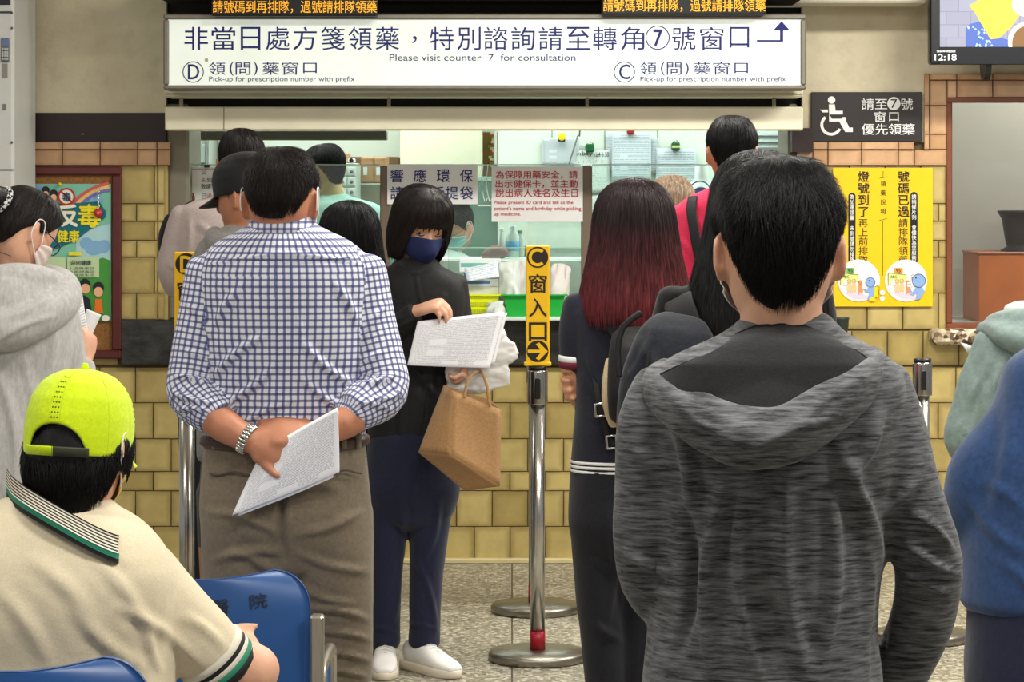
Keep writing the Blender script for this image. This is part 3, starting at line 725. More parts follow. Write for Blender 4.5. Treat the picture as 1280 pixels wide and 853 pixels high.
# shutter below the sign
e = thing('roller_shutter', 606, 163, 11.25, 'cream roller shutter box and bottom bar under the overhead sign', 'shutter')
MB().pbox(206, 111, 1004, 121.5, 11.25, .2, .006).build('upper_rail', M_cream, e)
MB().pbox(206, 117, 1004, 118, 11.246, .01, 0).build('groove', plain('groove_brown', (120, 108, 80), .7), e)
MB().pbox(206, 133.5, 1004, 163, 11.22, .06, .006).build('bottom_bar', M_cream, e)
MB().pbox(279.5, 134, 280.3, 163, 11.218, .01, 0).build('seam', plain('groove_brown', (120, 108, 80), .7), e)
for x in (224, 484, 732, 966): MB().pbox(x, 121, x+4, 134, 11.27, .03, .003).build('hanger', plain('hanger_grey', (150, 142, 122), .5), e)

# wheelchair priority sign
e = thing('priority_sign', 1083, 177, YW-.02, 'black sign with white wheelchair symbol and white characters', 'sign')
MB().pbox(1014, 115, 1152.5, 177, YW-.02, .014, .002).build('board', plain('black_acrylic', (34, 28, 28), .35, .5), e)
M_wht = plain('white_print', (226, 226, 224), .5, .3, var=0)
f = Flat(YW-.0215); f.text('請至', 1077, 123, 1109, 137, .006); f.disc(1117.3, 129.5, 8.2); f.text('號', 1126, 123, 1141, 137, .006); f.text('窗', 1093, 139.5, 1107, 152.5, .006); f.text('口', 1111.5, 140.5, 1123.5, 151.5, .006)
f.text('優先領藥', 1077, 154.5, 1143.5, 168.5, .006); f.build('white_lettering', M_wht, e)
f = Flat(YW-.0215)
f.disc(1039.5, 125, 4.6); f.poly([(1036, 130.5), (1043.5, 130.5), (1044.5, 138.5), (1053.5, 138.5), (1053.5, 143), (1036.5, 143)]); f.poly([(1036.5, 143), (1036.3, 152), (1052, 152), (1054.5, 148.5), (1040, 148.5)])
f.poly([(1048, 150), (1055.5, 146.5), (1061.5, 159.5), (1066, 159.5), (1066, 165), (1056.5, 165)]); f.rect(1053, 146.5, 1057, 152)
f.poly([(1025, 137), (1035, 137), (1035, 140.5), (1028.5, 140.5)]); f.ring(1039, 156, 13.6, 3.6, a0=radians(25), a1=radians(232)); f.build('wheelchair_symbol', M_wht, e)
f = Flat(YW-.0225); f.text('7', 1113.5, 124, 1121.5, 135, .006); f.build('numeral', M_black, e)

# yellow queue poster
e = thing('poster', 1104, 384, YW-.012, 'yellow queue instruction poster with two round cartoon pictures', 'poster')
MB().pbox(1041.5, 210, 1166, 383.5, YW-.014, .004, .0005).build('sheet', plain('poster_yellow', (232, 188, 6), .45, .4, var=.04), e)
y1 = YW-.0155; f = Flat(y1); f.vtext('燈號到了', 1079.5, 213.5, 272, 15, .016); f.vtext('再上前排隊', 1079, 273, 331, 12.5); f.vtext('號碼已過', 1129.5, 213.5, 272, 15, .016); f.vtext('請排隊領藥', 1129, 273, 331, 12.5)
for xc, a, b in ((1065, 241, 327), (1142.5, 240, 328)):
    f.rect(xc-4.5, a+4, xc+4.5, b); f.disc(xc, a+4.5, 4.5)
f.vtext('領藥說明', 1104, 224, 270, 7); f.line([(1103.5, 276), (1103.5, 345)], .5); f.line([(1099, 276), (1109, 273)], .5); f.line([(1099, 223), (1109, 221)], .5); f.line([(1104, 214), (1104, 222)], .5)
f.build('black_lettering', M_black, e)
f = Flat(y1-.0012); f.vtext('為加速領藥 未到號請勿排隊', 1065, 243, 328, 6, .012); f.vtext('請稍候片刻 會儘快為您服務', 1142.5, 243, 326, 6, .012); f.disc(1073.5, 351, 26.5); f.disc(1132.5, 351, 26.5); f.disc(1103, 366, 3.3); f.disc(1103, 373.5, 3); f.build('white_print', M_wht, e)
cols = {'floor_print': ((226, 196, 214), Flat(y1-.002)), 'counter_print': ((214, 216, 226), Flat(y1-.0024)), 'window_print': ((214, 226, 130), Flat(y1-.0028)), 'figure_print': ((240, 190, 140), Flat(y1-.0034)), 'orange_figure_print': ((236, 140, 92), Flat(y1-.0037)), 'blue_figure_print': ((132, 164, 214), Flat(y1-.0042)), 'chair_print': ((238, 206, 20), Flat(y1-.0044)), 'ticket_print': ((240, 240, 244), Flat(y1-.0052)), 'line_print': ((40, 36, 36), Flat(y1-.0058)), 'green_print': ((110, 176, 96), Flat(y1-.0035)), 'orange_sign_print': ((236, 150, 60), Flat(y1-.0035))}
def CF(k): return cols[k][1]
for ox in (0, 59.8):
    CF('floor_print').poly([(1052+ox, 364), (1088+ox, 370), (1084+ox, 374), (1068+ox, 374)]); CF('counter_print').poly([(1048+ox, 357), (1058+ox, 357), (1060+ox, 366), (1053+ox, 366)])
    CF('window_print').poly([(1050.5+ox, 341), (1073.5+ox, 343.5), (1073.5+ox, 352), (1060+ox, 355), (1050.5+ox, 357)])
    CF('line_print').line([(1050.5+ox, 357), (1050.5+ox, 341), (1073.5+ox, 343.5)], .5); CF('line_print').text('ABC', 1053+ox, 344.5, 1061.5+ox, 347.5, .02)
    for x, y, k in ((1061.5, 351.5, 'figure_print'), (1067.5, 351, 'figure_print'), (1075.5, 353, 'orange_figure_print')):
        CF(k).disc(x+ox, y, 2.3); CF(k).poly([(x-2+ox, y+2), (x+2+ox, y+2), (x+3.3+ox, y+9), (x+2.6+ox, y+16), (x+.4+ox, y+12), (x-2+ox, y+16), (x-3+ox, y+9)])
        CF('line_print').ring(x+ox, y, 2.5, .3)
    CF('ticket_print').disc(1056.8+ox, 353.5, 2.6, 3.4)
    for k in range(7): a = pi+.25+k*.42; CF('line_print').line([(1063+ox+8*cos(a), 339+7*sin(a)), (1063+ox+11.5*cos(a), 339+10.5*sin(a))], .3)
CF('green_print').rect(1058, 335, 1068, 341.5); CF('orange_sign_print').rect(1118, 335, 1128.5, 341.5); CF('line_print').text('95', 1060, 336, 1066, 340.5); CF('line_print').text('95', 1120, 336, 1126, 340.5)
CF('blue_figure_print').disc(1088, 353, 5.8); CF('blue_figure_print').poly([(1086, 357), (1092, 357), (1092.5, 372), (1086, 376), (1084.5, 374), (1087, 366), (1082, 366), (1080, 361), (1082, 360.5), (1084, 363)])
CF('chair_print').poly([(1093, 359), (1098, 357), (1099, 360), (1097.5, 375), (1096, 371), (1093.5, 372), (1094, 377), (1087, 377), (1087, 373), (1092.5, 371)]); CF('line_print').ring(1088, 353, 6.1, .4); CF('line_print').line([(1093, 359), (1098, 357), (1099, 360), (1097.5, 375)], .5)
CF('blue_figure_print').disc(1148.5, 351, 8.3); CF('blue_figure_print').poly([(1146, 358), (1152, 358), (1156, 365), (1150, 374), (1145, 375.5), (1146, 366), (1141, 370), (1138.5, 368), (1136, 361), (1138.5, 361), (1140.5, 365.5)]); CF('line_print').ring(1148.5, 351, 8.6, .5)
CF('line_print').line([(1138.5, 345), (1142, 343)], .5); CF('line_print').line([(1139, 348), (1141, 347)], .5); CF('line_print').disc(1086.5, 351, .8); CF('line_print').disc(1145, 347.5, .9)
CF('ticket_print').poly([(1077, 358), (1082.5, 357.5), (1083, 361.5), (1077.5, 362)]); CF('ticket_print').poly([(1134, 353.5), (1141, 352.5), (1141, 358), (1134.5, 359)]); CF('line_print').text('115', 1078.3, 358.8, 1081.5, 360.5); CF('line_print').text('95', 1136, 354.5, 1139.5, 357)
for k, (c, fl) in cols.items(): fl.build(k, plain('poster_'+k, c, .5, .3, var=0), e)

# television
YT = 11.1
e = thing('television', 1290, 80, YT, 'wall-mounted black television showing cushions and a clock', 'television')
MB().pbox(1162, -90, 1450, 80.5, YT, .06, .008).build('casing', plain('tv_black', (16, 17, 20), .3, .5), e)
t = NT('screen_photo', .3, .4); br = t.n('ShaderNodeTexBrick'); t.t.links.new(t.coord('Object', (1, 1, 1), (pi/2, 0, 0)), br.inputs[0]); br.inputs['Scale'].default_value = 6; br.inputs['Color1'].default_value = L((196, 196, 220)); br.inputs['Color2'].default_value = L((206, 206, 228)); br.inputs['Mortar'].default_value = L((176, 178, 206)); br.inputs['Brick Width'].default_value = .6; br.inputs['Row Height'].default_value = .32; br.inputs['Mortar Size'].default_value = .012
t.color((0.02, .02, .02, 1)); t.emit(br.outputs[0], .9)
MB().pbox(1175, -80, 1440, 59, YT-.003, .006, .0005).build('screen', t.m, e)
def lit(n, c): return plain('screen_'+n, c, .4, .3, emit=.55, var=.05)
f = Flat(YT-.0045); f.poly([(1207, 59), (1207, 35), (1212, 30), (1228, 26), (1240, 34), (1242, 59)]); f.poly([(1222, 59), (1228, 50), (1245, 46), (1262, 50), (1268, 59)]); f.build('blue_cushion_image', lit('blue', (70, 92, 158)), e)
f = Flat(YT-.005); rng = random.Random(2)
for k in range(26): f.disc(1209+rng.random()*32, 33+rng.random()*25, 1.3)
f.build('cushion_dots_image', lit('dots', (150, 176, 222)), e)
f = Flat(YT-.0055); f.poly([(1211.5, 7), (1222, 1), (1240, -4), (1266, -5), (1272, 8), (1276, 17), (1264, 34), (1248, 48), (1238, 49), (1228, 32), (1220, 18)]); f.build('yellow_cushion_image', lit('yellow', (226, 172, 66)), e)
f = Flat(YT-.006); f.disc(1282, 52, 22, 24); f.disc(1285, 6, 20, 15); f.build('white_plate_image', lit('white', (228, 226, 232)), e)
f = Flat(YT-.0065); f.disc(1284, 54, 19, 22); f.build('brown_bowl_image', lit('brown', (112, 82, 48)), e)
MB().pbox(1175, 58.5, 1440, 80, YT-.007, .005, .0005).build('lower_strip', plain('tv_strip', (12, 14, 22), .3), e)
f = Flat(YT-.009); f.text('2024年4月25日', 1171, 62.5, 1194, 65.5, .01); f.text('12:18', 1168.5, 67.5, 1195.5, 75.5, .008); f.build('clock_digits', lit('digits', (245, 245, 245)), e)
MB().lathe([(.001, -.035), (.07, -.035), (.07, -.01), (.001, -.01)], P(1239, 80, YT+.08), 28, axis=0).build('wall_bracket', M_black, e)

# display alcove with window frame at right
M_alc = plain('alcove_paint', (196, 196, 190), .7, .3, var=.04, vscale=4)
MB().box((P(1183, 0, YW)[0]-.25, 12.5, .95), (3.2, 12.6, 2.1)).build('wall_back', M_alc, kind='structure')
MB().box((P(1183, 0, YW)[0]-.1, 11.75, .95), (P(1183, 0, YW)[0]-.02, 12.6, 2.1)).build('wall_left', M_alc, kind='structure')
MB().box((P(1183, 0, YW)[0]-.1, 11.7, .94), (3.2, 12.6, .99)).build('floor', M_alc, kind='structure')
MB().box((P(1183, 0, YW)[0]-.1, 11.7, 2.6), (3.2, 12.6, 2.65)).build('ceiling', M_alc, kind='structure')
M_wood = plain('red_brown_wood', (116, 62, 38), .4, .5, var=.15, vscale=25)
e = empty('window_1', P(1300, 412, YW)); e['kind'] = 'structure'
fr = MB()
for x0, y0, x1, y1 in ((1183, 121, 1430, 128), (1183, 404.5, 1430, 412), (1183, 128, 1190.5, 404.5), (1422, 128, 1430, 404.5)): fr.pbox(x0, y0, x1, y1, YW-.015, .08, .004)
fr.build('frame', M_wood, e)
MB().pbox(1190, 127, 1423, 405, YW+.02, .006, .001).build('pane', glassmat('window_glass', (.97, .98, .97), 1.0), e)
MB().pbox(1165, 412, 1440, 431, YW-.10, .16, .012).build('windowsill', M_sill, kind='structure'); bpy.data.objects['windowsill'].name = 'trim_13'
e = thing('display_cabinet', 1260, 410, 11.95, 'orange-brown wooden cabinet behind the right window', 'cabinet')
MB().pbox(1222.5, 317, 1400, 412, 11.95, .4, .006).build('body', plain('orange_wood', (176, 96, 40), .45, .4, var=.14, vscale=9), e)
MB().pbox(1221.5, 315.5, 1402, 318.5, 11.94, .42, .004).build('top', plain('orange_wood_top', (150, 86, 46), .4), e)
e = thing('bronze_vessel', 1285, 317, 12.15, 'dark bronze vessel with a flared rim on the wooden cabinet', 'vessel')
MB().lathe([(.001, 0), (.125, 0), (.13, .012), (.10, .03), (.105, .045), (.115, .10), (.122, .15), (.135, .172), (.142, .18), (.142, .19), (.12, .19), (.11, .16), (.001, .15)], P(1287, 316.5, 12.15), 40).build('bowl', plain('dark_bronze', (58, 56, 52), .5, .4, .4), e, True)
# notice board at left
e = thing('notice_board', 70, 448, YW-.03, 'dark red framed cork board holding the green poster', 'board')
fr = MB()
for x0, y0, x1, y1 in ((-60, 208, 151, 219), (-60, 438, 151, 449), (139.5, 219, 151, 438), (-60, 219, -48, 438)): fr.pbox(x0, y0, x1, y1, YW-.04, .04, .006)
fr.build('frame', M_redwood, e)
MB().pbox(-50, 217, 141, 440, YW-.018, .012, 0).build('cork', fabric('cork', (158, 112, 66), (126, 86, 48), 90, rough=.9, bump=.3), e)
YP = YW-.024
e = thing('poster', 79, 402, YP, 'green health poster with rainbow and bold yellow characters', 'poster')
MB().pbox(-14, 230, 139, 402, YP, .002, .0003).build('sheet', plain('poster_mint', (124, 196, 172), .5, var=.12, vscale=3), e)
layers = [('sky_print', (176, 214, 220)), ('green_hill_print', (74, 150, 64)), ('cloud_print', (130, 176, 214)), ('rainbow_red_print', (206, 92, 96)), ('rainbow_yellow_print', (226, 196, 110)), ('rainbow_violet_print', (120, 110, 190)), ('teal_shadow_print', (24, 108, 122)), ('panel_print', (196, 216, 170)), ('dark_figure_print', (34, 36, 44)), ('face_print', (236, 178, 140)), ('orange_dress_print', (224, 116, 40)), ('white_figure_print', (232, 232, 226)), ('red_ring_print', (196, 40, 40)), ('yellow_lettering', (240, 224, 40)), ('white_lettering', (236, 236, 226)), ('dark_lettering', (40, 66, 84))]
G = {n: Flat(YP-.0008-.0007*i) for i, (n, c) in enumerate(layers)}
G['sky_print'].poly([(95, 290), (138, 280), (138, 330), (95, 345)]); G['green_hill_print'].poly([(-13, 360), (40, 352), (90, 346), (112, 330), (128, 322), (138, 326), (138, 402), (-13, 402)])
G['cloud_print'].disc(118, 310, 12, 9); G['cloud_print'].disc(108, 304, 8, 7); G['cloud_print'].disc(130, 308, 8, 8); G['cloud_print'].disc(50, 238, 11, 6); G['cloud_print'].disc(120, 250, 9, 5)
for i, k in enumerate(('rainbow_red_print', 'rainbow_yellow_print', 'rainbow_violet_print')): G[k].ring(146, 300, 73-4*i, 4, a0=radians(218), a1=radians(262))
G['teal_shadow_print'].poly([(66, 256), (124, 252), (132, 264), (132, 272), (96, 300), (70, 312), (50, 300)])
G['panel_print'].rect(84, 322, 124, 347); G['panel_print'].rect(30, 322, 82, 347); G['panel_print'].disc(88, 360, 14, 9)
for x, y, k in ((106, 358, 'dark_figure_print'), (123, 362, 'dark_figure_print'), (45, 243, 'dark_figure_print'), (57, 240, 'dark_figure_print'), (67, 244, 'dark_figure_print')): G[k].disc(x, y-2, 7 if y > 300 else 5, 7.5 if y > 300 else 5)
for x, y in ((107, 361), (123, 365)): G['face_print'].disc(x, y, 5.6, 6.2)
for x, y in ((45, 246), (57, 243), (67, 247)): G['face_print'].disc(x, y, 3.8, 4)
G['dark_figure_print'].poly([(98, 402), (99, 374), (105, 369), (112, 374), (115, 390), (112, 402)]); G['orange_dress_print'].poly([(118, 392), (119, 374), (127, 374), (129, 392)]); G['orange_dress_print'].poly([(62, 260), (64, 251), (71, 251), (73, 260)])
G['white_figure_print'].disc(83, 246, 10.5); G['red_ring_print'].ring(83, 246, 11, 2.4); G['red_ring_print'].line([(76, 239), (90, 253)], 2.2); G['dark_lettering'].text('毒', 78, 240.5, 88.5, 252, .02)
G['white_lettering'].text('反', 71.5, 256.5, 97, 283.5, .035); G['yellow_lettering'].text('毒', 97.5, 256, 125.5, 284, .03); G['yellow_lettering'].text('反', 72.5, 255.5, 96, 282, .012); G['yellow_lettering'].text('健康', 72, 288, 99, 303, .03)
G['dark_lettering'].text('迎向健康', 88, 325.5, 114, 331.5, .02)
for k in range(3): G['dark_lettering'].text(['1.遠離毒品', '2.拒絕毒品', '3.健康生活'][k], 88, 334+k*4.3, 118, 337+k*4.3)
for k in range(2): G['dark_lettering'].rect(40, 334+k*6, 76, 336+k*6)
G['yellow_lettering'].rect(86, 315, 102, 319.5); G['white_figure_print'].disc(132, 398, 5, 4)
for n, c in layers: G[n].build(n, plain('board_'+n, c, .55, .3, var=.03), e)
e = thing('alarm_keyring', 124, 270, YP-.02, 'red round alarm hanging from a chain on the green poster', 'alarm')
for k in range(7): MB().tube([(*(P(122+(k % 2)*1.2, 231+k*4.6, YP-.02)), .0022), (*(P(122.8+(k % 2)*1.2, 236+k*4.6, YP-.024)), .0022)], n=8).build('chain_link', M_steel, e, True)
MB().lathe([(.001, -.026), (.012, -.026), (.018, -.018), (.018, -.004), (.001, -.003)], P(123.5, 266.5, YP-.004), 24, axis=1).build('alarm_body', plain('alarm_red', (200, 40, 50), .35), e, True)
MB().lathe([(.001, -.03), (.006, -.029), (.007, -.024)], P(123.5, 266.5, YP-.004), 16, axis=1).build('button', plain('button_pink', (230, 130, 130), .4), e, True)
MB().lathe([(.001, -.022), (.008, -.018), (.004, 0)], P(75.5, 230.5, YP), 14, axis=1).build('push_pin', plain('pin_yellow', (226, 206, 40), .4), smooth=True, label='yellow push pin at the top edge of the green poster', cat='pin')

# white machine at left edge
YM = 10.9
e = thing('dispensing_machine', -60, 640, YM, 'tall pale grey machine with keypad and vents at the left edge', 'machine')
a = P(-160, 705, YM); b = P(17.5, -330, YM)
MB().box((a[0], YM, 0), (b[0], YM+.5, 2.55), .012).build('body', plain('machine_grey', (204, 204, 200), .45, .4, var=.03), e)
MB().pbox(-150, 211.5, 16.8, 213, YM-.003, .01, 0).build('seam', plain('seam_dark', (60, 60, 58), .6), e)
MB().pbox(-150, 14, 15, 16.5, YM-.003, .01, 0).build('seam', plain('seam_dark', (60, 60, 58), .6), e)
MB().pbox(-60, -30, 13, 6, YM-.004, .01, .002).build('display_window', M_black, e)
k = MB().pbox(1, 47.5, 11, 77, YM-.012, .02, .003).build('keypad', plain('keypad_grey', (106, 108, 112), .4), e)
MB().pbox(2, 48.5, 10.5, 58, YM-.014, .01, .001).build('keypad_screen', plain('keypad_blue', (104, 116, 160), .3), k)
for r in range(4):
    for c in range(3): MB().pbox(2+c*2.9, 60+r*4, 4.2+c*2.9, 63+r*4, YM-.017, .01, .001).build('key', plain('key_pale', (186, 188, 184), .5), k)
f = Flat(YM-.001); f.rect(2, 79.5, 9.5, 98); f.build('printed_label', printed('label_print', (140, 138, 134), (80, 80, 80), 9, 8, .4), e)
f = Flat(YM-.001); f.rect(3, 130, 7.5, 138); f.build('small_label', plain('label_grey', (120, 120, 118), .6), e)
f = Flat(YM-.0015)
for r in range(10):
    for c in range(16): f.poly([(13-c*4.2-(r % 2)*2+q[0], 236+r*4.6+q[1]) for q in ((-1.5, 0), (-.8, -1.5), (.8, -1.5), (1.5, 0), (.8, 1.5), (-.8, 1.5))])
f.build('vent_holes', M_dark, e)
for y in (16, 35, 178): MB().pbox(13.5, y-1.5, 15.5, y+1.5, YM-.006, .01, .001).build('hinge_pin', plain('pin_dark', (70, 70, 68), .5), e)

# stanchions
M_yel = plain('sign_yellow', (248, 196, 20), .4, .4, var=.02)
def stanchion(cx, Y, label, sign=None, top=307, sw=29.5):
    e = empty('queue_stanchion', (P(cx, 0, Y)[0], Y, 0), label, 'queue stanchion'); x = P(cx, 0, Y)[0]
    MB().lathe([(.001, 0), (.16, 0), (.165, .004), (.165, .022), (.158, .032), (.03, .036), (.001, .036)], (x, Y, 0), 56).build('base', metal('worn_steel_base', (150, 144, 132), .35), e, True)
    MB().lathe([(.0245, .036), (.0245, .86), (.001, .86)], (x, Y, 0), 32).build('pole', M_steel, e, True)
    MB().lathe([(.0255, .037), (.0255, .098)], (x, Y, 0), 32).build('red_band', plain('red_band', (150, 16, 34), .35), e, True)
    MB().lathe([(.001, .855), (.033, .855), (.034, .86), (.034, .965), (.033, .97), (.001, .97)], (x, Y, 0), 32).build('belt_head', metal('dark_chrome', (176, 172, 168), .18), e, True)
    MB().box((x-.009, Y-.0365, .875), (x+.009, Y-.028, .945), .003).build('belt_slot', M_black, e)
    MB().lathe([(.001, .97), (.03, .97), (.031, .984), (.001, .985)], (x, Y, 0), 32).build('top_cap', M_black, e, True)
    if sign:
        zt = CZ-(top-HY)*Y/F; h = zt-.985; wd = sw*Y/F/2
        MB().box((x-wd, Y-.015, .985), (x+wd, Y+.005, zt), .003).build('sign_board', M_yel, e)
        MB().box((x-wd-.006, Y-.02, .985), (x+wd+.006, Y+.012, .998), .003).build('sign_foot', M_yel, e)
        mp = lambda u, v: np.array([x+(u-.5)*2*wd, Y-.0162, zt-v*2*wd])
        f = Flat(Y, mp); f.disc(.5, .5, .45); q = Flat(Y, lambda u, v: mp(u, v)+np.array([0, -.001, 0]))
        if sign == 'C': q.ring(.5, .5, .38, .13, a0=radians(48), a1=radians(312))
        else: q.text('D', .27, .18, .78, .82, .05)
        for i, ch in enumerate('窗入口'): f.text(ch, .14, 1.22+i*1.02, .88, 2.0+i*1.02, .022)
        n = h/(2*wd)-.62; f.disc(.5, n, .46); q.poly([(.08, n-.07), (.62, n-.07), (.42, n-.3), (.56, n-.38), (.93, n), (.56, n+.38), (.42, n+.3), (.62, n+.07), (.08, n+.07)])
        f.build('black_print', plain('print_black', (38, 26, 24), .5, var=0), e); q.build('yellow_print', M_yel, e)
    return e
stanchion(672, 9.1, 'steel queue stanchion with the yellow sign marked C', 'C')
stanchion(669, 10.13, 'low-standing steel queue post right behind the one marked C')
stanchion(233.5, 8.75, 'steel queue stanchion with the yellow sign marked D', 'D', 315, 30)
stanchion(1153, 9.5, 'steel queue stanchion in front of the tiled wall under the yellow poster')

# counter clutter
def basket(x0, x1, y0, y1, Y, d, c, label, holes=True, tray=False):
    e = thing('plastic_basket', (x0+x1)/2, y1, Y, label, 'basket'); m = plain('basket'+str(c), c, .4, .4, var=.08)
    a = P(x0, y1, Y); b = P(x1, y0, Y); xa, xb, za, zb = a[0], b[0], ZC, b[2]; ins = (xb-xa)*.06
    V = []; prof = [(ins, za), (0, zb), (-.012, zb), (-.012, zb+.006), (.006, zb+.006), (ins+.006, za+.006)]
    for i, z in prof: V += [(xa+i, Y+i, z), (xb-i, Y+i, z), (xb-i, Y+d-i, z), (xa+i, Y+d-i, z)]
    Fc = [(0, 1, 2, 3)]; n = len(prof)
    for k in range(n-1):
        for j in range(4): Fc.append((k*4+j, k*4+(j+1) % 4, (k+1)*4+(j+1) % 4, (k+1)*4+j))
    Fc.append(((n-1)*4+3, (n-1)*4+2, (n-1)*4+1, (n-1)*4)); mk('tub', V, Fc, m, e)
    if holes:
        for r in range(2):
            fl = MB()
            for k in range(14): xx = xa+(xb-xa)*(.1+.06*k); fl.box((xx, Y+.001, za+.012+r*.03), (xx+.008, Y+.012, za+.030+r*.03), .001)
            fl.build('slots', plain('basket_slot'+str(c), tuple(int(q*.82) for q in c), .6), e)
    return e
basket(574, 623, 370, 396, 11.36, .28, (224, 232, 20), 'bright yellow plastic basket stacked with papers')
basket(630, 706, 370, 397, 11.33, .26, (28, 164, 60), 'green plastic basket holding medicine bags', False)
def baggie(px, py, wpx, hpx, Y, m, label, seed, lean=0, name='medicine_bag'):
    """upright soft bag: puffy lofted pouch with a crimped folded top"""
    b = P(px, py, Y); k = Y/F; W, H = wpx*k/2, hpx*k; pts = []
    for t, wf, df in ((0, .78, .05), (.12, .95, .075), (.35, 1, .08), (.6, .98, .06), (.8, .92, .03), (.93, .96, .012), (1, .9, .006)):
        pts.append((b[0]+lean*t*H, Y, b[2]+t*H, W*wf, df))
    T = Tube(pts, 40, .012, (1, 0, 0), 2.6, .2); V = T.V.copy()
    n = noise(V*np.array([24, 24, 16]), seed); n2 = noise(V*np.array([60, 40, 26]), seed+7)
    V[:, 1] += .016*n+.008*n2; V[:, 0] += .007*n2; V[:, 2] += .006*n*(V[:, 2]-b[2])/H*2
    return mk(name, V, T.F, m, None, True, label=label, cat='bag')
M_clear = glassmat('clear_plastic_bag', (.86, .9, .88), .72, .12)
M_kraftw = plain('white_medicine_paper', (206, 200, 196), .6, .3, var=.08, vscale=30)
M_matte = plain('milky_plastic', (206, 214, 208), .35, .5, var=.06)
baggie(641, 388, 28, 62, 11.44, M_matte, 'tall milky plastic medicine bag at the left of the green basket', 3, -.1)
baggie(663, 386, 32, 60, 11.47, M_kraftw, 'white paper medicine bag in the middle of the green basket', 5, -.05)
baggie(694, 386, 26, 54, 11.43, M_kraftw, 'folded white medicine bag leaning right in the green basket', 8, .16)
baggie(620, 397, 22, 20, 11.31, M_matte, 'small crumpled plastic bag lying between the two baskets', 12)
M_box = [plain('box_white', (226, 232, 232), .5), plain('box_teal', (110, 182, 166), .5), plain('box_blue', (86, 130, 190), .5)]
rng = random.Random(9)
def pbx(x0, y0, x1, y1, Y, d, m, label, name='medicine_box', cat='box', stripe=None):
    e = thing(name, (x0+x1)/2, y1, Y, label, cat); MB().pbox(x0, y0, x1, y1, Y, d, .003).build('box', m, e)
    if stripe: MB().pbox(x0+2, y0+(y1-y0)*.3, x0+(x1-x0)*.7, y0+(y1-y0)*.6, Y-.001, .002, .0003).build('printed_stripe', stripe, e)
pbx(577, 359, 627, 369.5, 11.42, .2, plain('paper_stack', (214, 220, 196), .7), 'thick pale stack of forms lying in the yellow basket', 'paper_stack', 'papers')
pbx(578, 349, 627, 359, 11.44, .2, M_box[0], 'long white medicine box on the stack of forms', stripe=M_box[2])
pbx(590, 341, 626, 348.7, 11.45, .16, M_box[0], 'white medicine box with a blue stripe on the longer box', stripe=plain('stripe_blue', (110, 160, 214), .5))
pbx(580, 341, 589, 348.7, 11.44, .12, M_box[2], 'small blue medicine box at the left of the pile')
pbx(574, 324, 626, 340.7, 11.5, .12, M_box[0], 'wide white carton on top of the medicine boxes', stripe=M_box[1])
quad_sheet('medicine_leaflet', [(580, 336, 0), (622, 327, 0), (624, 346, -.05), (584, 352, -.05)], 11.42, printed('leaflet_print', (226, 234, 238), (110, 150, 206), 8, 9, .45), 'white leaflet with blue print leaning on the medicine boxes')
MB().tube([(*P(605, 321, 12.4), .02), (*P(618, 316, 12.4), .035), (*P(632, 317, 12.4), .02)], n=14).build('pouch', plain('maroon_pouch', (136, 72, 66), .6), smooth=True, label='small maroon pouch on the back counter', cat='pouch')
# back counter with dispenser clutter
MB().box((-.42, 12.35, 0), (.68, 12.75, P(0, 322, 12.4)[2]-.005), .01).build('back_counter', plain('back_counter_white', (206, 214, 206), .5), label='white back counter standing behind the glass panes', cat='counter')
for k, (x, y0, y1, r, c, lab) in enumerate(((627, 285, 322, .018, (226, 236, 232), 'slim white bottle left of the blue label bottle'), (641, 282, 322, .028, (206, 222, 216), 'white bottle with the bright blue label'), (634, 296, 321, .014, (40, 120, 70), 'small green bottle between the white bottles'), (650, 288, 322, .02, (190, 200, 196), 'grey-white bottle nearest the plain cupboard'))):
    e = thing('bottle', x, y1, 12.45, lab, 'bottle'); h = (y1-y0)*12.45/F; c0 = P(x, y1, 12.45+.02*k)
    MB().lathe([(.001, 0), (r, .002), (r, h*.68), (r*.5, h*.8), (r*.5, h*.9)], c0, 20).build('body', plain('bot%d' % k, c, .35), e, True)
    MB().lathe([(r*.55, h*.88), (r*.58, h), (.001, h)], c0, 16).build('cap', plain('botcap%d' % k, [(230, 230, 230), (230, 230, 230), (230, 200, 60), (60, 120, 80)][k], .4), e, True)
    if k == 1: MB().lathe([(r*1.01, h*.2), (r*1.01, h*.5)], c0, 20).build('blue_label', plain('cyan_label', (40, 160, 214), .4), e, True)
f_ = thing('plant_pot_stand', 1046, 700, 11.2, 'brown wooden stand against the tiled wall right of the counter', 'stand')
MB().pbox(1022, 417, 1061, 440, 11.2, .14, .004).build('box', plain('stand_wood', (104, 70, 46), .5, var=.15), f_)
for x in (1024, 1056): MB().pbox(x, 440, x+4, 704, 11.24, .05, .003).build('leg', plain('stand_wood', (104, 70, 46), .5, var=.15), f_)
e = thing('plant_pot', 1051, 416.5, 11.26, 'small dark green pot on the brown wooden stand', 'pot')
MB().lathe([(.001, 0), (.027, 0), (.032, .03), (.034, .055), (.036, .06), (.036, .066), (.03, .066), (.028, .04), (.001, .04)], P(1051, 416.8, 11.27), 24).build('pot', plain('dark_green_glaze', (44, 52, 46), .35, var=.25, vscale=40), e, True)
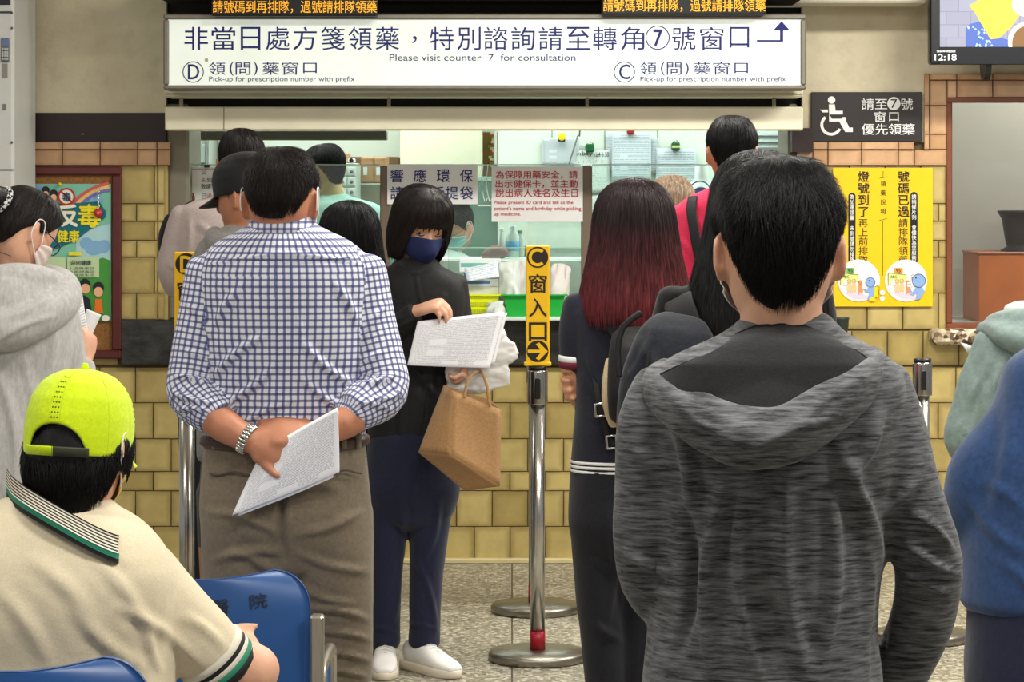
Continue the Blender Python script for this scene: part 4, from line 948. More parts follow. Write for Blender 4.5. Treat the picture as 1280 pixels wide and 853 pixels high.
# ------------------------------------------------------------------ people: builders
class Fig:
    def __init__(s, Y): s.Y = Y; s.k = Y/F; s.s = F/Y; s.ground = HY+CZ*F/Y
    def w(s, px, py, d=0):
        Y = s.Y+d*s.k; return np.array([(px-HX)*Y/F, Y, CZ-(py-HY)*Y/F])
    def q(s, p):
        px, py, d, r = p[:4]; r2 = p[4] if len(p) > 4 else r
        return (*s.w(px, py, d), r*s.k, r2*s.k)
    def tube(s, pts, n=20, ref=(1, 0, 0), p=2.0, caps=.6, flat=False, res=.02): return Tube([s.q(x) for x in pts], n, res, ref, p, caps, flat)
    def torso(s, rows, yaw=0, p=2.3): return s.tube(rows, 40, (cos(radians(yaw)), -sin(radians(yaw)), 0), p, .3, True)

HZ = np.array([-.118, -.113, -.105, -.092, -.075, -.055, -.035, -.010, .010, .035, .065, .090, .105, .113, .118])
HW = np.array([.004, .022, .037, .050, .060, .067, .072, .0755, .077, .077, .072, .059, .041, .022, .003])
HF = np.array([.060, .073, .081, .087, .089, .090, .091, .092, .091, .093, .088, .072, .049, .025, .003])
HB = np.array([-.055, -.030, .002, .030, .055, .074, .089, .099, .102, .101, .095, .079, .057, .032, .003])
class Head:
    def __init__(s, c, yaw=0, pitch=0, roll=0, sc=1.0):
        y, p, r = radians(-yaw), radians(-pitch), radians(roll)
        Rz = np.array([[cos(y), -sin(y), 0], [sin(y), cos(y), 0], [0, 0, 1]]); Rx = np.array([[1, 0, 0], [0, cos(p), -sin(p)], [0, sin(p), cos(p)]]); Ry = np.array([[cos(r), 0, sin(r)], [0, 1, 0], [-sin(r), 0, cos(r)]])
        s.R = Rz@Rx@Ry; s.c = np.array(c, float); s.sc = sc
    def w(s, V): return s.c+(np.asarray(V, float)*s.sc)@s.R.T
    def dims(s, z): return np.interp(z, HZ, HW), np.interp(z, HZ, HF), np.interp(z, HZ, HB)
    def surf(s, a, z, off=0.0):
        a = np.asarray(a, float); z = np.asarray(z, float); wd, f, b = s.dims(z); ca, sa = np.cos(a), np.sin(a)
        return np.stack([(wd+off)*sa, np.where(ca > 0, (f+off)*ca, (b+off)*ca), z+0*a], -1)
    def tube(s, pts, n=10, ref=(1, 0, 0), res=.004, p=2, caps=.7):
        T = Tube(pts, n, res, ref, p, caps); T.V = s.w(T.V); T.C = s.w(T.C); return T
    def parts(s):
        n = 56; zs = np.concatenate([np.linspace(-.117, -.06, 14), np.linspace(-.055, .06, 26), .06+.058*np.sin(np.linspace(.1, pi/2, 14))]); V = []
        a = np.linspace(0, 2*pi, n, endpoint=False); am = np.minimum(a, 2*pi-a)
        for z in zs:
            q = s.surf(a, np.full(n, z))
            sx = q[:, 0]; fr = np.cos(a) > 0
            e = np.exp(-((np.abs(sx)-.031)/.014)**2-((z-.004)/.011)**2)*.008*fr             # eye sockets
            br = np.exp(-((np.abs(sx)-.028)/.022)**2-((z-.026)/.009)**2)*.003*fr            # brow
            ck = np.exp(-((np.abs(sx)-.044)/.018)**2-((z+.030)/.016)**2)*.004*fr            # cheek
            ch = np.exp(-(sx/.018)**2-((z+.100)/.014)**2)*.006*fr                           # chin
            q[:, 1] += -e+br+ck+ch; V.append(q)
        V = np.vstack(V); m = len(zs); Fc = [(i*n+k, i*n+(k+1) % n, (i+1)*n+(k+1) % n, (i+1)*n+k) for i in range(m-1) for k in range(n)]
        Fc.append(tuple(range(n))[::-1]); Fc.append(tuple((m-1)*n+k for k in range(n)))
        out = [(s.w(V), Fc)]
        out.append(s.tube([(0, .086, .018, .006), (0, .094, .0, .0075), (0, .103, -.018, .010), (0, .108, -.030, .0125), (0, .098, -.038, .011)]))
        for g in (-1, 1):
            out.append(s.tube([(g*.010, .094, -.034, .008), (g*.014, .090, -.036, .007)]))
            e1 = np.array([g*.55, -.83, 0]); b0 = np.array([g*.073, -.002, -.012])
            rim = [(*(b0+e1*(.013+.016*cos(t))+np.array([0, 0, .031*sin(t)+.004*cos(t)])), .0042) for t in np.linspace(radians(205), radians(-70), 12)]
            out.append(s.tube(rim, 8)); out.append(s.tube([(*(b0+e1*.010+np.array([0, 0, z])), r1, .0048) for z, r1 in ((-.030, .007), (-.02, .010), (0, .015), (.016, .016), (.026, .012))], 14, ref=e1))
            out.append(s.tube([(g*.020, .083, .0145, .0038), (g*.031, .0845, .0165, .0042), (g*.043, .077, .0135, .0036)], 8))   # upper lid
            out.append(s.tube([(g*.020, .083, -.006, .003), (g*.031, .0845, -.0085, .0034), (g*.043, .077, -.005, .003)], 8))      # lower lid
        out.append(s.tube([(-.024, .080, -.066, .003), (-.008, .0915, -.062, .0055), (0, .092, -.064, .005), (.008, .0915, -.062, .0055), (.024, .080, -.066, .003)]))
        out.append(s.tube([(-.022, .080, -.069, .003), (0, .0905, -.0735, .0065), (.022, .080, -.069, .003)]))
        return out

STY = {  # hair envelopes: z, half width, front, back
 'short': ([.129, .125, .114, .094, .068, .042, .022, .006, -.010, -.035, -.055, -.08, -.11], [.004, .031, .051, .068, .0805, .0845, .082, .0790, .0768, .0728, .0678, .0610, .058], [.004, .036, .064, .088, .100, .102, .097, .093, .091, .085, .08, .07, .06], [.004, .042, .074, .097, .111, .115, .1135, .110, .105, .0925, .078, .067, .066]),
 'crop': ([.124, .120, .110, .091, .066, .042, .022, .006, -.010, -.035, -.055, -.08, -.11], [.004, .027, .046, .063, .0755, .0795, .0795, .0782, .0765, .0728, .0678, .0610, .058], [.004, .032, .058, .082, .095, .097, .095, .092, .09, .085, .08, .07, .06], [.004, .038, .068, .090, .103, .107, .1065, .105, .102, .0915, .077, .067, .066]),
 'bob': ([.132, .126, .114, .094, .066, .036, .0, -.035, -.06, -.085, -.105, -.125], [.004, .036, .062, .082, .094, .099, .101, .102, .101, .097, .09, .082], [.004, .038, .068, .090, .101, .104, .103, .10, .097, .094, .088, .08], [.004, .044, .078, .102, .115, .119, .118, .112, .104, .096, .088, .08]),
 'long': ([.132, .126, .114, .094, .066, .036, .0, -.06, -.11, -.16, -.21, -.26, -.34, -.45], [.004, .036, .064, .085, .098, .104, .108, .116, .128, .140, .144, .138, .125, .11], [.004, .038, .066, .088, .098, .098, .09, .07, .05, .04, .04, .04, .04, .04], [.004, .044, .078, .102, .114, .118, .118, .115, .118, .122, .122, .118, .11, .10]),
 'shag': ([.124, .120, .110, .091, .066, .040, .015, -.010, -.035, -.055, -.075, -.095, -.12], [.004, .031, .053, .069, .080, .085, .087, .088, .087, .085, .080, .071, .064], [.004, .032, .058, .082, .095, .097, .095, .092, .09, .085, .08, .07, .06], [.004, .038, .068, .090, .104, .109, .112, .114, .112, .107, .098, .088, .08]),
 'tied': ([.124, .120, .109, .09, .066, .036, .010, -.010, -.035, -.055, -.08], [.004, .032, .055, .072, .082, .085, .083, .08, .074, .066, .055], [.004, .034, .06, .084, .096, .099, .094, .09, .085, .08, .07], [.004, .042, .072, .094, .108, .113, .113, .109, .098, .082, .068]),
}
ZE = {  # hair line: angle from the face in degrees -> z
 'short': ([0, 30, 50, 62, 72, 84, 92, 104, 120, 140, 160, 180], [.070, .068, .055, .035, .012, -.016, .022, .024, -.020, -.062, -.074, -.076]),
 'fade': ([0, 30, 50, 62, 72, 84, 92, 104, 120, 140, 160, 180], [.070, .068, .055, .038, .018, -.008, .026, .028, -.014, -.062, -.080, -.084]),
 'nape': ([0, 30, 50, 62, 72, 84, 92, 104, 120, 140, 160, 180], [.070, .068, .055, .038, .018, -.008, .026, .030, .000, -.034, -.044, -.046]),
 'bob': ([0, 20, 34, 42, 50, 90, 140, 180], [.030, .028, .022, -.03, -.105, -.118, -.118, -.118]),
 'tied': ([0, 30, 50, 62, 72, 88, 96, 112, 130, 150, 180], [.074, .072, .06, .035, .012, -.005, .012, -.01, -.05, -.07, -.075]),
}
def hair(name, H, sty, zend, m, parent, n=2600, seed=1, wd=.0009, lift=.006, over=.0, whorl=.35, dv=(.25, .6), jit=.05, taper_n=10, tipvar=.0, smoothness=1.0, vmin=0.0, wave=0.0):
    hz, hw, hf, hb = [np.array(x, float) for x in STY[sty]]; o = np.argsort(hz); hz, hw, hf, hb = hz[o], hw[o], hf[o], hb[o]; zt = hz[-1]
    if isinstance(zend, str): za, zv = ZE[zend]; zfun = lambda a: np.interp(np.degrees(np.abs((a+pi) % (2*pi)-pi)), za, zv)
    else: zfun = zend
    def env(a, v, off=0.0):
        ze = zfun(a); fz = np.where(v <= 1, 1-np.cos(np.clip(v, 0, 1)*pi*.5)*1.0, 1+(v-1)*1.2)
        fz = np.where(v <= 1, .55*fz+.45*np.clip(v, 0, 1)**1.3, fz); z = zt-(zt-ze)*fz
        w_, f_, b_ = np.interp(z, hz, hw), np.interp(z, hz, hf), np.interp(z, hz, hb); ca, sa = np.cos(a), np.sin(a)
        r = np.stack([(w_+off)*sa, np.where(ca > 0, (f_+off)*ca, (b_+off)*ca), z+off*.5*np.clip((z-.08)/.04, 0, 1)], -1); return r
    NA, NV = 72, 30; A = np.linspace(-pi, pi, NA, endpoint=False); V = []; uvv = []
    rng = np.random.default_rng(seed)
    for v in np.linspace(0.03, 1, NV):
        base = env(A, np.full(NA, v), -.0015); V.append(base); uvv += [(.5, v)]*NA
    last = env(A, np.full(NA, 1.0), -.016); V.append(last); uvv += [(.5, 1)]*NA
    V = np.vstack(V); V += (noise(V*np.array([90, 90, 22]), seed)*.0022*smoothness)[:, None]*np.sign(V)*np.array([1, 1, .3])
    Fc = [(i*NA+k, (i+1)*NA+k, (i+1)*NA+(k+1) % NA, i*NA+(k+1) % NA) for i in range(NV) for k in range(NA)]; Fc.append(tuple(range(NA)))
    allV = [H.w(V)]; FF = Fc; uvs = [uvv[i] for f in Fc for i in f]; nb = len(V)
    K = 6; a0 = rng.uniform(-pi, pi, n); v0 = vmin+(rng.uniform(0, 1, n)**.7*.86)*(1-vmin); L_ = rng.uniform(dv[0], dv[1], n); v1 = np.minimum(v0+L_, 1+over*rng.uniform(-.3, 1, n)); da = rng.normal(0, jit, n); lf = rng.uniform(.2, 1, n)*lift
    t = np.linspace(0, 1, K); paths = []; rad = []
    clump = .06*np.sin(a0*9+seed)+.04*np.sin(a0*23)
    for ti in t:
        v = v0+(v1-v0)*ti; a = a0+(da+clump*.4)*ti*(1-.3*ti)+wave*np.sin(v*9+a0*5)*ti
        fd = np.clip((1.12-v)*3.2, .12, 1); p = env(a, v, lf*fd*ti**1.6+.0004); q = env(a, v, lf*fd*ti**1.6+.0024); paths.append(p); rad.append(q-p)
    Pth = np.stack(paths, 1); R_ = np.stack(rad, 1); R_ /= np.linalg.norm(R_, axis=2)[..., None]+1e-9
    Tn = np.gradient(Pth, axis=1); Tn /= np.linalg.norm(Tn, axis=2)[..., None]+1e-9; S_ = np.cross(Tn, R_); wv = (wd*(1-t**2*.85)/H.sc)[None, :, None]
    ring = np.stack([Pth+S_*wv, Pth-S_*wv, Pth+R_*wv*1.2], 2)         # n,K,3,3
    sv = H.w(ring.reshape(-1, 3)); allV.append(sv); vv = (v0[:, None]+(v1-v0)[:, None]*t[None]); base = nb+np.arange(n)*K*3
    for i in range(K-1):
        for j in range(3):
            j2 = (j+1) % 3; f = np.stack([base+i*3+j, base+i*3+j2, base+(i+1)*3+j2, base+(i+1)*3+j], 1); FF.extend(f.tolist())
            u = rng.random(n); q = np.stack([np.stack([u, vv[:, i]], 1), np.stack([u, vv[:, i]], 1), np.stack([u, vv[:, i+1]], 1), np.stack([u, vv[:, i+1]], 1)], 1); uvs.extend(q.reshape(-1, 2).tolist())
    return mk(name, np.vstack(allV), FF, m, parent, True, uv=uvs)

def fold_disp(fig, V, N, folds, front=True):
    """folds: px0,py0,px1,py1,width px,depth px ; ridge with a trough on each side, pressed into the surface along its normal"""
    px = HX+V[:, 0]*F/V[:, 1]; py = HY+(CZ-V[:, 2])*F/V[:, 1]; D = np.zeros(len(V))
    for x0, y0, x1, y1, w_, d_ in folds:
        ex, ey = x1-x0, y1-y0; l2 = ex*ex+ey*ey; t = ((px-x0)*ex+(py-y0)*ey)/l2; tc = np.clip(t, 0, 1)
        # slight bow so that folds are not ruler straight
        bow = .06*math.sqrt(l2)*np.sin(pi*tc)*(1 if (int(x0+y1) % 2) else -1)
        nx, ny = -ey/math.sqrt(l2), ex/math.sqrt(l2)
        dist = np.hypot(px-(x0+ex*tc+nx*bow), py-(y0+ey*tc+ny*bow))/w_; env = np.sin(pi*np.clip(tc*.9+.05, 0, 1))**.7
        D += d_*env*(1-1.2*dist**2)*np.exp(-dist**2)
    if front: D *= np.clip(.25-N[:, 1]*1.2, 0, 1)
    return V+N*(D*fig.k)[:, None]

def cloth_uv(tubes, V, Fc):
    """cloth coordinates in metres: around and along whichever tube each face belongs to"""
    fa = np.array([tuple(f[:4]) if len(f) >= 4 else (*f, f[-1]) for f in Fc]); cen = V[fa].mean(1); best = np.full(len(fa), 1e9); part = np.zeros(len(fa), int)
    for ti, T in enumerate(tubes):
        for c0 in range(0, len(cen), 20000):
            q = cen[c0:c0+20000]; d = q[:, None]-T.C[None]; al = (d*T.T[None]).sum(2); a = (d*T.N[None]).sum(2)/T.rx; b = (d*T.B[None]).sum(2)/T.ry
            m_ = (a*a+b*b+(al/(.5*(T.rx+T.ry)))**2*.6).min(1); s = m_ < best[c0:c0+20000]; best[c0:c0+20000][s] = m_[s]; part[c0:c0+20000][s] = ti
    uv = np.zeros((len(fa), 4, 2))
    for ti, T in enumerate(tubes):
        sel = np.where(part == ti)[0]
        if not len(sel): continue
        rx, ry = T.rx.mean(), T.ry.mean(); th = np.linspace(-pi, pi, 721); dl = np.hypot(rx*np.sin(th), ry*np.cos(th)); arc = np.concatenate([[0], np.cumsum((dl[1:]+dl[:-1])/2*(th[1]-th[0]))]); tot = arc[-1]
        def coords(q):
            k = ((q[:, None]-T.C[None])**2).sum(2).argmin(1); d = q-T.C[k]; al = (d*T.T[k]).sum(1); a = (d*T.N[k]).sum(1)/T.rx[k]; b = (d*T.B[k]).sum(1)/T.ry[k]
            return np.interp(np.arctan2(b, a), th, arc), T.s[k]+al
        for c0 in range(0, len(sel), 8000):
            ss = sel[c0:c0+8000]; u0, v0 = coords(cen[ss])
            for j in range(4):
                u, v = coords(V[fa[ss, j]]); u = u+np.round((u0-u)/tot)*tot; uv[ss, j, 0] = u; uv[ss, j, 1] = v
    out = []
    for f, q in zip(Fc, uv): out += q[:min(4, len(f))].tolist()+[q[3].tolist()]*max(0, len(f)-4)
    return out

def garment(name, fig, tubes, m, parent, voxel=.008, it=4, folds=(), wr=.002, wf=(9, 9, 6), seed=1, uv=False, cut=None, label=None, mat2=None, extra=None):
    V, N, Fc = remesh(tubes, voxel, it)
    if folds: V = fold_disp(fig, V, N, folds)
    if wr:
        n = noise(V*np.array(wf), seed)+.5*noise(V*np.array(wf)*2.3, seed+3); V = V+N*(wr*n)[:, None]
    mi = None
    if mat2: mi = [1 if mat2[1](V[list(f)].mean(0)) else 0 for f in Fc]; m = [m, mat2[0]]
    return mk(name, V, Fc, m, parent, True, uv=cloth_uv(tubes, V, Fc) if uv else None, mi=mi, label=label)

def hand_tubes(wr, f, b, s, L_=.185, curl=((25, 35, 25),)*4, spread=(.10, .03, -.04, -.12), thumb=(.65, .62, -.25), thumb_bend=18, scale=1.0):
    """wr wrist; f finger direction; b back-of-hand normal; s thumb side"""
    wr = np.array(wr, float); f = np.array(f, float); f /= np.linalg.norm(f); b = np.array(b, float); b -= f*np.dot(b, f); b /= np.linalg.norm(b)
    s0 = np.cross(f, b); s = s0 if np.dot(s0, s) > 0 else -s0; u = L_/.185*scale; out = []
    P_ = lambda a, c, e: wr+(f*a+s*c+b*e)*u
    out.append(Tube([(*P_(-.02, 0, 0), .026*u, .019*u), (*P_(.012, 0, 0), .029*u, .017*u), (*P_(.045, 0, .002), .039*u, .0155*u), (*P_(.078, 0, .003), .041*u, .0135*u), (*P_(.094, 0, .002), .037*u, .010*u)], 18, .01, s, 2.5, .6))
    ln = (.070, .078, .072, .056); of = (.029, .010, -.009, -.027); rr = (.0088, .0092, .0086, .0076); kx = (.086, .091, .087, .078)
    for i in range(4):
        c = curl[i]; d = f+s*spread[i]; d /= np.linalg.norm(d); p = P_(kx[i]-.02, of[i], 0); pts = [(*p, rr[i]*u*1.0)]; p = P_(kx[i], of[i], .002); pts.append((*p, rr[i]*u*1.06)); ang = 0
        for fr, a in zip((.45, .30, .25), c):
            ang += radians(a); dd = d*cos(ang)-b*sin(ang); q = p+dd*ln[i]*fr*u*.5; p = p+dd*ln[i]*fr*u
            sh = .96 if fr > .3 else (.9 if fr > .26 else .74); pts.append((*q, rr[i]*u*sh*.97)); pts.append((*p, rr[i]*u*sh))
        out.append(Tube(pts, 12, .006, s, 2, .8))
    t = f*thumb[0]+s*thumb[1]+b*thumb[2]; t /= np.linalg.norm(t); p = P_(.012, .018, -.003); pts = [(*p, .013*u), (*(p+(f*.6+s*.6)*.022*u), .0145*u)]; p = P_(.032, .034, -.006)
    for l, r, kb in ((.026, .0118, 0), (.022, .0105, thumb_bend), (.012, .008, thumb_bend)):
        a = radians(kb); t2 = f*.9-b*.25; t = t*cos(a)+t2*sin(a); t /= np.linalg.norm(t); pts.append((*p, r*u)); p = p+t*l*u
    pts.append((*p, .0065*u)); out.append(Tube(pts, 12, .006, b, 2, .8)); return out

def person(fig, px, label):
    return empty('person', (P(px, 0, fig.Y)[0], fig.Y, 0), label, 'person')
def body(fig, root, H, skin_m, tubes, core, neck, voxel=.007, it=2):
    parts = H.parts()+[neck]+list(tubes)+[T.scaled(.80) for T in core]; V, N, Fc = remesh(parts, voxel, it, .4)
    return mk('body', V, Fc, skin_m, root, True)
def neck_to(H, fig, p, r=.054):
    """neck from inside the skull to the pixel point p (px,py,d)"""
    a = H.w([0, -.018, -.03]); b = fig.w(*p); d = b-a; return Tube([(*a, r*.96*H.sc, r*1.02*H.sc), (*(a+d*.5), r*.96, r), (*b, r*1.08, r*1.05)], 22, .015, (1, 0, 0), 2, .3)
def legs(fig, l, r, hip, ankle_r=24, rows=None):
    """two trouser legs: l, r = (px thigh, px ankle), hip = (py, radius)"""
    g = fig.ground; s = fig.s; out = []
    for a, b in (l, r):
        y0 = hip[0]; out.append(fig.tube([(a, y0, 0, hip[1], hip[1]*1.12), (a+(b-a)*.35, y0+(g-y0)*.35, 0, hip[1]*.86, hip[1]*.94), (a+(b-a)*.55, y0+(g-y0)*.55, -2, hip[1]*.74, hip[1]*.78), (a+(b-a)*.8, y0+(g-y0)*.8, 1, hip[1]*.66, hip[1]*.7), (b, g-.055*s, 0, hip[1]*.58, hip[1]*.64)], 24, p=2.1))
    return out
def pelvis(fig, cx, y0, y1, rx, ry): return fig.tube([(cx, y0, 0, rx*.95, ry*.95), (cx, y0+(y1-y0)*.35, 0, rx, ry), (cx, y0+(y1-y0)*.7, -2, rx*1.02, ry*1.05), (cx, y1, 0, rx*.9, ry*.9)], 36, p=2.3, flat=True)
def shoe(fig, root, px, dirv, m, ms, L_=.26, dpx=0, laces=None):
    """shoe with upper, sole, laces: heel under the ankle at px, toe along dirv (x,y)"""
    d = np.array([dirv[0], dirv[1], 0.0]); d /= np.linalg.norm(d); sd = np.array([-d[1], d[0], 0]); Y = fig.Y+dpx*fig.k; c = np.array([(px-HX)*Y/F, Y, 0]); k = L_/.26
    def p(a, z, r1, r2): return (*(c+d*a*k+np.array([0, 0, z*k])), r1*k, r2*k)
    up = Tube([p(-.055, .055, .028, .040), p(-.03, .058, .034, .046), p(.02, .058, .036, .044), p(.07, .050, .040, .034), p(.12, .040, .043, .026), p(.16, .034, .040, .020), p(.19, .030, .028, .014)], 20, .01, sd, 2.3, .8)
    an = Tube([(*(c+np.array([0, 0, .05*k])), .036*k, .036*k), (*(c+np.array([0, 0, .10*k])), .036*k, .036*k)], 18, .01, d, 2, .3)
    V, N, Fc = remesh([up, an], .005, 3); V[:, 2] = np.maximum(V[:, 2], .018); o = mk('shoe', V, Fc, m, root, True)
    so = [(-.075, .030), (-.05, .038), (0, .036), (.05, .040), (.10, .047), (.15, .045), (.185, .033), (.205, .012)]
    out = [c+(d*a+sd*w_)*k for a, w_ in so]+[c+(d*a-sd*w_)*k for a, w_ in so[::-1]]; n = len(out); VV = []
    for z, sc_ in ((0, .94), (.004, 1), (.024, 1), (.030, .93)):
        cc = np.mean(out, 0); VV += [cc+(q-cc)*sc_+np.array([0, 0, z*k]) for q in out]
    Fs = [(i*n+j, i*n+(j+1) % n, (i+1)*n+(j+1) % n, (i+1)*n+j) for i in range(3) for j in range(n)]+[tuple(range(n))[::-1], tuple(3*n+j for j in range(n))]
    mk('sole', VV, Fs, ms, o, True)
    if laces:
        l = MB()
        for i in range(5):
            a = .035+i*.018; z = .098-i*.009; q0 = c+(d*a-sd*.020)*k+np.array([0, 0, (z-.004)*k]); q1 = c+d*(a+.004)*k+np.array([0, 0, (z+.004)*k]); q2 = c+(d*(a+.008)+sd*.020)*k+np.array([0, 0, (z-.004)*k])
            l.tube([(*q0, .0035), (*q1, .0035), (*q2, .0035)], 8, .01)
        l.build('laces', plain('lace_grey', (188, 186, 184), .7), o, True)
    return o
def mask(H, root, m, peak=0.0, a1=72, z0=-.108, z1=.002, loops=True):
    NA, NZ = 36, 18; V = []; A = np.radians(np.linspace(-a1, a1, NA)); hw = a1
    for lay in (0, 1):
        for j in range(NZ):
            t = j/(NZ-1); an = np.degrees(A)/hw
            zt = z1-.030*np.abs(an)**1.5; zb = z0+.045*np.abs(an)**1.6; z = zb+(zt-zb)*t
            nose = (.016+peak*.5)*np.exp(-(np.degrees(A)/16)**2)*np.exp(-((z+.026)/.030)**2)+peak*np.exp(-(np.degrees(A)/26)**2)*np.exp(-((t-.45)/.34)**2)
            off = .009+nose-.0016*lay+.0016*np.sin(t*pi*5)*(peak == 0)
            q = H.surf(A, np.maximum(z, -.100), 0); q[:, 2] = z; dirn = np.stack([np.sin(A), np.cos(A), 0*A], 1); q = q+dirn*off[:, None]; V.append(q)
    V = np.vstack(V); n1 = NA*NZ; Fc = []
    for j in range(NZ-1):
        for i in range(NA-1):
            f = (j*NA+i, j*NA+i+1, (j+1)*NA+i+1, (j+1)*NA+i); Fc.append(f); Fc.append(tuple(x+n1 for x in f[::-1]))
    bd = list(range(NA))+[(j+1)*NA-1 for j in range(1, NZ)]+[(NZ-1)*NA+i for i in range(NA-2, -1, -1)]+[j*NA for j in range(NZ-2, 0, -1)]
    for a, b in zip(bd, bd[1:]+bd[:1]): Fc.append((b, a, a+n1, b+n1))
    o = mk('face_mask', H.w(V), Fc, m, root, True)
    if loops:
        for g in (-1, 1):
            e = H.surf(radians(g*a1), -.03, .010); e2 = H.surf(radians(g*a1), -.062, .010); b0 = np.array([g*.088, -.026, .022]); b1 = np.array([g*.088, -.028, -.02])
            tb = H.tube([(*e, .0016), (*(np.array([g*.086, .0, .024])), .0016), (*b0, .0016), (*b1, .0016), (*(np.array([g*.08, .0, -.046])), .0016), (*e2, .0016)], 6); mk('ear_loop', tb.V, tb.F, plain('ear_loop_white', (226, 226, 224), .6), o, True)
    return o
def glasses(H, root, m=None):
    m = m or plain('glasses_black', (22, 22, 26), .3, .5); e = None
    for g in (-1, 1):
        V = [(g*.032+.023*cos(t), .112-.010*abs(cos(t)*.023+g*.032)/.05, .000+.017*sin(t), .0018) for t in np.linspace(0, 2*pi, 20)]; tb = H.tube(V, 8)
        o = mk('glasses_frame', tb.V, tb.F, m, root, True); tb = H.tube([(g*.055, .100, .006, .0018), (g*.080, .05, .006, .0018), (g*.083, -.012, .010, .0016), (g*.086, -.03, -.008, .0014)], 8); mk('temple', tb.V, tb.F, m, o, True)
    tb = H.tube([(-.010, .112, .003, .0016), (0, .1135, .006, .0016), (.010, .112, .003, .0016)], 8); mk('bridge', tb.V, tb.F, m, o, True)

SK = skin('warm_skin', (204, 150, 118)); SK2 = skin('pale_skin', (222, 172, 144)); SK3 = skin('tan_skin', (188, 128, 98))
HB1 = hairmat('black_hair', (19, 17, 18)); HB2 = hairmat('brown_black_hair', (30, 23, 21)); HRED = hairmat('red_dyed_hair', (34, 21, 23), (98, 36, 40)); HGREY = hairmat('sandy_grey_hair', (150, 130, 108))
M_shoe = plain('dark_shoe', (40, 38, 38), .5); M_shoes = plain('dark_sole', (26, 26, 26), .6); M_wsh = plain('white_shoe', (220, 218, 214), .7, .2, var=.05); M_wsole = plain('cream_sole', (206, 196, 178), .6)
def std_shoes(fig, root, a, b, m=None, yaw=0):
    for p in (a, b): shoe(fig, root, p, (sin(radians(yaw)), cos(radians(yaw))), m or M_shoe, M_shoes)
# ------------------------------------------------------------------ cloth materials
def plaidmat():
    t = NT('blue_check_shirt', .8, .25); uv = t.sep(t.coord(uvname='UVMap')); g = []
    for q, per, o in ((uv[0], .0152, .2), (uv[1], .0150, .35)):
        fr = t.math('FRACT', t.math('ADD', t.math('DIVIDE', q, per), o)); d = t.math('ABSOLUTE', t.math('SUBTRACT', fr, .5))
        g.append(t.ramp(d, [(.12, (1, 1, 1)), (.24, (0, 0, 0))]))
    a = t.mix(t.math('MULTIPLY', g[0], .84), L((216, 216, 226)), L((58, 70, 134))); a = t.mix(t.math('MULTIPLY', g[1], .80), a, L((44, 52, 104)))
    t.color(a); n = t.noise(t.coord(), 16, 4); t.bump(t.math('ADD', n, t.math('MULTIPLY', t.noise(t.coord(), 420, 2), .15)), .3, .012); t.b.inputs['Sheen Weight'].default_value = .1; return t.m
M_plaid = plaidmat()
M_khaki = fabric('khaki_twill', (126, 114, 96), (112, 100, 84), 120, rough=.8, bump=.3)
M_melange = fabric('dark_melange_knit', (108, 109, 113), (34, 35, 38), 230, (.10, .10, 1.0), contrast=(.36, .64), rough=.9, bump=.35, big=.12)
M_lining = fabric('black_hood_lining', (27, 28, 31), (16, 17, 19), 300, rough=.95, bump=.3, sheen=.25)
M_polo = fabric('sand_polo', (218, 206, 178), (208, 194, 166), 260, rough=.85, bump=.25)
M_lgrey = fabric('light_grey_melange', (192, 190, 188), (164, 162, 160), 110, (1, 1, .35), contrast=(.3, .7), rough=.95, bump=.3)
M_mgrey = fabric('mid_grey_melange', (140, 138, 134), (118, 116, 112), 120, rough=.95)
M_pinkgrey = fabric('pinkish_grey_shirt', (186, 170, 166), (174, 158, 154), 180, rough=.75, bump=.35)
M_nylon = fabric('black_nylon', (25, 24, 26), (18, 18, 19), 60, rough=.6, bump=.4, sheen=.05)
M_navy = fabric('navy_trousers', (28, 32, 58), (22, 26, 48), 90, rough=.85)
M_navypolo = fabric('dark_navy_polo', (28, 31, 46), (20, 23, 36), 160, rough=.85)
M_navypant = fabric('blackish_navy_trousers', (27, 28, 36), (20, 21, 28), 120, rough=.85)
M_pink = fabric('hot_pink_tee', (222, 52, 92), (206, 40, 78), 180, rough=.85)
M_blue = fabric('blue_sweatshirt', (42, 70, 114), (34, 58, 98), 90, rough=.9, bump=.2, sheen=.2)
M_sage = fabric('sage_windbreaker', (132, 150, 146), (114, 132, 128), 40, rough=.6, bump=.7)
M_blackt = fabric('black_tee', (25, 25, 27), (18, 18, 20), 160, rough=.9)
M_mintscrub = fabric('mint_scrubs', (176, 218, 206), (158, 204, 192), 120, rough=.8)
M_coat = fabric('white_coat', (222, 226, 226), (206, 212, 212), 120, rough=.8)
M_shorts = fabric('charcoal_shorts', (70, 70, 72), (58, 58, 60), 120, rough=.85)
M_black2 = plain('black_webbing', (26, 26, 28), .7, .3, var=.15, vscale=120)
M_stripe = None
def stripes(name, n, cols, axis=1):
    t = NT(name, .8, .25); uv = t.sep(t.coord(uvname='UVMap')); fr = t.math('FRACT', t.math('MULTIPLY', uv[axis], n))
    t.color(t.mix(t.math('GREATER_THAN', fr, .5), L(cols[0]), L(cols[1]))); return t.m

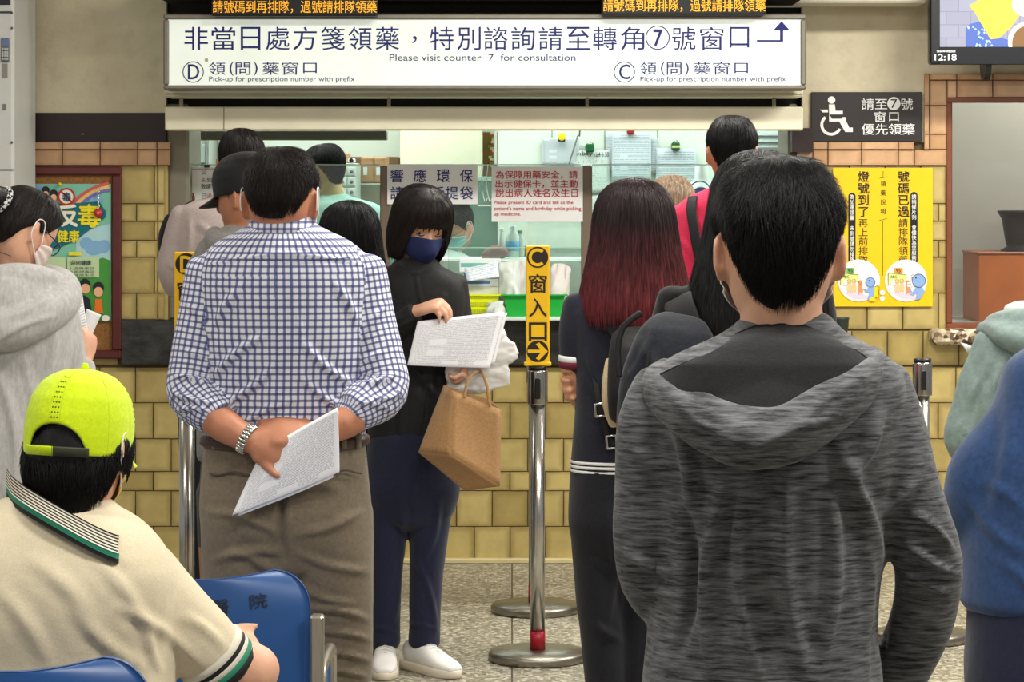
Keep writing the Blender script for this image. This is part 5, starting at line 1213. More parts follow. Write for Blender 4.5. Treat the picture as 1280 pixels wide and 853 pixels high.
# ================================================================== person in the checked shirt
g = Fig(6.2); R_ = person(g, 358, 'man in blue checked shirt, hands behind his back holding a printed form')
H = Head(g.w(352, 251), 8, 4, 0)
prow = [(353, 283, 0, 44, 36), (354, 292, -4, 62, 42), (355, 303, -8, 84, 47), (356, 322, -10, 104, 53), (357, 350, -10, 110, 59), (358, 400, -8, 108, 64), (358, 450, -6, 105, 66), (357, 500, -4, 103, 66), (356, 540, -2, 102, 66), (356, 560, 0, 99, 62)]
tor = g.torso(prow)
la = g.tube([(264, 338, -4, 32), (256, 400, -6, 35), (245, 460, -14, 34), (242, 494, -28, 32), (268, 519, -62, 27)]); ra = g.tube([(450, 336, -4, 32), (459, 400, -6, 35), (471, 450, -14, 34), (477, 490, -28, 33), (444, 514, -62, 27)])
lf = g.tube([(254, 512, -50, 23), (285, 535, -74, 20.5), (312, 551, -82, 15, 14)]); rf = g.tube([(458, 508, -50, 23), (428, 530, -72, 20), (396, 542, -76, 15, 14)])
wl = g.w(314, 552, -83); wr_ = g.w(394, 543, -74)
hl = hand_tubes(wl, (.92, -.05, -.22), (.12, -1, .25), (0, 0, -1), .185, curl=((28, 40, 30), (30, 42, 30), (34, 44, 30), (38, 46, 30)), thumb=(.70, .50, .34), thumb_bend=10)
hr = hand_tubes(wr_, (-1, -.12, .06), (0, -.75, .66), (0, .3, 1), .185, curl=((18, 30, 25), (20, 34, 28), (24, 38, 30), (28, 40, 30)), thumb=(.75, .55, -.1))
pel = pelvis(g, 357, 548, 690, 105, 70); L1 = g.tube([(306, 640, -2, 56, 66), (306, 720, 0, 53, 58), (307, 800, 0, 47, 50), (308, 900, 4, 42, 45), (309, 1000, 2, 38, 41), (309, 1078, 0, 35, 40)], 28); L2 = g.tube([(411, 640, -2, 56, 66), (417, 720, 0, 51, 56), (424, 790, 0, 43, 47), (428, 860, 2, 37, 42), (430, 960, 4, 36, 40), (430, 1078, 0, 35, 39)], 28)
body(g, R_, H, SK3, [lf, rf]+hl+hr, [tor, la, ra, pel, L1, L2], neck_to(H, g, (354, 305, -4), .060), .005)
hair('hair', H, 'crop', 'nape', HB2, R_, 9000, 1, .0008, .012, .05, dv=(.08, .24), jit=.16, wave=.05)
fl = [(353, 392, 353, 470, 3, 3.5), (372, 392, 372, 450, 2.5, 3), (268, 470, 330, 420, 7, 4), (270, 510, 345, 455, 7, 4.5), (440, 480, 380, 430, 7, 4), (450, 520, 375, 470, 7, 4.5), (290, 540, 370, 500, 6, 3.5), (430, 540, 350, 520, 6, 3.5), (270, 405, 300, 360, 7, 3), (446, 405, 420, 355, 7, 3), (262, 330, 455, 330, 3, 2.2),
      (222, 470, 262, 482, 5, 4), (216, 490, 262, 503, 5, 4.5), (222, 512, 262, 514, 4, 4), (232, 440, 262, 450, 5, 3), (492, 470, 450, 482, 5, 4), (500, 492, 452, 500, 5, 4.5), (488, 512, 446, 505, 4, 4), (478, 440, 452, 452, 5, 3), (236, 380, 262, 420, 6, 3), (482, 380, 455, 425, 6, 3), (300, 530, 340, 545, 5, 3), (395, 548, 440, 535, 5, 3)]
fl = [(*q[:5], q[5]*1.5) for q in fl]
sh = garment('shirt', g, [tor, la, ra], M_plaid, R_, .0055, 4, fl, .0022, seed=2, uv=True)
def dsurf(rows, x, y):
    r = np.array(rows, float); cx, d, rx, ry = [np.interp(y, r[:, 1], r[:, k]) for k in (0, 2, 3, 4)]; u = np.clip(np.abs(x-cx)/rx, 0, .995)
    return d-ry*(1-u**2.3)**(1/2.3)
M_seam = plain('shirt_seam', (70, 80, 130), .8)
for pth in ([(x, 326+5*math.cos((x-357)/60.0)-5) for x in range(270, 446, 8)], [(343, y) for y in range(330, 400, 8)], [(364, y) for y in range(330, 392, 8)]):
    tb = g.tube([(x, y, float(dsurf(prow, np.array([x]), np.array([y]))[0])-.3, .55) for x, y in pth], 6); mk('stitched_seam', tb.V, tb.F, M_seam, sh, True)

c0 = g.tube([(353, 268, -2, 37, 36), (353, 278, -3, 41, 39), (354, 290, -4, 47, 42)], 40, flat=True, caps=.15); V, N, Fc = c0.V, None, c0.F
mk('collar', V, Fc, M_plaid, sh, True, uv=[(float(V[i, 0])*1.0, float(V[i, 2])) for f in Fc for i in f])
for nm, T in (('rolled_cuff', la), ('rolled_cuff', ra)):
    c_, t_ = T.C[-3], T.T[-3]; cf = Tube([(*(c_-t_*.018), .052, .050), (*(c_+t_*.002), .054, .051), (*(c_+t_*.022), .050, .047)], 30, .006, T.N[-3], 2, .4)
    mk(nm, cf.V, cf.F, M_plaid, sh, True, uv=cloth_uv([cf], cf.V, cf.F))
flt = [(300, 600, 420, 610, 9, 4), (262, 640, 350, 668, 7, 4), (452, 640, 370, 668, 7, 4), (357, 600, 357, 700, 6, -7), (270, 700, 350, 690, 7, 4), (372, 690, 460, 715, 7, 4), (385, 760, 460, 775, 6, 5), (390, 790, 462, 800, 5, 5), (392, 815, 460, 826, 5, 5), (396, 838, 456, 846, 5, 5), (380, 735, 440, 755, 6, 4), (262, 760, 330, 775, 6, 4), (290, 690, 350, 720, 8, 4)]
flt = [(*q[:5], q[5]*1.5) for q in flt]
tr = garment('trousers', g, [pel, L1, L2], M_khaki, R_, .007, 4, flt, .004, seed=4)
bl = g.torso([(356, 546, -1, 106, 71), (356, 553, -1, 107, 72)]); mk('belt', bl.V, bl.F, plain('brown_belt', (62, 40, 30), .4, .5), tr, True)
for x in (268, 300, 430, 448):
    b_ = g.w(x, 552, -76*math.sqrt(max(.05, 1-((x-356)/109)**2))); MB().box(b_-np.array([.006, .006, .018]), b_+np.array([.006, .006, .018]), .003).build('belt_loop', M_khaki, tr)
for x0, x1, y in ((262, 312, 592), (404, 452, 590)):
    mb = MB()
    P0 = [g.w(x0+(x1-x0)*i/8, y+2*math.sin(i), -76*math.sqrt(max(.05, 1-((x0+(x1-x0)*i/8-357)/114)**2))-1) for i in range(9)]; mb.tube([(*p, .0022) for p in P0], 6); mb.build('pocket_welt', plain('khaki_seam', (84, 74, 60), .8), tr, True)
std_shoes(g, R_, 309, 430)
# watch
mask(H, R_, plain('white_mask', (224, 226, 226), .7), a1=80)
wc = g.w(309, 549, -81); wd_ = np.array([.86, -.2, -.45]); wd_ /= np.linalg.norm(wd_); wb = MB(); n1 = np.cross(wd_, [0, 0, 1]); n1 /= np.linalg.norm(n1); n2 = np.cross(wd_, n1)
wt = None
for i in range(22):
    a = 2*pi*i/22; c_ = wc+(n1*cos(a)+n2*sin(a))*.0315
    lk = MB().tube([(*(c_-wd_*.008), .0042), (*(c_+wd_*.008), .0042)], 8, .01, n1, 2.6)
    if wt is None: wt = lk.build('wristwatch', M_steel, R_, True)
    else: lk.build('watch_link', M_steel, wt, True)
# prescription form in his hands
M_form = printed('form_print', (236, 236, 242), (96, 98, 124), 40, 26, .44)
def form(name, fig, c, m, label, sag=.006, cat='paper', group=None, curl=0.0):
    n = 14; Q = [fig.w(*q) for q in c]; V = []; uvv = []; nrm = np.cross(Q[1]-Q[0], Q[3]-Q[0]); nrm /= np.linalg.norm(nrm); nrm *= (-1 if nrm[1] > 0 else 1)
    for k in (0, 1):
        for j in range(n+1):
            for i in range(n+1):
                u, v = i/n, j/n; p = (Q[0]*(1-u)+Q[1]*u)*(1-v)+(Q[3]*(1-u)+Q[2]*u)*v
                V.append(p+nrm*(sag*sin(pi*u)*sin(pi*v)*.8+sag*.6*sin(4*u+2.2*v)+curl*v*v)-nrm*.0009*k); uvv.append((u, 1-v))
    Fc = []; uv = []; m1 = (n+1)**2
    for k in (0, 1):
        for j in range(n):
            for i in range(n):
                f = [j*(n+1)+i, (j+1)*(n+1)+i, (j+1)*(n+1)+i+1, j*(n+1)+i+1]; f = [x+k*m1 for x in (f if k == 0 else f[::-1])]; Fc.append(f); uv += [uvv[x] for x in f]
    b = [i for i in range(n+1)]+[(j+1)*(n+1)-1 for j in range(1, n+1)]+[n*(n+1)+i for i in range(n-1, -1, -1)]+[j*(n+1) for j in range(n-1, 0, -1)]
    for x, y in zip(b, b[1:]+b[:1]): Fc.append([x, y, y+m1, x+m1]); uv += [(0, 0)]*4
    return mk(name, V, Fc, m, None, True, uv=uv, label=label, cat=cat, group=group)
form('printed_form', g, [(326, 566, -80), (421, 509, -108), (424, 590, -106), (291, 645, -96)], M_form, 'white printed form held in the hands of the man in checked shirt')
form('printed_form', g, [(330, 570, -77), (422, 514, -105), (416, 597, -103), (298, 646, -93)], M_form, 'second printed form showing its lower edge behind the checked-shirt man\'s form')

# ================================================================== person in the dark melange hoodie, nearest
g = Fig(3.8); R_ = person(g, 970, 'man in dark grey melange hoodie seen from behind, nearest on the right')
H = Head(g.w(973, 312), 0, 2, 0, 1.02)
tor_rows = [(980, 402, 0, 62, 54), (978, 416, -4, 80, 62), (976, 434, -10, 116, 76), (972, 456, -14, 150, 90), (970, 490, -12, 164, 100), (968, 560, -6, 158, 108), (964, 640, 0, 146, 108), (960, 720, 0, 142, 108), (956, 800, 0, 146, 108), (954, 880, 0, 152, 110), (954, 960, 0, 156, 110), (954, 1040, 0, 154, 108)]
tor = g.torso(tor_rows)
la = g.tube([(832, 484, -5, 42), (815, 530, -5, 46), (813, 600, -2, 46), (811, 670, 0, 46), (818, 724, 18, 42), (842, 764, 46, 34), (856, 782, 62, 30)]); ra = g.tube([(1096, 478, -5, 44), (1108, 530, -5, 48), (1126, 600, -2, 47), (1146, 655, 0, 45), (1160, 705, 4, 45), (1154, 768, 26, 42), (1124, 836, 66, 38), (1085, 880, 100, 34)])
pel = pelvis(g, 955, 1010, 1180, 150, 110); L1, L2 = legs(g, (880, 872), (1030, 1040), (1130, 76))
hl = hand_tubes(g.w(852, 772, 58), (.25, .75, -.6), (-.6, -.2, .5), (.3, .5, .8), .18, curl=((40, 50, 30),)*4)
body(g, R_, H, SK2, hl, [tor, la, ra, pel, L1, L2], neck_to(H, g, (978, 428, -2), .059), .0055)
hair('hair', H, 'short', 'fade', HB1, R_, 13000, 3, .0006, .015, .03, dv=(.10, .30), jit=.17, wave=.08)
fl = [(905, 600, 890, 850, 12, 8), (985, 590, 1010, 850, 14, 8), (1050, 560, 1100, 780, 14, 10), (925, 640, 950, 850, 10, 6), (840, 520, 862, 640, 12, 8), (858, 640, 850, 820, 10, -9), (1080, 640, 1095, 850, 10, -8), (1100, 520, 1060, 600, 12, 7), (1140, 640, 1190, 690, 8, 7), (1135, 680, 1200, 720, 8, 7), (1130, 720, 1190, 750, 7, 6), (785, 690, 850, 720, 8, 7), (790, 725, 850, 745, 8, 6), (790, 560, 830, 600, 10, 5), (1040, 620, 1020, 850, 12, 7), (1150, 590, 1110, 640, 9, 6)]
fl = [(*q[:5], q[5]*1.6) for q in fl]
sw = garment('hoodie', g, [tor, la, ra], M_melange, R_, .0065, 4, fl, .005, (7, 7, 4), 5)
# hood lying on the back: rolled rim and black lining
rim = g.tube([(832, 462, 34, 16, 12), (818, 484, -40, 22, 15), (850, 518, -108, 29, 16), (895, 546, -136, 31, 17), (940, 561, -146, 31, 18), (990, 550, -142, 32, 18), (1035, 520, -128, 31, 17), (1072, 488, -102, 29, 15), (1094, 464, -48, 23, 14), (1092, 448, 34, 15, 12)], 26, (0, -.5, 1), 2.2)
rim2 = g.tube([(846, 478, -50, 18, 12), (876, 506, -98, 22, 15), (915, 528, -124, 26, 18), (975, 532, -130, 26, 18), (1025, 505, -120, 26, 16), (1062, 484, -88, 22, 14), (1080, 462, -50, 17, 12)], 22, (0, -.5, 1))
hd = garment('hood', g, [rim, rim2], M_melange, sw, .006, 5, [(840, 500, 930, 555, 7, 5), (930, 570, 1060, 520, 7, 5), (900, 575, 1000, 575, 6, 4), (1000, 530, 1085, 470, 6, 4), (870, 540, 950, 585, 5, 4)], .003, seed=8)
A = [(904, 436, 10), (920, 416, -22), (945, 406, -46), (978, 404, -62), (1012, 406, -46), (1040, 416, -22), (1060, 434, 10)]; Bq = [(812, 474, -24), (852, 500, -96), (898, 526, -134), (940, 536, -146), (992, 524, -140), (1048, 482, -108), (1092, 454, -26)]
def resample(a, n):
    a = np.array(a, float); t = np.concatenate([[0], np.cumsum(np.linalg.norm(np.diff(a, axis=0), axis=1))]); u = np.linspace(0, t[-1], n)
    r = np.stack([np.interp(u, t, a[:, i]) for i in range(3)], 1)
    for _ in range(4): r[1:-1] = .5*r[1:-1]+.25*(r[:-2]+r[2:])
    return r
a_, b_ = resample(A, 60), resample(Bq, 60); V = []; NV = 26
for lay in (0, 1):
    for j in range(NV):
        t = j/(NV-1); p = a_*(1-t)+b_*t; p[:, 1] += -3*np.sin(pi*t); p[:, 2] = np.minimum(p[:, 2]-9*np.sin(pi*t), dsurf(tor_rows, p[:, 0], p[:, 1])-9*min(1, 6*t))+lay*7
        V += [g.w(*q) for q in p]
V = np.array(V); V[:, 1] += .003*noise(V*np.array([14, 14, 14]), 4)*np.tile(np.repeat(np.sin(np.linspace(0, pi, NV)), 60), 2); n1 = 60*NV; Fc = []
for j in range(NV-1):
    for i in range(59): f = (j*60+i, (j+1)*60+i, (j+1)*60+i+1, j*60+i+1); Fc += [f, tuple(x+n1 for x in f[::-1])]
bd = list(range(60))+[(j+1)*60-1 for j in range(1, NV)]+[(NV-1)*60+i for i in range(58, -1, -1)]+[j*60 for j in range(NV-2, 0, -1)]
for x, y in zip(bd, bd[1:]+bd[:1]): Fc.append((y, x, x+n1, y+n1))
mk('hood_lining', V, Fc, M_lining, hd, True)
mask(H, R_, plain('white_mask', (224, 226, 226), .7), loops=False, a1=84)
garment('trousers', g, [pel, L1, L2], M_navypant, R_, .01, 3); std_shoes(g, R_, 872, 1040)

# ================================================================== seated man with neon cap
g = Fig(4.5); R_ = person(g, 60, 'seated man in sand polo shirt and neon yellow cap, arms folded')
H = Head(g.w(99, 559), 13, 6, 2, .97)
tor_rows = [(70, 634, 0, 80, 66), (66, 648, -6, 112, 80), (62, 672, -10, 142, 94), (56, 710, -12, 168, 108), (50, 760, -8, 176, 116), (46, 820, 0, 176, 118), (45, 900, 0, 176, 118), (45, 1000, 10, 172, 118), (45, 1062, 20, 165, 112)]
tor = g.torso(tor_rows, 14)
ra = g.tube([(172, 722, 4, 54), (212, 768, 10, 52), (252, 806, 22, 47), (276, 832, 34, 43)]); la = g.tube([(-80, 722, 0, 54), (-100, 800, 20, 50), (-60, 850, 90, 42)])
rf = g.tube([(262, 814, 30, 37), (300, 836, 40, 37), (318, 838, 60, 33), (296, 836, 120, 27), (240, 820, 160, 20)]); lf = g.tube([(-60, 850, 90, 34), (80, 800, 130, 30), (200, 788, 110, 25), (258, 796, 82, 19, 17)])
hl = hand_tubes(g.w(258, 796, 80), (.93, -.30, -.22), (-.1, -.6, .8), (0, .5, .8), .155, curl=((62, 60, 40), (62, 60, 40), (62, 60, 40), (62, 60, 40)), thumb=(.9, .35, .3), thumb_bend=6)
hr = hand_tubes(g.w(240, 820, 160), (-1, .2, 0), (0, .3, 1), (0, 1, 0), .18)
pel = g.tube([(45, 1010, 0, 160, 106), (45, 1062, 20, 165, 110)], 30, flat=True); gy = g.ground
L1 = g.tube([(-20, 1040, 30, 74), (10, 1046, 200, 66), (20, 1050, 330, 56), (22, 1120, 370, 50), (22, 1230, 375, 42), (22, gy-45, 372, 38)], 24); L2 = g.tube([(110, 1040, 30, 74), (130, 1046, 200, 66), (138, 1050, 330, 56), (140, 1120, 370, 50), (140, 1230, 375, 42), (140, gy-45, 372, 38)], 24)
# leg ankles are fixed on the real ground below
def sitleg(x):
    Yk = g.Y; X = (x-HX)*Yk/F; return Tube([(X, Yk+.04, .56, .095, .09), (X+.02, Yk+.24, .555, .085, .08), (X+.03, Yk+.42, .535, .072, .072), (X+.03, Yk+.46, .42, .062, .064), (X+.03, Yk+.47, .22, .055, .055), (X+.03, Yk+.46, .07, .05, .052)], 24, .02)
L1, L2 = sitleg(-16), sitleg(110)
body(g, R_, H, SK2, [rf, lf]+hl+hr, [tor, ra, la, pel, L1, L2], neck_to(H, g, (82, 655, 4), .058), .006)
hair('hair', H, 'shag', ([0, 30, 50, 62, 72, 84, 94, 106, 120, 140, 160, 180], [.06, .06, .04, .0, -.02, -.045, -.02, -.03, -.07, -.092, -.098, -.100]) and (lambda a: np.interp(np.degrees(np.abs((a+pi) % (2*pi)-pi)), [0, 30, 50, 62, 72, 84, 94, 106, 120, 140, 160, 180], [.06, .06, .04, .0, -.02, -.045, -.02, -.03, -.075, -.094, -.100, -.102])), HB1, R_, 9000, 6, .0009, .012, .10, dv=(.1, .2), jit=.12, vmin=.75, wave=.03)
fl = [(40, 700, 120, 780, 14, 5), (120, 700, 190, 800, 12, 5), (0, 740, 60, 830, 14, 5), (150, 760, 250, 830, 10, 6), (185, 790, 200, 840, 8, 5), (90, 760, 180, 835, 12, 5), (230, 770, 280, 810, 9, 5)]
sh = garment('polo_shirt', g, [tor, ra, la], M_polo, R_, .007, 4, fl, .003, (6, 6, 5), 7)
# striped collar with green and black edge
def band(path, h, th, m, name, parent, uvn=1.0, flare=0):
    """upright band along a pixel path: h height px, th thickness px"""
    pth = resample(path, 50); V = []; uvv = []
    for lay in (0, 1):
        for j in range(5):
            t = j/4
            for i, q in enumerate(pth): V.append(g.w(q[0], q[1]-h*(1-t), q[2]-flare*t+lay*th)); uvv.append((i/49, t))
    n1 = 250; Fc = []
    for j in range(4):
        for i in range(49): f = (j*50+i, (j+1)*50+i, (j+1)*50+i+1, j*50+i+1); Fc += [f, tuple(x+n1 for x in f[::-1])]
    bd = list(range(50))+[(j+1)*50-1 for j in range(1, 5)]+[200+i for i in range(48, -1, -1)]+[j*50 for j in range(3, 0, -1)]
    for x, y in zip(bd, bd[1:]+bd[:1]): Fc.append((y, x, x+n1, y+n1))
    return mk(name, V, Fc, m, parent, True, uv=[uvv[i] for f in Fc for i in f])
cp = [(8, 612, 30), (14, 622, -20), (30, 634, -58), (60, 652, -80), (95, 672, -84), (125, 688, -70), (148, 697, -40), (158, 694, 0)]
cp = [(x, y, min(d, float(dsurf(tor_rows, np.array([x]), np.array([y+4]))[0])-4) if 20 < x < 150 else d) for x, y, d in cp]
cpu = [(x, y-2, d+6) for x, y, d in cp]
cl = band(cpu, 25, 4, stripes('collar_stripes', 6.5, ((44, 42, 40), (222, 216, 200))), 'collar', sh, flare=14)
band([(x, y+4, d-13) for x, y, d in cp], 8, 4, plain('green_trim', (40, 128, 100), .8), 'green_trim', cl)
band([(x, y+9, d-15) for x, y, d in cp], 6, 4, M_black2, 'black_trim', cl)
c_, t_, n_ = ra.C[-1], ra.T[-1], ra.N[-1]
for nm, o0, m in (('cuff_black_band', -.002, M_black2), ('cuff_green_band', -.012, plain('green_trim', (40, 128, 100), .8)), ('cuff_white_band', -.022, plain('pale_knit', (214, 208, 192), .8)), ('cuff_dark_band', -.030, M_black2), ('cuff_pale_band', -.038, plain('pale_knit', (214, 208, 192), .8))):
    cc = c_+t_*(o0+.010); cf = Tube([(*(cc-t_*.004), .0640, .0630), (*(cc+t_*.004), .0640, .0630)], 36, .004, n_, 2, .25); mk(nm, cf.V, cf.F, m, sh, True)
# neon cap
M_neon = fabric('neon_yellow_cap', (206, 230, 6), (190, 216, 0), 160, rough=.7, bump=.3)
def capgrid(H, sec, ze, m, root, name='cap', off=.018, eyelets=True, NA=96, NV=28, gores=True):
    hz, hw, hf, hb = [np.array(x) for x in sec]; A = np.linspace(-pi, pi, NA, endpoint=False); V = []
    zf = ze(A)
    for lay in (0, 1):
        for v in np.linspace(.02, 1, NV):
            z = hz[0]-(hz[0]-zf)*(.5*(1-np.cos(v*pi/2))+.5*v**1.2); o = np.argsort(hz); w_, f_, b_ = [np.interp(z, hz[o], q[o]) for q in (hw, hf, hb)]; k = -.0025*lay
            gr = (.0012*np.abs(np.sin(3*(A+pi/6)))**.3 if gores else 0)
            V.append(np.stack([(w_+k+gr)*np.sin(A), np.where(np.cos(A) > 0, (f_+k+gr)*np.cos(A), (b_+k+gr)*np.cos(A)), z+k], 1))
    V = np.vstack(V); n1 = NA*NV; Fc = [tuple(range(NA)), tuple(n1+i for i in range(NA))[::-1]]
    for j in range(NV-1):
        for i in range(NA): f = (j*NA+i, (j+1)*NA+i, (j+1)*NA+(i+1) % NA, j*NA+(i+1) % NA); Fc += [f, tuple(x+n1 for x in f[::-1])]
    for i in range(NA): a, b = (NV-1)*NA+i, (NV-1)*NA+(i+1) % NA; Fc.append((a, a+n1, b+n1, b))
    return mk(name, H.w(V), Fc, m, root, True), V, NA, NV
CAPS = ([.134, .130, .121, .106, .083, .054, .025, -.005, -.03], [.004, .030, .051, .067, .0800, .0865, .0885, .0875, .086], [.004, .034, .06, .082, .100, .107, .106, .104, .10], [.004, .040, .068, .092, .110, .118, .1195, .1165, .113])
zc = lambda A: np.where(np.abs(np.abs(A)-pi) < .62, -.012+.052*np.sqrt(np.clip(1-((np.abs(A)-pi)/.62)**2, 0, 1)), -.012)
cap, CV, NA, NV = capgrid(H, CAPS, zc, M_neon, R_)
hz, hw, hf, hb = [np.array(x) for x in CAPS]
def cappt(a, z, off=0):
    o = np.argsort(hz); w_, f_, b_ = [np.interp(z, hz[o], q[o])+off for q in (hw, hf, hb)]; return np.array([w_*sin(a), (f_ if cos(a) > 0 else b_)*cos(a), z])
for a_c, nm in ((pi, 'back'), (pi-2*pi/3*.9, 'r'), (pi+2*pi/3*.9, 'l')):
    for r in range(9):
        for c in (-1, 0, 1):
            z = .048+.0085*r; a = a_c+c*.060/(1+.0*r); p = H.w(cappt(a, z, .0008)); q = H.w(cappt(a, z, .0035)); d = (q-p)/np.linalg.norm(q-p)
            if r % 1 == 0 and (nm == 'back' or c == 0): tb = Tube([(*(p-d*.001), .0016), (*(p+d*.0008), .0016)], 8, .01, (1, 0, 0), 2, .1); mk('eyelet', tb.V, tb.F, plain('eyelet_olive', (96, 108, 10), .7), cap)
for nm, a0, a1, m in (('strap', pi-.66, pi+.02, M_neon), ('strap_end', pi+.0, pi+.66, plain('strap_dark', (58, 60, 44), .6))):
    V = []
    for lay in (0, .004):
        for z in (-.014, -.001, .002):
            for a in np.linspace(a0, a1, 14): V.append(cappt(-a, z-.002+.0*lay, lay+.001))
    n1 = 42; Fc = []
    for j in range(2):
        for i in range(13): f = (j*14+i, j*14+i+1, (j+1)*14+i+1, (j+1)*14+i); Fc += [f, tuple(x+n1 for x in f[::-1])]
    bd = list(range(14))+[27, 41]+[28+i for i in range(12, -1, -1)]+[14]
    for x, y in zip(bd, bd[1:]+bd[:1]): Fc.append((y, x, x+n1, y+n1))
    mk(nm, H.w(np.array(V)), Fc, m, cap, True)
br = []
for lay in (0, 1):
    for j in range(8):
        for a in np.linspace(-.95, .95, 20): p = cappt(a, -.010, 0); e = j/7; br.append(p+np.array([0, .075*e*math.sqrt(max(0, 1-(a/1.0)**2)), -.012*e-.003*lay-.012*(abs(p[0])/.09)**2*e]))
n1 = 160; Fc = []
for j in range(7):
    for i in range(19): f = (j*20+i, j*20+i+1, (j+1)*20+i+1, (j+1)*20+i); Fc += [f, tuple(x+n1 for x in f[::-1])]
bd = list(range(20))+[(j+1)*20-1 for j in range(1, 8)]+[140+i for i in range(18, -1, -1)]+[j*20 for j in range(6, 0, -1)]
for x, y in zip(bd, bd[1:]+bd[:1]): Fc.append((y, x, x+n1, y+n1))
mk('brim', H.w(np.array(br)), Fc, M_neon, cap, True)
for a in (pi-.11, pi+.11, pi-1.02, pi+1.02):
    zs_ = np.linspace(.042 if abs(a-pi) < .5 else -.008, .128, 14); tb = Tube([(*H.w(cappt(a, z, .0004)), .0011) for z in zs_], 6, .01); mk('seam', tb.V, tb.F, plain('neon_seam', (176, 204, 0), .7), cap, True)
bt = Tube([(*H.w([0, 0, .134]), .007), (*H.w([0, 0, .140]), .006)], 14, .01); mk('button', bt.V, bt.F, M_neon, cap, True)
mk_ = mask(H, R_, plain('yellow_mask', (214, 186, 120), .7), loops=True, a1=80)
garment('trousers', g, [pel, L1, L2], M_shorts, R_, .01, 3)
for x in (-16, 110): shoe(g, R_, x+22, (0, 1), M_shoe, M_shoes, dpx=.46/g.k)

# waiting chairs
def chair(px0, px1, top, Y, label, lettering=False, arms=True):
    cx = (px0+px1)/2; k = Y/F; W = (px1-px0)*k/2; x = (cx-HX)*k; zt = CZ-(top-HY)*k; e = empty('waiting_chair', (x, Y+.2, 0), label, 'chair', None)
    m = plain('blue_chair_plastic', (26, 72, 132), .38, .45, var=.05)
    V = []; NU, NV = 33, 20; zb = .42
    for lay in (0, 1):
        for j in range(NV):
            t = (j/(NV-1))**1.9
            for i in range(NU):
                u = -1+2*i/(NU-1); dz = (zt-zb)*t; ww = W if dz > .075 else W-.075+math.sqrt(max(0, .075**2-(.075-dz)**2))
                X = u*ww; top_drop = .010*(1-abs(u)) if t < .001 else 0
                z = zt-(zt-zb)*t-.012*math.cos(u*pi/2)*(1-t); yy = .05*t*t-.055*(u*u)*(-.5)-.06*t+lay*.012+.02*(1-t)
                V.append((x+X, Y+yy-.03*(1-u*u), z))
    n1 = NU*NV; Fc = []
    for j in range(NV-1):
        for i in range(NU-1): f = (j*NU+i, (j+1)*NU+i, (j+1)*NU+i+1, j*NU+i+1); Fc += [f, tuple(q+n1 for q in f[::-1])]
    bd = list(range(NU))+[(j+1)*NU-1 for j in range(1, NV)]+[(NV-1)*NU+i for i in range(NU-2, -1, -1)]+[j*NU for j in range(NV-2, 0, -1)]
    for a, b in zip(bd, bd[1:]+bd[:1]): Fc.append((b, a, a+n1, b+n1))
    back = mk('backrest', V, Fc, m, e, True)
    sm = plain('blue_seat_plastic', (36, 104, 190), .35, .45)
    T = Tube([(x, Y+.00, .45, W*.92, .018), (x, Y+.12, .43, W*.98, .02), (x, Y+.30, .435, W*.98, .02), (x, Y+.43, .44, W*.9, .018), (x, Y+.46, .425, W*.84, .014)], 30, .02, (1, 0, 0), 3.2, .4); mk('seat', T.V, T.F, sm, e, True)
    fm = metal('chair_frame_metal', (206, 200, 186), .3)
    for sgn in (-1, 1):
        X = x+sgn*(W+.016)
        MB().box((X-.014, Y-.01, .40), (X+.014, Y+.03, zt-.085), .005).build('upright', fm, e)
        if arms: MB().tube([(X, Y+.02, .50, .013), (X, Y+.10, .575, .013), (X, Y+.20, .585, .013), (X, Y+.40, .58, .013), (X, Y+.43, .55, .013), (X, Y+.43, .42, .013)], 12).build('armrest', fm, e, True)
        MB().tube([(x+sgn*W*.7, Y+.05, .39, .016), (x+sgn*W*.7, Y+.0, .02, .016)], 12).build('leg', fm, e, True); MB().tube([(x+sgn*W*.7, Y+.30, .39, .016), (x+sgn*W*.7, Y+.36, .02, .016)], 12).build('leg', fm, e, True)
        MB().tube([(x+sgn*W*.7, Y-.06, .012, .014), (x+sgn*W*.7, Y+.42, .012, .014)], 12).build('foot', fm, e, True)
    MB().box((x-W-.02, Y+.14, .375), (x+W+.02, Y+.20, .415), .006).build('beam', fm, e)
    if lettering:
        def mp(px, py):
            X = (px-HX)*k; u = (X-x)/W; t = (zt-(CZ-(py-HY)*k))/(zt-zb); t = max(0, t)
            return np.array([X, Y+.05*t*t+.0275*u*u-.06*t+.02*(1-t)-.03*(1-u*u)-.0022, CZ-(py-HY)*k])
        f = Flat(Y, mp); f.text('大', 228, 750, 245, 767, .008, rot=-.05); f.text('醫', 269, 748, 287, 766, .008, rot=-.08); f.text('院', 313, 742, 334, 760, .008, rot=-.1); f.build('lettering', plain('chair_letter_black', (14, 20, 34), .5, var=0), back)
    return e
chair(118, 386, 717, 5.5, 'blue plastic waiting chair with black lettering on its back', True)
chair(-160, 186, 829, 4.02, 'blue plastic waiting chair carrying the seated man in the neon cap', False, False)

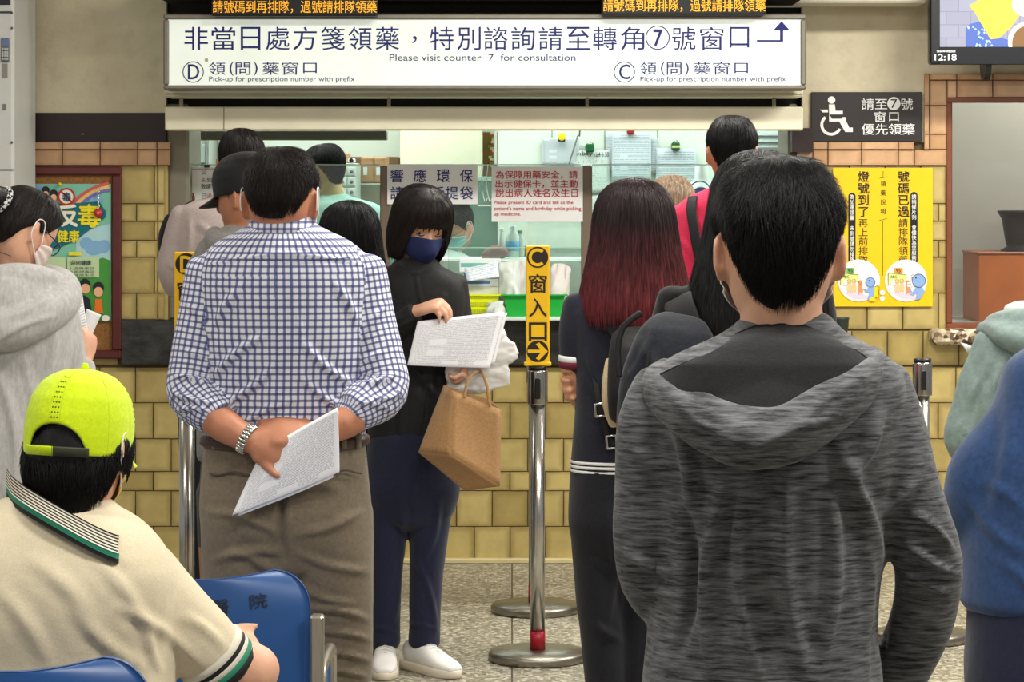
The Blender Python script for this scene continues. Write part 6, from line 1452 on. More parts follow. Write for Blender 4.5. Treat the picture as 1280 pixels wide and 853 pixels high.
# ================================================================== woman with the ponytail, left edge
g = Fig(7.5); R_ = person(g, 18, 'woman with a tied ponytail and glasses in light grey hoodie')
H = Head(g.w(29, 289), 44, 32, 0, .97)
tor = g.torso([(22, 345, 0, 38, 34), (20, 356, -3, 58, 42), (18, 374, -4, 74, 50), (16, 410, -4, 80, 58), (14, 470, 0, 80, 60), (12, 540, 0, 82, 62), (10, 610, 0, 86, 64), (10, 640, 0, 84, 62)], 20)
ra = g.tube([(76, 392, 0, 24), (81, 440, -2, 26), (84, 500, 8, 26), (92, 520, 30, 23), (100, 490, 62, 19), (104, 458, 84, 16)]); la = g.tube([(-42, 392, 0, 24), (-50, 450, 0, 25), (-50, 510, 10, 24), (-10, 510, 70, 19), (40, 470, 110, 15)])
pel = pelvis(g, 10, 600, 720, 80, 62); L1, L2 = legs(g, (-28, -28), (48, 48), (690, 40))
hr = hand_tubes(g.w(105, 455, 86), (.1, .3, .95), (.8, -.5, 0), (-.3, -.6, .2), .17, curl=((30, 40, 30),)*4); hl2 = hand_tubes(g.w(44, 466, 114), (.7, .3, .6), (0, -.5, .5), (0, 0, 1), .17)
body(g, R_, H, SK2, hr+hl2, [tor, la, ra, pel, L1, L2], neck_to(H, g, (22, 360, 0), .048), .007)
hair('hair', H, 'tied', 'tied', HB2, R_, 4000, 9, .001, .004, .0, dv=(.3, .7), jit=.03)
pt = H.tube([(.012, -.095, .030, .030), (.010, -.135, .030, .034), (.0, -.165, .008, .036), (-.015, -.18, -.04, .032), (-.02, -.18, -.10, .022), (-.02, -.175, -.14, .008)], 18)
V = pt.V+(noise(pt.V*np.array([160, 160, 30]), 3)*.004)[:, None]; mk('ponytail', V, pt.F, HB2, R_, True, uv=[(.3, .3)]*sum(len(f) for f in pt.F))
sc_ = MB(); T_ = H.tube([(.011+.036*cos(t), -.118+.0*t, .030+.036*sin(t), .0085) for t in np.linspace(0, 2*pi, 18)], 10)
def chk():
    t = NT('black_white_twist', .7); c = t.n('ShaderNodeTexChecker'); t.t.links.new(t.coord('Object', (1, 1, 1), (.6, .5, .8)), c.inputs[0]); c.inputs['Scale'].default_value = 110; c.inputs['Color1'].default_value = L((24, 24, 26)); c.inputs['Color2'].default_value = L((206, 206, 206)); t.color(c.outputs[0]); return t.m
mk('scrunchie', T_.V, T_.F, chk(), R_, True)
sw = garment('hoodie', g, [tor, ra, la], M_lgrey, R_, .007, 4, [(70, 400, 40, 520, 8, 4), (95, 420, 75, 520, 6, 4), (30, 450, 45, 610, 8, 4), (0, 470, 20, 600, 8, 4), (60, 500, 62, 600, 6, 4)], .003, seed=11)
hd = [g.tube([(60, 346, 20, 16), (78, 356, -4, 20), (78, 376, -28, 24), (52, 396, -56, 26), (12, 412, -66, 27), (-30, 410, -60, 26)], 20), g.tube([(-30, 352, -30, 16), (0, 348, -42, 17), (36, 347, -44, 17), (64, 352, -24, 16)], 18), g.tube([(-25, 380, -50, 34, 16), (20, 378, -56, 34, 18), (56, 370, -40, 26, 14)], 20, (0, 0, 1))]
garment('hood', g, hd, M_lgrey, sw, .006, 5, [(60, 372, 0, 398, 6, 3), (70, 395, 0, 425, 5, 3)], .003, seed=12)
mask(H, R_, plain('pink_white_mask', (222, 206, 200), .7), a1=76); glasses(H, R_)
nk = H.tube([(.05, -.03, -.10, .0012), (.035, -.06, -.105, .0012), (0, -.075, -.108, .0012), (-.03, -.065, -.105, .0012)], 6); mk('necklace', nk.V, nk.F, plain('dark_cord', (60, 50, 44), .5), R_)
garment('trousers', g, [pel, L1, L2], M_navypant, R_, .01, 3); std_shoes(g, R_, -28, 48)
form('printed_form', g, [(86, 368, 78), (103, 361, 96), (112, 424, 96), (88, 432, 80)], printed('form_print2', (222, 222, 228), (90, 92, 100), 18, 10, .46), 'greyish printed form held upright by the woman with the ponytail')
form('printed_form', g, [(108, 386, 104), (127, 394, 116), (108, 436, 112), (100, 430, 104)], M_white, 'white folded sheet behind the ponytail woman\'s printed form')

# ================================================================== woman with short bob and navy mask
g = Fig(8.9); R_ = person(g, 520, 'short-haired woman in black jacket and navy mask reading forms')
H = Head(g.w(526, 281), 157, 24, -4, 1.0)
tor = g.torso([(520, 332, 0, 30, 27), (520, 341, 0, 48, 33), (520, 352, 0, 60, 38), (520, 376, 0, 64, 42), (521, 420, 0, 62, 44), (522, 480, 0, 62, 44), (522, 530, 0, 62, 42), (521, 552, 0, 61, 40)])
ra = g.tube([(468, 354, 0, 19), (462, 400, 2, 20), (463, 428, -10, 19), (490, 414, -38, 17), (517, 392, -54, 13)]); la = g.tube([(566, 354, 0, 19), (572, 395, 2, 19), (577, 428, -10, 17), (586, 440, -36, 14)])
pel = pelvis(g, 516, 545, 640, 58, 44); L1 = g.tube([(488, 612, -2, 30, 36), (484, 660, 0, 25, 28), (481, 720, 0, 21.5, 24), (481, 770, 0, 20, 22), (481, 803, 2, 20, 22)], 24); L2 = g.tube([(542, 612, -2, 28, 36), (537, 660, 0, 25, 28), (533, 720, 0, 22, 24), (531, 770, 0, 20, 22), (530, 803, 2, 20, 22)], 24)
hr = hand_tubes(g.w(520, 389, -56), (.80, -.40, .22), (.0, -.45, .9), (.5, .8, .2), .180, curl=((62, 28, 14), (64, 30, 14), (66, 32, 16), (68, 34, 18)), thumb=(.6, .5, -.55))
hl = hand_tubes(g.w(588, 441, -40), (-.2, -.35, -.9), (.9, -.3, .2), (-.2, -.9, .3), .175, curl=((50, 60, 40),)*4)
body(g, R_, H, SK2, hr+hl, [tor, ra, la, pel, L1, L2], neck_to(H, g, (520, 345, 0), .047), .0055)
hair('hair', H, 'bob', (lambda a: np.interp(np.degrees(np.abs((a+pi) % (2*pi)-pi)), ZE['bob'][0], ZE['bob'][1])+.005*np.sin(37*a)+.004*np.sin(71*a+1)), HB2, R_, 6000, 14, .0011, .004, .03, dv=(.3, .8), jit=.02)
for gg in (-1, 1):
    eb = H.tube([(gg*.016, .0905, .0235, .0016), (gg*.030, .0905, .0275, .0024), (gg*.046, .080, .0245, .0014)], 8); mk('eyebrow', eb.V, eb.F, HB2, R_, True, uv=[(.3, .3)]*sum(len(f) for f in eb.F))
    ls = H.tube([(gg*.018, .0855, .001, .0012), (gg*.031, .0875, -.0015, .0020), (gg*.045, .079, .002, .0012)], 8); mk('eyelash', ls.V, ls.F, plain('lash_black', (26, 20, 20), .5), R_, True)
    ey = H.tube([(gg*.031, .071, .004, .0085), (gg*.031, .0715, .0, .0085)], 14); mk('eye', ey.V, ey.F, plain('eye_dark', (66, 48, 42), .3), R_, True)
mask(H, R_, plain('navy_mask', (34, 44, 84), .75, .2, var=.1), .026, a1=78, z1=.0)
jk = garment('jacket', g, [tor, ra, la], M_nylon, R_, .006, 4, [(520, 345, 522, 550, 3, 3), (480, 380, 500, 540, 6, 4), (555, 370, 545, 540, 6, 4), (470, 395, 480, 430, 4, 4), (480, 425, 515, 400, 4, 4), (476, 410, 505, 398, 4, 3), (490, 440, 560, 520, 6, 3)], .003, seed=15)
T1 = g.tube([(520, 326, 0, 27, 25), (520, 334, -1, 33, 30), (520, 344, -2, 40, 33)], 30, flat=True, caps=.2); mk('collar', T1.V, T1.F, M_nylon, jk, True)
cu = ra; cf = Tube([(*(cu.C[-1]-cu.T[-1]*.02), .034), (*(cu.C[-1]+cu.T[-1]*.004), .033)], 24, .01, cu.N[-1], 2, .3); mk('cuff', cf.V, cf.F, M_nylon, jk, True)
garment('trousers', g, [pel, L1, L2], M_navy, R_, .007, 4, [(500, 620, 490, 780, 6, 3), (548, 630, 530, 700, 6, 3), (515, 590, 515, 650, 5, -3), (512, 780, 545, 788, 4, 3), (466, 785, 496, 792, 4, 3), (520, 700, 545, 790, 5, 3)], .003, seed=16)
shoe(g, R_, 482, (.02, -1), M_wsh, M_wsole, .25, laces=M_wht); shoe(g, R_, 525, (.62, -.78), M_wsh, M_wsole, .26, laces=M_wht)
# things she holds
form('printed_form', g, [(522, 402, -66), (630, 390, -58), (612, 460, -70), (509, 457, -78)], M_form, 'wide printed form held in front by the short-haired woman', sag=.010)
form('printed_form', g, [(560, 398, -60), (634, 392, -53), (618, 455, -62), (560, 452, -66)], M_form, 'second printed form peeking out right behind the short-haired woman\'s form', sag=.008)
M_bagw = plain('translucent_white_bag', (214, 212, 208), .4, .4, var=.06, vscale=30)
T_ = [g.tube([(566, 452, -50, 16, 10), (600, 446, -46, 22, 13), (630, 440, -44, 20, 11), (642, 446, -44, 10, 7)], 24, (0, 0, 1)), g.tube([(562, 466, -46, 16, 9), (600, 468, -44, 18, 12), (632, 464, -42, 12, 9)], 24, (0, 0, 1)), g.tube([(562, 480, -42, 10, 7), (596, 482, -42, 11, 9), (632, 474, -40, 9, 8)], 24, (0, 0, 1)), g.tube([(600, 430, -44, 16, 9), (628, 420, -44, 14, 8)], 20, (0, 0, 1))]
V, N, Fc = remesh(T_, .005, 2); V = V+N*(.005*noise(V*np.array([18, 30, 60]), 5)+.0025*noise(V*np.array([50, 60, 130]), 6))[:, None]; mk('plastic_bag', V, Fc, M_bagw, None, True, label='folded white plastic bag under the short-haired woman\'s forms', cat='bag')
M_kraft = fabric('kraft_tote', (172, 134, 92), (154, 116, 76), 160, rough=.9, bump=.3)
e = empty('tote_bag', g.w(575, 613, -45), 'brown tote bag hanging tilted from the short-haired woman\'s hand', 'bag')
K8 = {k: g.w(*v) for k, v in dict(A=(566, 490, -92), B=(625, 513, -78), C=(624, 607, -84), D=(563, 569, -114), E=(524, 565, -84), G=(581, 613, -72), A2=(556, 482, -58), B2=(612, 500, -48)).items()}
def panel(a, b, c, d, n=10, puff=.0):
    V = []; Fc = []; a, b, c, d = [K8[q] for q in (a, b, c, d)]; nr = np.cross(b-a, d-a); nr /= np.linalg.norm(nr)
    for j in range(n+1):
        for i in range(n+1): u, v = i/n, j/n; V.append((a*(1-u)+b*u)*(1-v)+(d*(1-u)+c*u)*v+nr*puff*sin(pi*u)*sin(pi*v))
    for j in range(n):
        for i in range(n): Fc.append((j*(n+1)+i, j*(n+1)+i+1, (j+1)*(n+1)+i+1, (j+1)*(n+1)+i))
    return V, Fc
for nm, q, pf in (('front_panel', 'ABCD', .006), ('gusset', ('A2', 'A', 'D', 'E'), -.012), ('bottom_panel', 'EDCG', .0), ('back_panel', ('B2', 'A2', 'E', 'G'), .0), ('gusset', ('B', 'B2', 'G', 'C'), -.01)):
    V, Fc = panel(*q, puff=pf); o = mk(nm, V, Fc, M_kraft, e, True); md = o.modifiers.new('thick', 'SOLIDIFY'); md.thickness = .004
for q in (('A', 'D'), ('D', 'C'), ('A', 'B'), ('B', 'C'), ('D', 'E')): tb = Tube([(*K8[q[0]], .0035), (*K8[q[1]], .0035)], 8, .05); mk('seam', tb.V, tb.F, M_kraft, e, True)
tb = Tube([(*g.w(580, 497, -90), .005), (*g.w(586, 474, -80), .005), (*g.w(600, 464, -60), .005), (*g.w(608, 480, -76), .005), (*g.w(612, 508, -82), .005)], 10, .01); mk('handle', tb.V, tb.F, M_kraft, e, True)

# ================================================================== woman with dyed red hair, navy polo
g = Fig(7.0); R_ = person(g, 788, 'woman with long dark red dyed hair in navy polo, arms crossed')
H = Head(g.w(793, 286), -4, 4, 0, 1.0)
tor = g.torso([(790, 344, 0, 32, 28), (790, 353, -2, 48, 32), (790, 366, -3, 66, 38), (790, 390, -3, 76, 44), (789, 440, -2, 72, 48), (787, 490, 0, 68, 48), (786, 540, 0, 70, 50), (785, 588, 0, 72, 52)])
la = g.tube([(726, 380, 0, 22), (721, 415, 0, 22.5), (720, 455, 2, 20.5)]); ra = g.tube([(852, 380, 0, 22), (858, 415, 0, 22.5), (860, 455, 2, 20.5)])
lf = g.tube([(721, 445, 3, 17), (728, 490, 8, 16), (742, 520, 24, 15), (790, 515, 64, 13), (838, 490, 60, 11)]); rf = g.tube([(860, 445, 3, 17), (856, 490, 8, 16), (842, 520, 24, 15), (790, 505, 70, 13), (738, 485, 44, 11.5)])
fg = [g.tube([(744, y0, 40, 5.2), (726, y1, 28, 5.0), (712, y2, 14, 4.6), (x3, y3, -2, 4.2), (x3+9, y3+2, -11, 3.6)], 12) for y0, y1, y2, x3, y3 in ((470, 464, 460, 704, 462), (480, 477, 474, 703, 475), (489, 489, 487, 705, 487), (497, 500, 499, 709, 497))]
hr = [g.tube([(742, 484, 44, 17, 9), (726, 482, 30, 17, 8)], 16, (0, 0, 1))]
hl = hand_tubes(g.w(838, 490, 60), (.9, -.2, .2), (.2, .9, .3), (0, 0, 1), .17)
pel = pelvis(g, 782, 575, 690, 70, 54); L1 = g.tube([(748, 650, 0, 36, 46), (752, 740, 0, 33, 38), (760, 840, 0, 30, 32), (762, 920, 2, 28, 30), (762, 975, 0, 27, 30)], 24); L2 = g.tube([(818, 650, 0, 36, 46), (816, 740, 0, 33, 38), (812, 840, 0, 30, 32), (812, 920, 2, 28, 30), (812, 975, 0, 27, 30)], 24)
body(g, R_, H, SK, [lf, rf]+fg+hr+hl, [tor, la, ra, pel, L1, L2], neck_to(H, g, (790, 358, 0), .047), .006)
def zl(a): d = np.degrees(np.abs((a+pi) % (2*pi)-pi)); return np.interp(d, [0, 25, 45, 58, 70, 180], [.075, .07, .04, -.12, -.20, -.225])
hair('hair', H, 'long', zl, HRED, R_, 9000, 17, .0012, .006, .12, dv=(.3, .9), jit=.02)
sh = garment('polo_shirt', g, [tor, la, ra], M_navypolo, R_, .006, 4, [(730, 470, 770, 560, 6, 3), (735, 440, 760, 500, 6, 3), (740, 520, 790, 545, 6, 3), (760, 390, 765, 560, 7, 3)], .003, seed=18)
for T in (la, ra):
    for nm, o0, h, m in (('cuff_white_band', -.014, .0055, M_wht), ('cuff_maroon_band', -.001, .005, plain('maroon_knit', (110, 30, 50), .8))):
        c_ = T.C[-1]+T.T[-1]*o0; cf = Tube([(*(c_-T.T[-1]*h), .0465, .0465), (*(c_+T.T[-1]*h), .0462, .0462)], 30, .01, T.N[-1], 2, .3); mk(nm, cf.V, cf.F, m, sh, True)
for i, y in enumerate((576, 581.5, 587)):
    b_ = g.torso([(785, y-1, 0, 72.6, 52.6), (785, y+1, 0, 72.6, 52.6)]); mk('white_hem_stripe', b_.V, b_.F, M_wht, sh, True)
b_ = g.torso([(785, 574, 0, 71.8, 51.8), (785, 589, 0, 71.8, 51.8)]); mk('hem_rib', b_.V, b_.F, M_navypolo, sh, True)
mp = lambda px, py: g.w(px, py, -3-44*math.sqrt(max(0, 1-((px-790)/80)**2))*(.96 if py < 350 else 1)-3)
f = Flat(7, mp); f.text('FILA', 796, 341.5, 811, 345.5, .02); f.text('GOLF', 796, 346.5, 811, 350.2, .02); f.build('lettering', plain('print_silver', (176, 172, 166), .5, var=0), sh)
garment('trousers', g, [pel, L1, L2], M_navypant, R_, .008, 4, [(740, 700, 770, 720, 6, 3), (745, 780, 775, 800, 6, 4), (760, 640, 755, 800, 6, 3)], .003, seed=19); std_shoes(g, R_, 762, 812)
# small black backpack with buckled straps, beige pouch
e = empty('backpack', g.w(800, 520, -60), 'small black backpack with buckled straps on the woman with red hair', 'backpack')
T_ = [g.tube([(806, 420, -70, 40, 16), (806, 440, -80, 44, 24), (806, 490, -84, 46, 28), (806, 520, -78, 44, 22)], 30, p=3)]; V, N, Fc = remesh(T_, .007, 3); mk('main_compartment', V, Fc, M_nylon, e, True)
def strap(fig, path, wpx, thpx, m, parent, name='strap', ref=None):
    tb = fig.tube([(*q, wpx/2, thpx/2) for q in path], 14, ref or (1, 0, .6), 4, .2); return mk(name, tb.V, tb.F, m, parent, True)
strap(g, [(742, 362, -30), (752, 384, -46), (768, 412, -54), (786, 438, -62)], 17, 4, M_black2, e); strap(g, [(846, 356, -26), (846, 384, -44), (836, 414, -54), (826, 438, -62)], 17, 4, M_black2, e)
strap(g, [(744, 470, -38), (748, 500, -46), (756, 530, -50), (766, 556, -54), (790, 520, -60)], 8, 3, M_black2, e)
for x, y in ((750, 513), (764, 553)):
    b_ = MB(); c_ = [(x-6, y-7), (x+6, y-9), (x+7, y+7), (x-5, y+8)]
    for a, b in zip(c_, c_[1:]+c_[:1]): b_.tube([(*g.w(*a, -56), .0035), (*g.w(*b, -56), .0035)], 8)
    b_.build('buckle', M_steel, e, True)
T_ = g.tube([(766, 452, -66, 9, 8), (764, 475, -70, 11, 10), (764, 505, -70, 11, 10), (768, 530, -66, 7, 7)], 20, p=2.6); mk('beige_pouch', T_.V, T_.F, fabric('beige_canvas', (206, 184, 148), (190, 168, 132), 120), None, True, label='beige pouch clipped beside the small black backpack', cat='pouch')

# ================================================================== woman in black with navy backpack, mostly hidden
g = Fig(5.5); R_ = person(g, 940, 'woman in black top with long black hair behind the dark hoodie man')
H = Head(g.w(952, 268), 20, 10, 0, 1.0)
tor = g.torso([(945, 330, 0, 36, 32), (942, 342, -2, 62, 40), (940, 358, -3, 84, 46), (938, 390, -3, 96, 54), (936, 450, 0, 94, 58), (936, 530, 0, 94, 60), (936, 620, 0, 98, 62), (936, 680, 0, 96, 60)])
la = g.tube([(848, 372, 0, 27), (836, 430, 0, 27), (836, 490, 8, 26), (850, 560, 30, 22)]); ra = g.tube([(1016, 366, 0, 25), (1023, 395, 2, 23), (1026, 412, 4, 20)])
rf = g.tube([(1025, 400, 4, 17), (1037, 430, 10, 17), (1040, 460, 30, 15), (1000, 480, 90, 13)]); hr = hand_tubes(g.w(1000, 480, 90), (-.9, .3, .2), (0, .5, .8), (0, 0, 1), .17); hl = hand_tubes(g.w(850, 566, 36), (.3, .7, -.5), (-.8, 0, .2), (0, .8, .5), .17)
pel = pelvis(g, 936, 660, 790, 92, 66); L1, L2 = legs(g, (890, 890), (982, 982), (770, 46))
body(g, R_, H, SK, [rf]+hr+hl, [tor, la, ra, pel, L1, L2], neck_to(H, g, (945, 345, 0), .047), .007)
def zl2(a): d = np.degrees(np.abs((a+pi) % (2*pi)-pi)); return np.interp(d, [0, 25, 45, 58, 70, 180], [.075, .07, .04, -.14, -.26, -.34])
hair('hair', H, 'long', zl2, HB1, R_, 6000, 21, .0012, .006, .08, dv=(.3, .9), jit=.02)
garment('top', g, [tor, la, ra], M_blackt, R_, .008, 4, [(850, 390, 890, 480, 8, 4), (840, 420, 870, 470, 6, 4)], .004, seed=22)
garment('trousers', g, [pel, L1, L2], M_navypant, R_, .01, 3); std_shoes(g, R_, 890, 982)
e = empty('backpack', g.w(848, 640, -80), 'large dark navy backpack worn by the woman in black top', 'backpack')
M_bpn = fabric('navy_backpack_cloth', (32, 36, 48), (22, 26, 35), 120, rough=.8, bump=.4)
T_ = [g.tube([(852, 404, -64, 34, 16), (846, 424, -82, 48, 26), (843, 470, -94, 62, 38), (841, 520, -98, 67, 42), (841, 580, -98, 67, 44), (844, 625, -90, 60, 38)], 36, p=2.8)]
V, N, Fc = remesh(T_, .008, 4); V = fold_disp(g, V, N, [(800, 430, 850, 560, 12, 5), (790, 470, 800, 600, 8, 5), (820, 400, 790, 470, 6, 4)]); V = V+N*(.004*noise(V*9, 3))[:, None]; bp = mk('main_compartment', V, Fc, M_bpn, e, True)
strap(g, [(850, 372, -20), (848, 378, -36), (852, 392, -52), (860, 415, -66), (866, 440, -84)], 40, 6, M_black2, e, 'padded_strap', (1, -.3, .5)); tb = g.tube([(800, 392, -96, 4), (778, 410, -100, 4), (772, 440, -104, 4), (774, 470, -110, 4)], 10); mk('piping', tb.V, tb.F, M_black2, e, True)
tb = g.tube([(812, 440, -126, 2), (806, 480, -136, 2), (806, 540, -142, 2)], 8); mk('zip', tb.V, tb.F, M_black2, e, True)

# ================================================================== background and edge people
def standing(Y, px, label, head, hairspec, skin_m, tor_rows, arms, forearms, top_m, bottom_m, top_name='shirt', voxel=.009, neck_r=.052, hip=None, folds=(), shorts=None, hands=True, extra=None, seed=30, wr=.003, yaw=0):
    g = Fig(Y); R_ = person(g, px, label); H = Head(g.w(head[0], head[1]), *head[2:5], head[5] if len(head) > 5 else 1.0)
    tor = g.torso(tor_rows, yaw); A = [g.tube(a) for a in arms]; FA = [g.tube(a) for a in forearms]; hn = []
    for i, a in enumerate(forearms):
        if hands:
            p, q = g.w(*a[-2][:3]), g.w(*a[-1][:3]); d = (q-p)/np.linalg.norm(q-p); sd = 1 if i else -1
            hn += hand_tubes(q, d, np.array([sd*.7, -.3, .5]), (-sd*.5, .6, .6), .175, curl=((28, 36, 26),)*4)
    bx = tor_rows[-1][0]; by = tor_rows[-1][1]; brx = tor_rows[-1][3]; ry = tor_rows[-1][4]; dl = brx*.5
    pel = pelvis(g, bx, by-.05*g.s, by+.22*g.s, brx*.93, ry); lg = legs(g, (bx-dl, bx-dl), (bx+dl, bx+dl), (by+.17*g.s, brx*.50))
    if shorts:
        cut = [g.tube([(bx+sg*dl, by+.1*g.s, 0, brx*.52, ry*.9), (bx+sg*dl, shorts, 0, brx*.48, brx*.55)], 24) for sg in (-1, 1)]
        body(g, R_, H, skin_m, FA+hn+lg, [tor]+A+[pel], neck_to(H, g, (tor_rows[0][0], tor_rows[0][1]+8, 0), neck_r), voxel*.8)
        garment('shorts', g, [pel]+cut, bottom_m, R_, voxel, 3)
    else:
        body(g, R_, H, skin_m, FA+hn, [tor]+A+[pel]+lg, neck_to(H, g, (tor_rows[0][0], tor_rows[0][1]+8, 0), neck_r), voxel*.8); garment('trousers', g, [pel]+lg, bottom_m, R_, voxel, 3)
    hair('hair', H, *hairspec[:2], hairspec[2], R_, hairspec[3], seed, .0013, .008, hairspec[4] if len(hairspec) > 4 else .03, dv=(.2, .5), jit=.05)
    tp = garment(top_name, g, [tor]+A, top_m, R_, voxel, 4, folds, wr, seed=seed); std_shoes(g, R_, bx-dl, bx+dl)
    return g, R_, H, tp, tor
# man at the left window in pinkish grey shirt
g, R_, H, tp, tor = standing(10.0, 290, 'man in pinkish grey shirt at the left window of the counter', (302, 202, 12, 4, 0), ('crop', 'short', HB2, 2200), SK, [(299, 242, 0, 23, 21), (294, 249, -2, 40, 25), (286, 260, -2, 58, 32), (281, 290, 0, 62, 38), (280, 340, 0, 60, 38), (280, 400, 0, 58, 38), (280, 450, 0, 58, 38)],
    [[(234, 270, 0, 20), (224, 300, 0, 21), (216, 336, 2, 20), (222, 360, 16, 17)], [(334, 270, 0, 20), (344, 310, 0, 20), (344, 350, 10, 18)]], [[(222, 358, 14, 14), (240, 366, 50, 12), (262, 360, 80, 9)], [(344, 348, 10, 14), (336, 362, 50, 12), (318, 360, 80, 9)]], M_pinkgrey, M_navypant, folds=[(238, 275, 232, 330, 5, 3), (250, 280, 290, 330, 5, 3), (262, 300, 262, 360, 5, 3), (212, 330, 235, 345, 4, 3), (290, 270, 330, 290, 5, 2)], seed=31)
cl = g.torso([(300, 234, 0, 21, 21), (300, 243, -1, 25, 23)]); mk('collar', cl.V, cl.F, M_pinkgrey, tp, True)
T_ = Fig(10.3).tube([(214, 272, 0, 8, 12), (212, 290, 0, 13, 18), (212, 312, 0, 14, 20), (214, 334, 0, 8, 16)], 24); V, N, Fc = remesh([T_], .008, 3); bag = empty('shoulder_bag', Fig(10.3).w(212, 338), 'rounded black bag carried beside the man in pinkish grey shirt', 'bag'); mk('pouch', V, Fc, M_nylon, bag, True)
tb = Fig(10.2).tube([(214, 276, 0, 2), (226, 262, 6, 2), (240, 252, 10, 2)], 8); mk('strap', tb.V, tb.F, M_black2, bag, True)
# man in black cap and grey hoodie
g, R_, H, tp, tor = standing(8.3, 290, 'man in black cap, grey hoodie and charcoal shorts queuing behind', (308, 244, -58, 8, 0), ('crop', 'short', HB1, 300), SK3, [(306, 286, 0, 30, 26), (306, 296, -2, 50, 31), (306, 312, -2, 62, 38), (306, 350, 0, 66, 44), (306, 430, 0, 62, 46), (306, 510, 0, 60, 46), (306, 572, 0, 60, 46)],
    [[(256, 330, 0, 22), (248, 390, 0, 22), (250, 450, 4, 21), (262, 490, 30, 18)], [(356, 330, 0, 22), (364, 390, 0, 22), (362, 450, 4, 21), (346, 490, 30, 18)]], [[(262, 488, 28, 14), (278, 496, 60, 12), (295, 490, 80, 9)], [(346, 488, 28, 14), (330, 496, 60, 12), (312, 480, 80, 9)]], M_mgrey, M_shorts, 'hoodie', shorts=682, seed=33)
hd = [g.tube([(340, 286, 10, 12), (338, 298, -26, 16), (308, 310, -42, 18), (274, 306, -30, 16), (268, 294, 6, 12)], 16)]; garment('hood', g, hd, M_mgrey, tp, .008, 3)
CAPB = tuple([list(x) for x in CAPS]); capb, _, _, _ = capgrid(H, CAPB, lambda A: np.full(len(A), .004), M_nylon, R_, 'cap')
br = []
for lay in (0, 1):
    for j in range(6):
        for a in np.linspace(-.9, .9, 16): p = cappt(a, .006, 0); ee = j/5; br.append(p+np.array([0, .07*ee*math.sqrt(max(0, 1-(a/1.0)**2)), -.022*ee-.003*lay]))
n1 = 96; Fc = []
for j in range(5):
    for i in range(15): f = (j*16+i, j*16+i+1, (j+1)*16+i+1, (j+1)*16+i); Fc += [f, tuple(x+n1 for x in f[::-1])]
bd = list(range(16))+[(j+1)*16-1 for j in range(1, 6)]+[80+i for i in range(14, -1, -1)]+[j*16 for j in range(4, 0, -1)]
for x, y in zip(bd, bd[1:]+bd[:1]): Fc.append((y, x, x+n1, y+n1))
mk('brim', H.w(np.array(br)), Fc, M_nylon, capb, True)
# woman with straight black hair right of the checked shirt
def zl3(a): d = np.degrees(np.abs((a+pi) % (2*pi)-pi)); return np.interp(d, [0, 25, 45, 58, 70, 180], [.075, .07, .04, -.10, -.18, -.20])
standing(9.25, 428, 'woman with straight black hair standing right behind the checked-shirt man', (437, 297, 0, 4, 0, .97), ('long', zl3, HB1, 5000, .02), SK2, [(434, 346, 0, 24, 22), (432, 354, -2, 40, 26), (430, 366, -3, 52, 31), (428, 395, 0, 55, 36), (428, 450, 0, 53, 38), (428, 530, 0, 52, 39)],
    [[(384, 376, 0, 18), (378, 415, 0, 18), (380, 465, 6, 17)], [(474, 376, 0, 18), (474, 415, 0, 18), (468, 465, 6, 17)]], [[(380, 461, 6, 12), (390, 500, 26, 10), (404, 510, 50, 8)], [(468, 461, 6, 12), (458, 500, 26, 10), (446, 510, 50, 8)]], M_nylon, M_navypant, 'jacket', seed=35, neck_r=.046)
# tall man in hot pink tee
g, R_, H, tp, tor = standing(9.3, 910, 'tall man in hot pink tee with a black shoulder strap', (915, 191, 2, 2, 0), ('short', 'fade', HB1, 3000), SK3, [(914, 234, 0, 24, 22), (913, 241, -1, 40, 27), (911, 251, -2, 58, 33), (909, 275, 0, 66, 39), (908, 330, 0, 68, 42), (908, 400, 0, 66, 42), (908, 470, 0, 66, 42)],
    [[(856, 268, 0, 20), (848, 310, 0, 21), (847, 350, 0, 19)], [(962, 268, 0, 20), (970, 310, 0, 21), (971, 350, 0, 19)]], [[(847, 346, 0, 14), (848, 385, 10, 13), (862, 400, 50, 9)], [(971, 346, 0, 14), (970, 385, 10, 13), (956, 400, 50, 9)]], M_pink, M_navypant, 'tee', folds=[(870, 270, 890, 340, 5, 3), (895, 260, 915, 330, 5, 2), (852, 300, 875, 340, 4, 2)], seed=37)
e = empty('shoulder_bag', g.w(945, 420, -50), 'black shoulder bag slung across the back of the man in hot pink', 'bag')
strap(g, [(866, 246, -22), (864, 262, -33), (868, 290, -42), (874, 320, -46), (888, 360, -47), (910, 396, -48)], 13, 3, M_black2, e, 'strap')
T_ = g.tube([(930, 380, -52, 22, 10), (930, 410, -58, 30, 14), (930, 440, -54, 28, 11)], 24, p=3); mk('pouch', T_.V, T_.F, M_nylon, e, True)
# elderly person with sandy grey hair at counter
standing(10.2, 840, 'elderly person with sandy grey hair standing at the counter', (840, 262, 0, 10, 0), ('short', 'short', HGREY, 2600), SK2, [(840, 306, 0, 20, 19), (840, 313, -1, 34, 22), (840, 324, -2, 48, 28), (840, 350, 0, 54, 34), (840, 400, 0, 56, 36), (840, 470, 0, 56, 38)],
    [[(794, 338, 0, 17), (788, 370, 0, 18), (790, 400, 6, 16)], [(886, 338, 0, 17), (892, 370, 0, 18), (890, 400, 6, 16)]], [[(790, 398, 6, 12), (802, 392, 46, 10), (815, 388, 60, 8)], [(890, 398, 6, 12), (878, 392, 46, 10), (865, 388, 60, 8)]], fabric('dusty_blue_shirt', (120, 136, 156), (108, 124, 146), 120), M_navypant, seed=39)
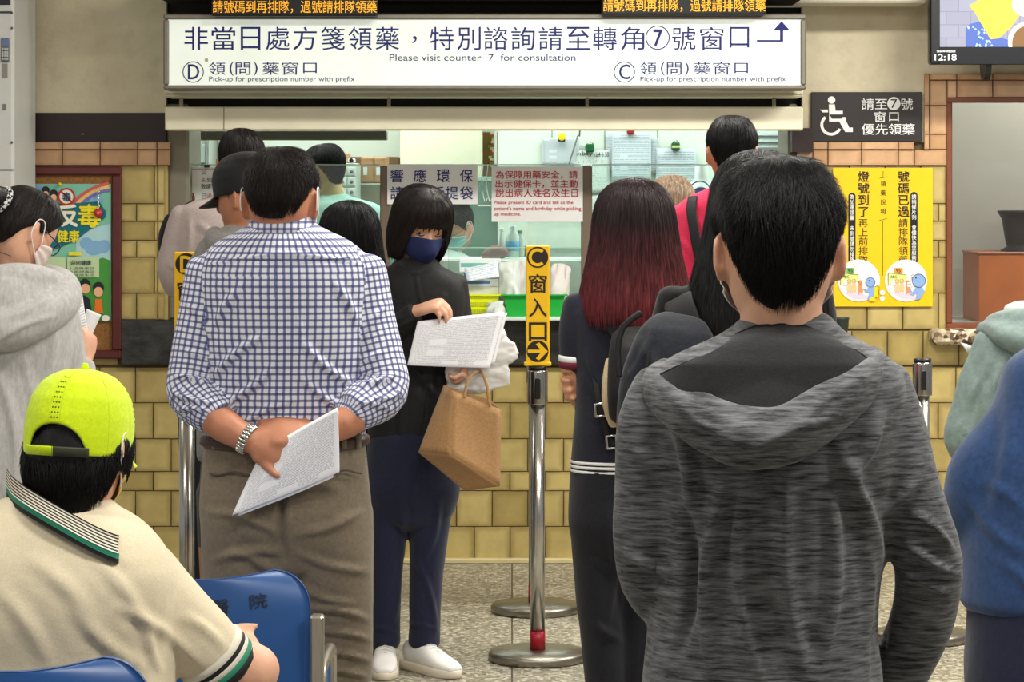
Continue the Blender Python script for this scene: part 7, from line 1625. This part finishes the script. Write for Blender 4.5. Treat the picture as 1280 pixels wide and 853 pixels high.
# pharmacists
g, R_, H, tp, tor = standing(12.75, 425, 'pharmacist in mint scrubs and mask behind the left counter pane', (406, 214, -52, 12, 0), ('short', 'short', HB1, 2200), skin('olive_skin', (196, 168, 116)), [(418, 246, 0, 20, 18), (424, 251, -1, 34, 22), (430, 259, -1, 46, 28), (432, 285, 0, 50, 33), (432, 330, 0, 50, 34), (432, 390, 0, 50, 34)],
    [[(388, 268, 0, 15), (380, 296, 0, 15), (380, 326, 4, 14)], [(476, 268, 0, 15), (484, 296, 0, 15), (484, 326, 4, 14)]], [[(380, 322, 4, 11), (384, 350, 20, 9), (380, 364, 40, 7)], [(484, 322, 4, 11), (480, 350, 20, 9), (476, 364, 40, 7)]], M_mintscrub, M_mintscrub, 'scrub_top', folds=[(430, 265, 460, 320, 5, 2), (450, 262, 470, 300, 4, 2)], seed=41, neck_r=.056)
mask(H, R_, plain('mask_white', (214, 226, 222), .7), a1=74)
g, R_, H, tp, tor = standing(13.25, 560, 'pharmacist in white coat, glasses and mask reading behind the glass', (569, 285, -140, 26, 0), ('short', 'short', HB1, 1800), SK2, [(556, 313, 0, 18, 17), (556, 320, 0, 30, 20), (555, 329, 0, 42, 26), (554, 350, 0, 46, 30), (554, 390, 0, 46, 31), (554, 440, 0, 46, 31)],
    [[(514, 336, 0, 14), (508, 362, 0, 14), (512, 385, -10, 13)], [(594, 336, 0, 14), (600, 362, 0, 14), (596, 385, -10, 13)]], [[(512, 383, -10, 9), (528, 384, -30, 8), (538, 380, -40, 7)], [(596, 383, -10, 9), (580, 384, -30, 8), (570, 380, -40, 7)]], M_coat, M_coat, 'lab_coat', seed=43)
mask(H, R_, plain('mask_aqua', (146, 206, 206), .7), a1=72); glasses(H, R_)
# person in sage windbreaker, right edge
g, R_, H, tp, tor = standing(7.0, 1292, 'person in sage green windbreaker holding a paper at the right edge', (1352, 338, 10, 10, 0), ('short', 'short', HB1, 1500), SK2, [(1296, 396, 0, 32, 30), (1294, 404, -1, 48, 33), (1291, 416, -2, 62, 40), (1288, 450, 0, 70, 46), (1286, 520, 0, 76, 50), (1286, 590, 0, 80, 52), (1286, 630, 0, 80, 52)],
    [[(1240, 428, 0, 21), (1227, 470, 0, 24), (1213, 515, 0, 25), (1204, 552, 2, 24), (1214, 575, 20, 20)], [(1345, 428, 0, 21), (1360, 470, 0, 24), (1368, 530, 4, 23)]], [[(1214, 570, 20, 14), (1232, 540, 70, 12), (1240, 500, 100, 9)], [(1368, 526, 4, 14), (1340, 520, 60, 12), (1310, 490, 100, 9)]], M_sage, M_navypant, 'windbreaker', folds=[(1240, 440, 1210, 500, 5, 4), (1255, 450, 1235, 540, 6, 5), (1232, 470, 1215, 540, 5, 4), (1260, 480, 1245, 560, 6, 5), (1200, 530, 1230, 555, 4, 4), (1270, 440, 1262, 520, 5, 4)], seed=45, wr=.006)
hd = [g.tube([(1228, 412, 16, 10), (1242, 412, -16, 13), (1258, 420, -44, 16), (1286, 428, -54, 18), (1320, 424, -48, 17)], 18), g.tube([(1240, 402, 6, 10), (1256, 398, -26, 11), (1290, 396, -38, 12), (1320, 398, -26, 11)], 16), g.tube([(1262, 410, -38, 16, 8), (1290, 412, -44, 18, 9), (1318, 410, -38, 16, 8)], 16, (0, 0, 1))]
garment('hood', g, hd, M_sage, tp, .007, 4, (), .003, seed=46)
cl = g.tube([(1262, 388, 6, 8), (1276, 386, -22, 10), (1300, 386, -28, 10)], 14); mk('white_collar', cl.V, cl.F, M_wht, tp, True)
form('folded_paper', g, [(1200, 428, 60), (1222, 436, 66), (1216, 446, 66), (1208, 440, 60)], M_white, 'small white paper corner held by the person in sage windbreaker')
# person in blue sweatshirt, right edge, near
g, R_, H, tp, tor = standing(4.6, 1335, 'person in plain blue sweatshirt and navy trousers at lower right edge', (1385, 330, 0, 6, 0), ('short', 'short', HB1, 1500), SK, [(1366, 415, 0, 52, 48), (1358, 434, -2, 74, 58), (1348, 455, -3, 90, 70), (1346, 505, -3, 104, 90), (1336, 580, 0, 124, 104), (1330, 660, 0, 128, 106), (1328, 720, 0, 128, 106), (1326, 752, 0, 126, 104)],
    [[(1300, 506, -4, 44), (1268, 552, -6, 50), (1236, 602, -2, 55), (1234, 648, 10, 48), (1262, 700, 40, 38)], [(1420, 490, -4, 46), (1440, 560, -6, 48), (1446, 640, 4, 46)]], [[(1262, 696, 40, 30), (1300, 720, 90, 26), (1330, 700, 130, 18)], [(1446, 636, 4, 30), (1430, 700, 60, 26), (1400, 690, 110, 18)]], M_blue, M_navy, 'sweatshirt', folds=[(1230, 600, 1280, 640, 10, 5), (1215, 630, 1275, 690, 10, 6), (1262, 520, 1240, 640, 14, 4), (1250, 700, 1290, 740, 8, 5)], seed=47)
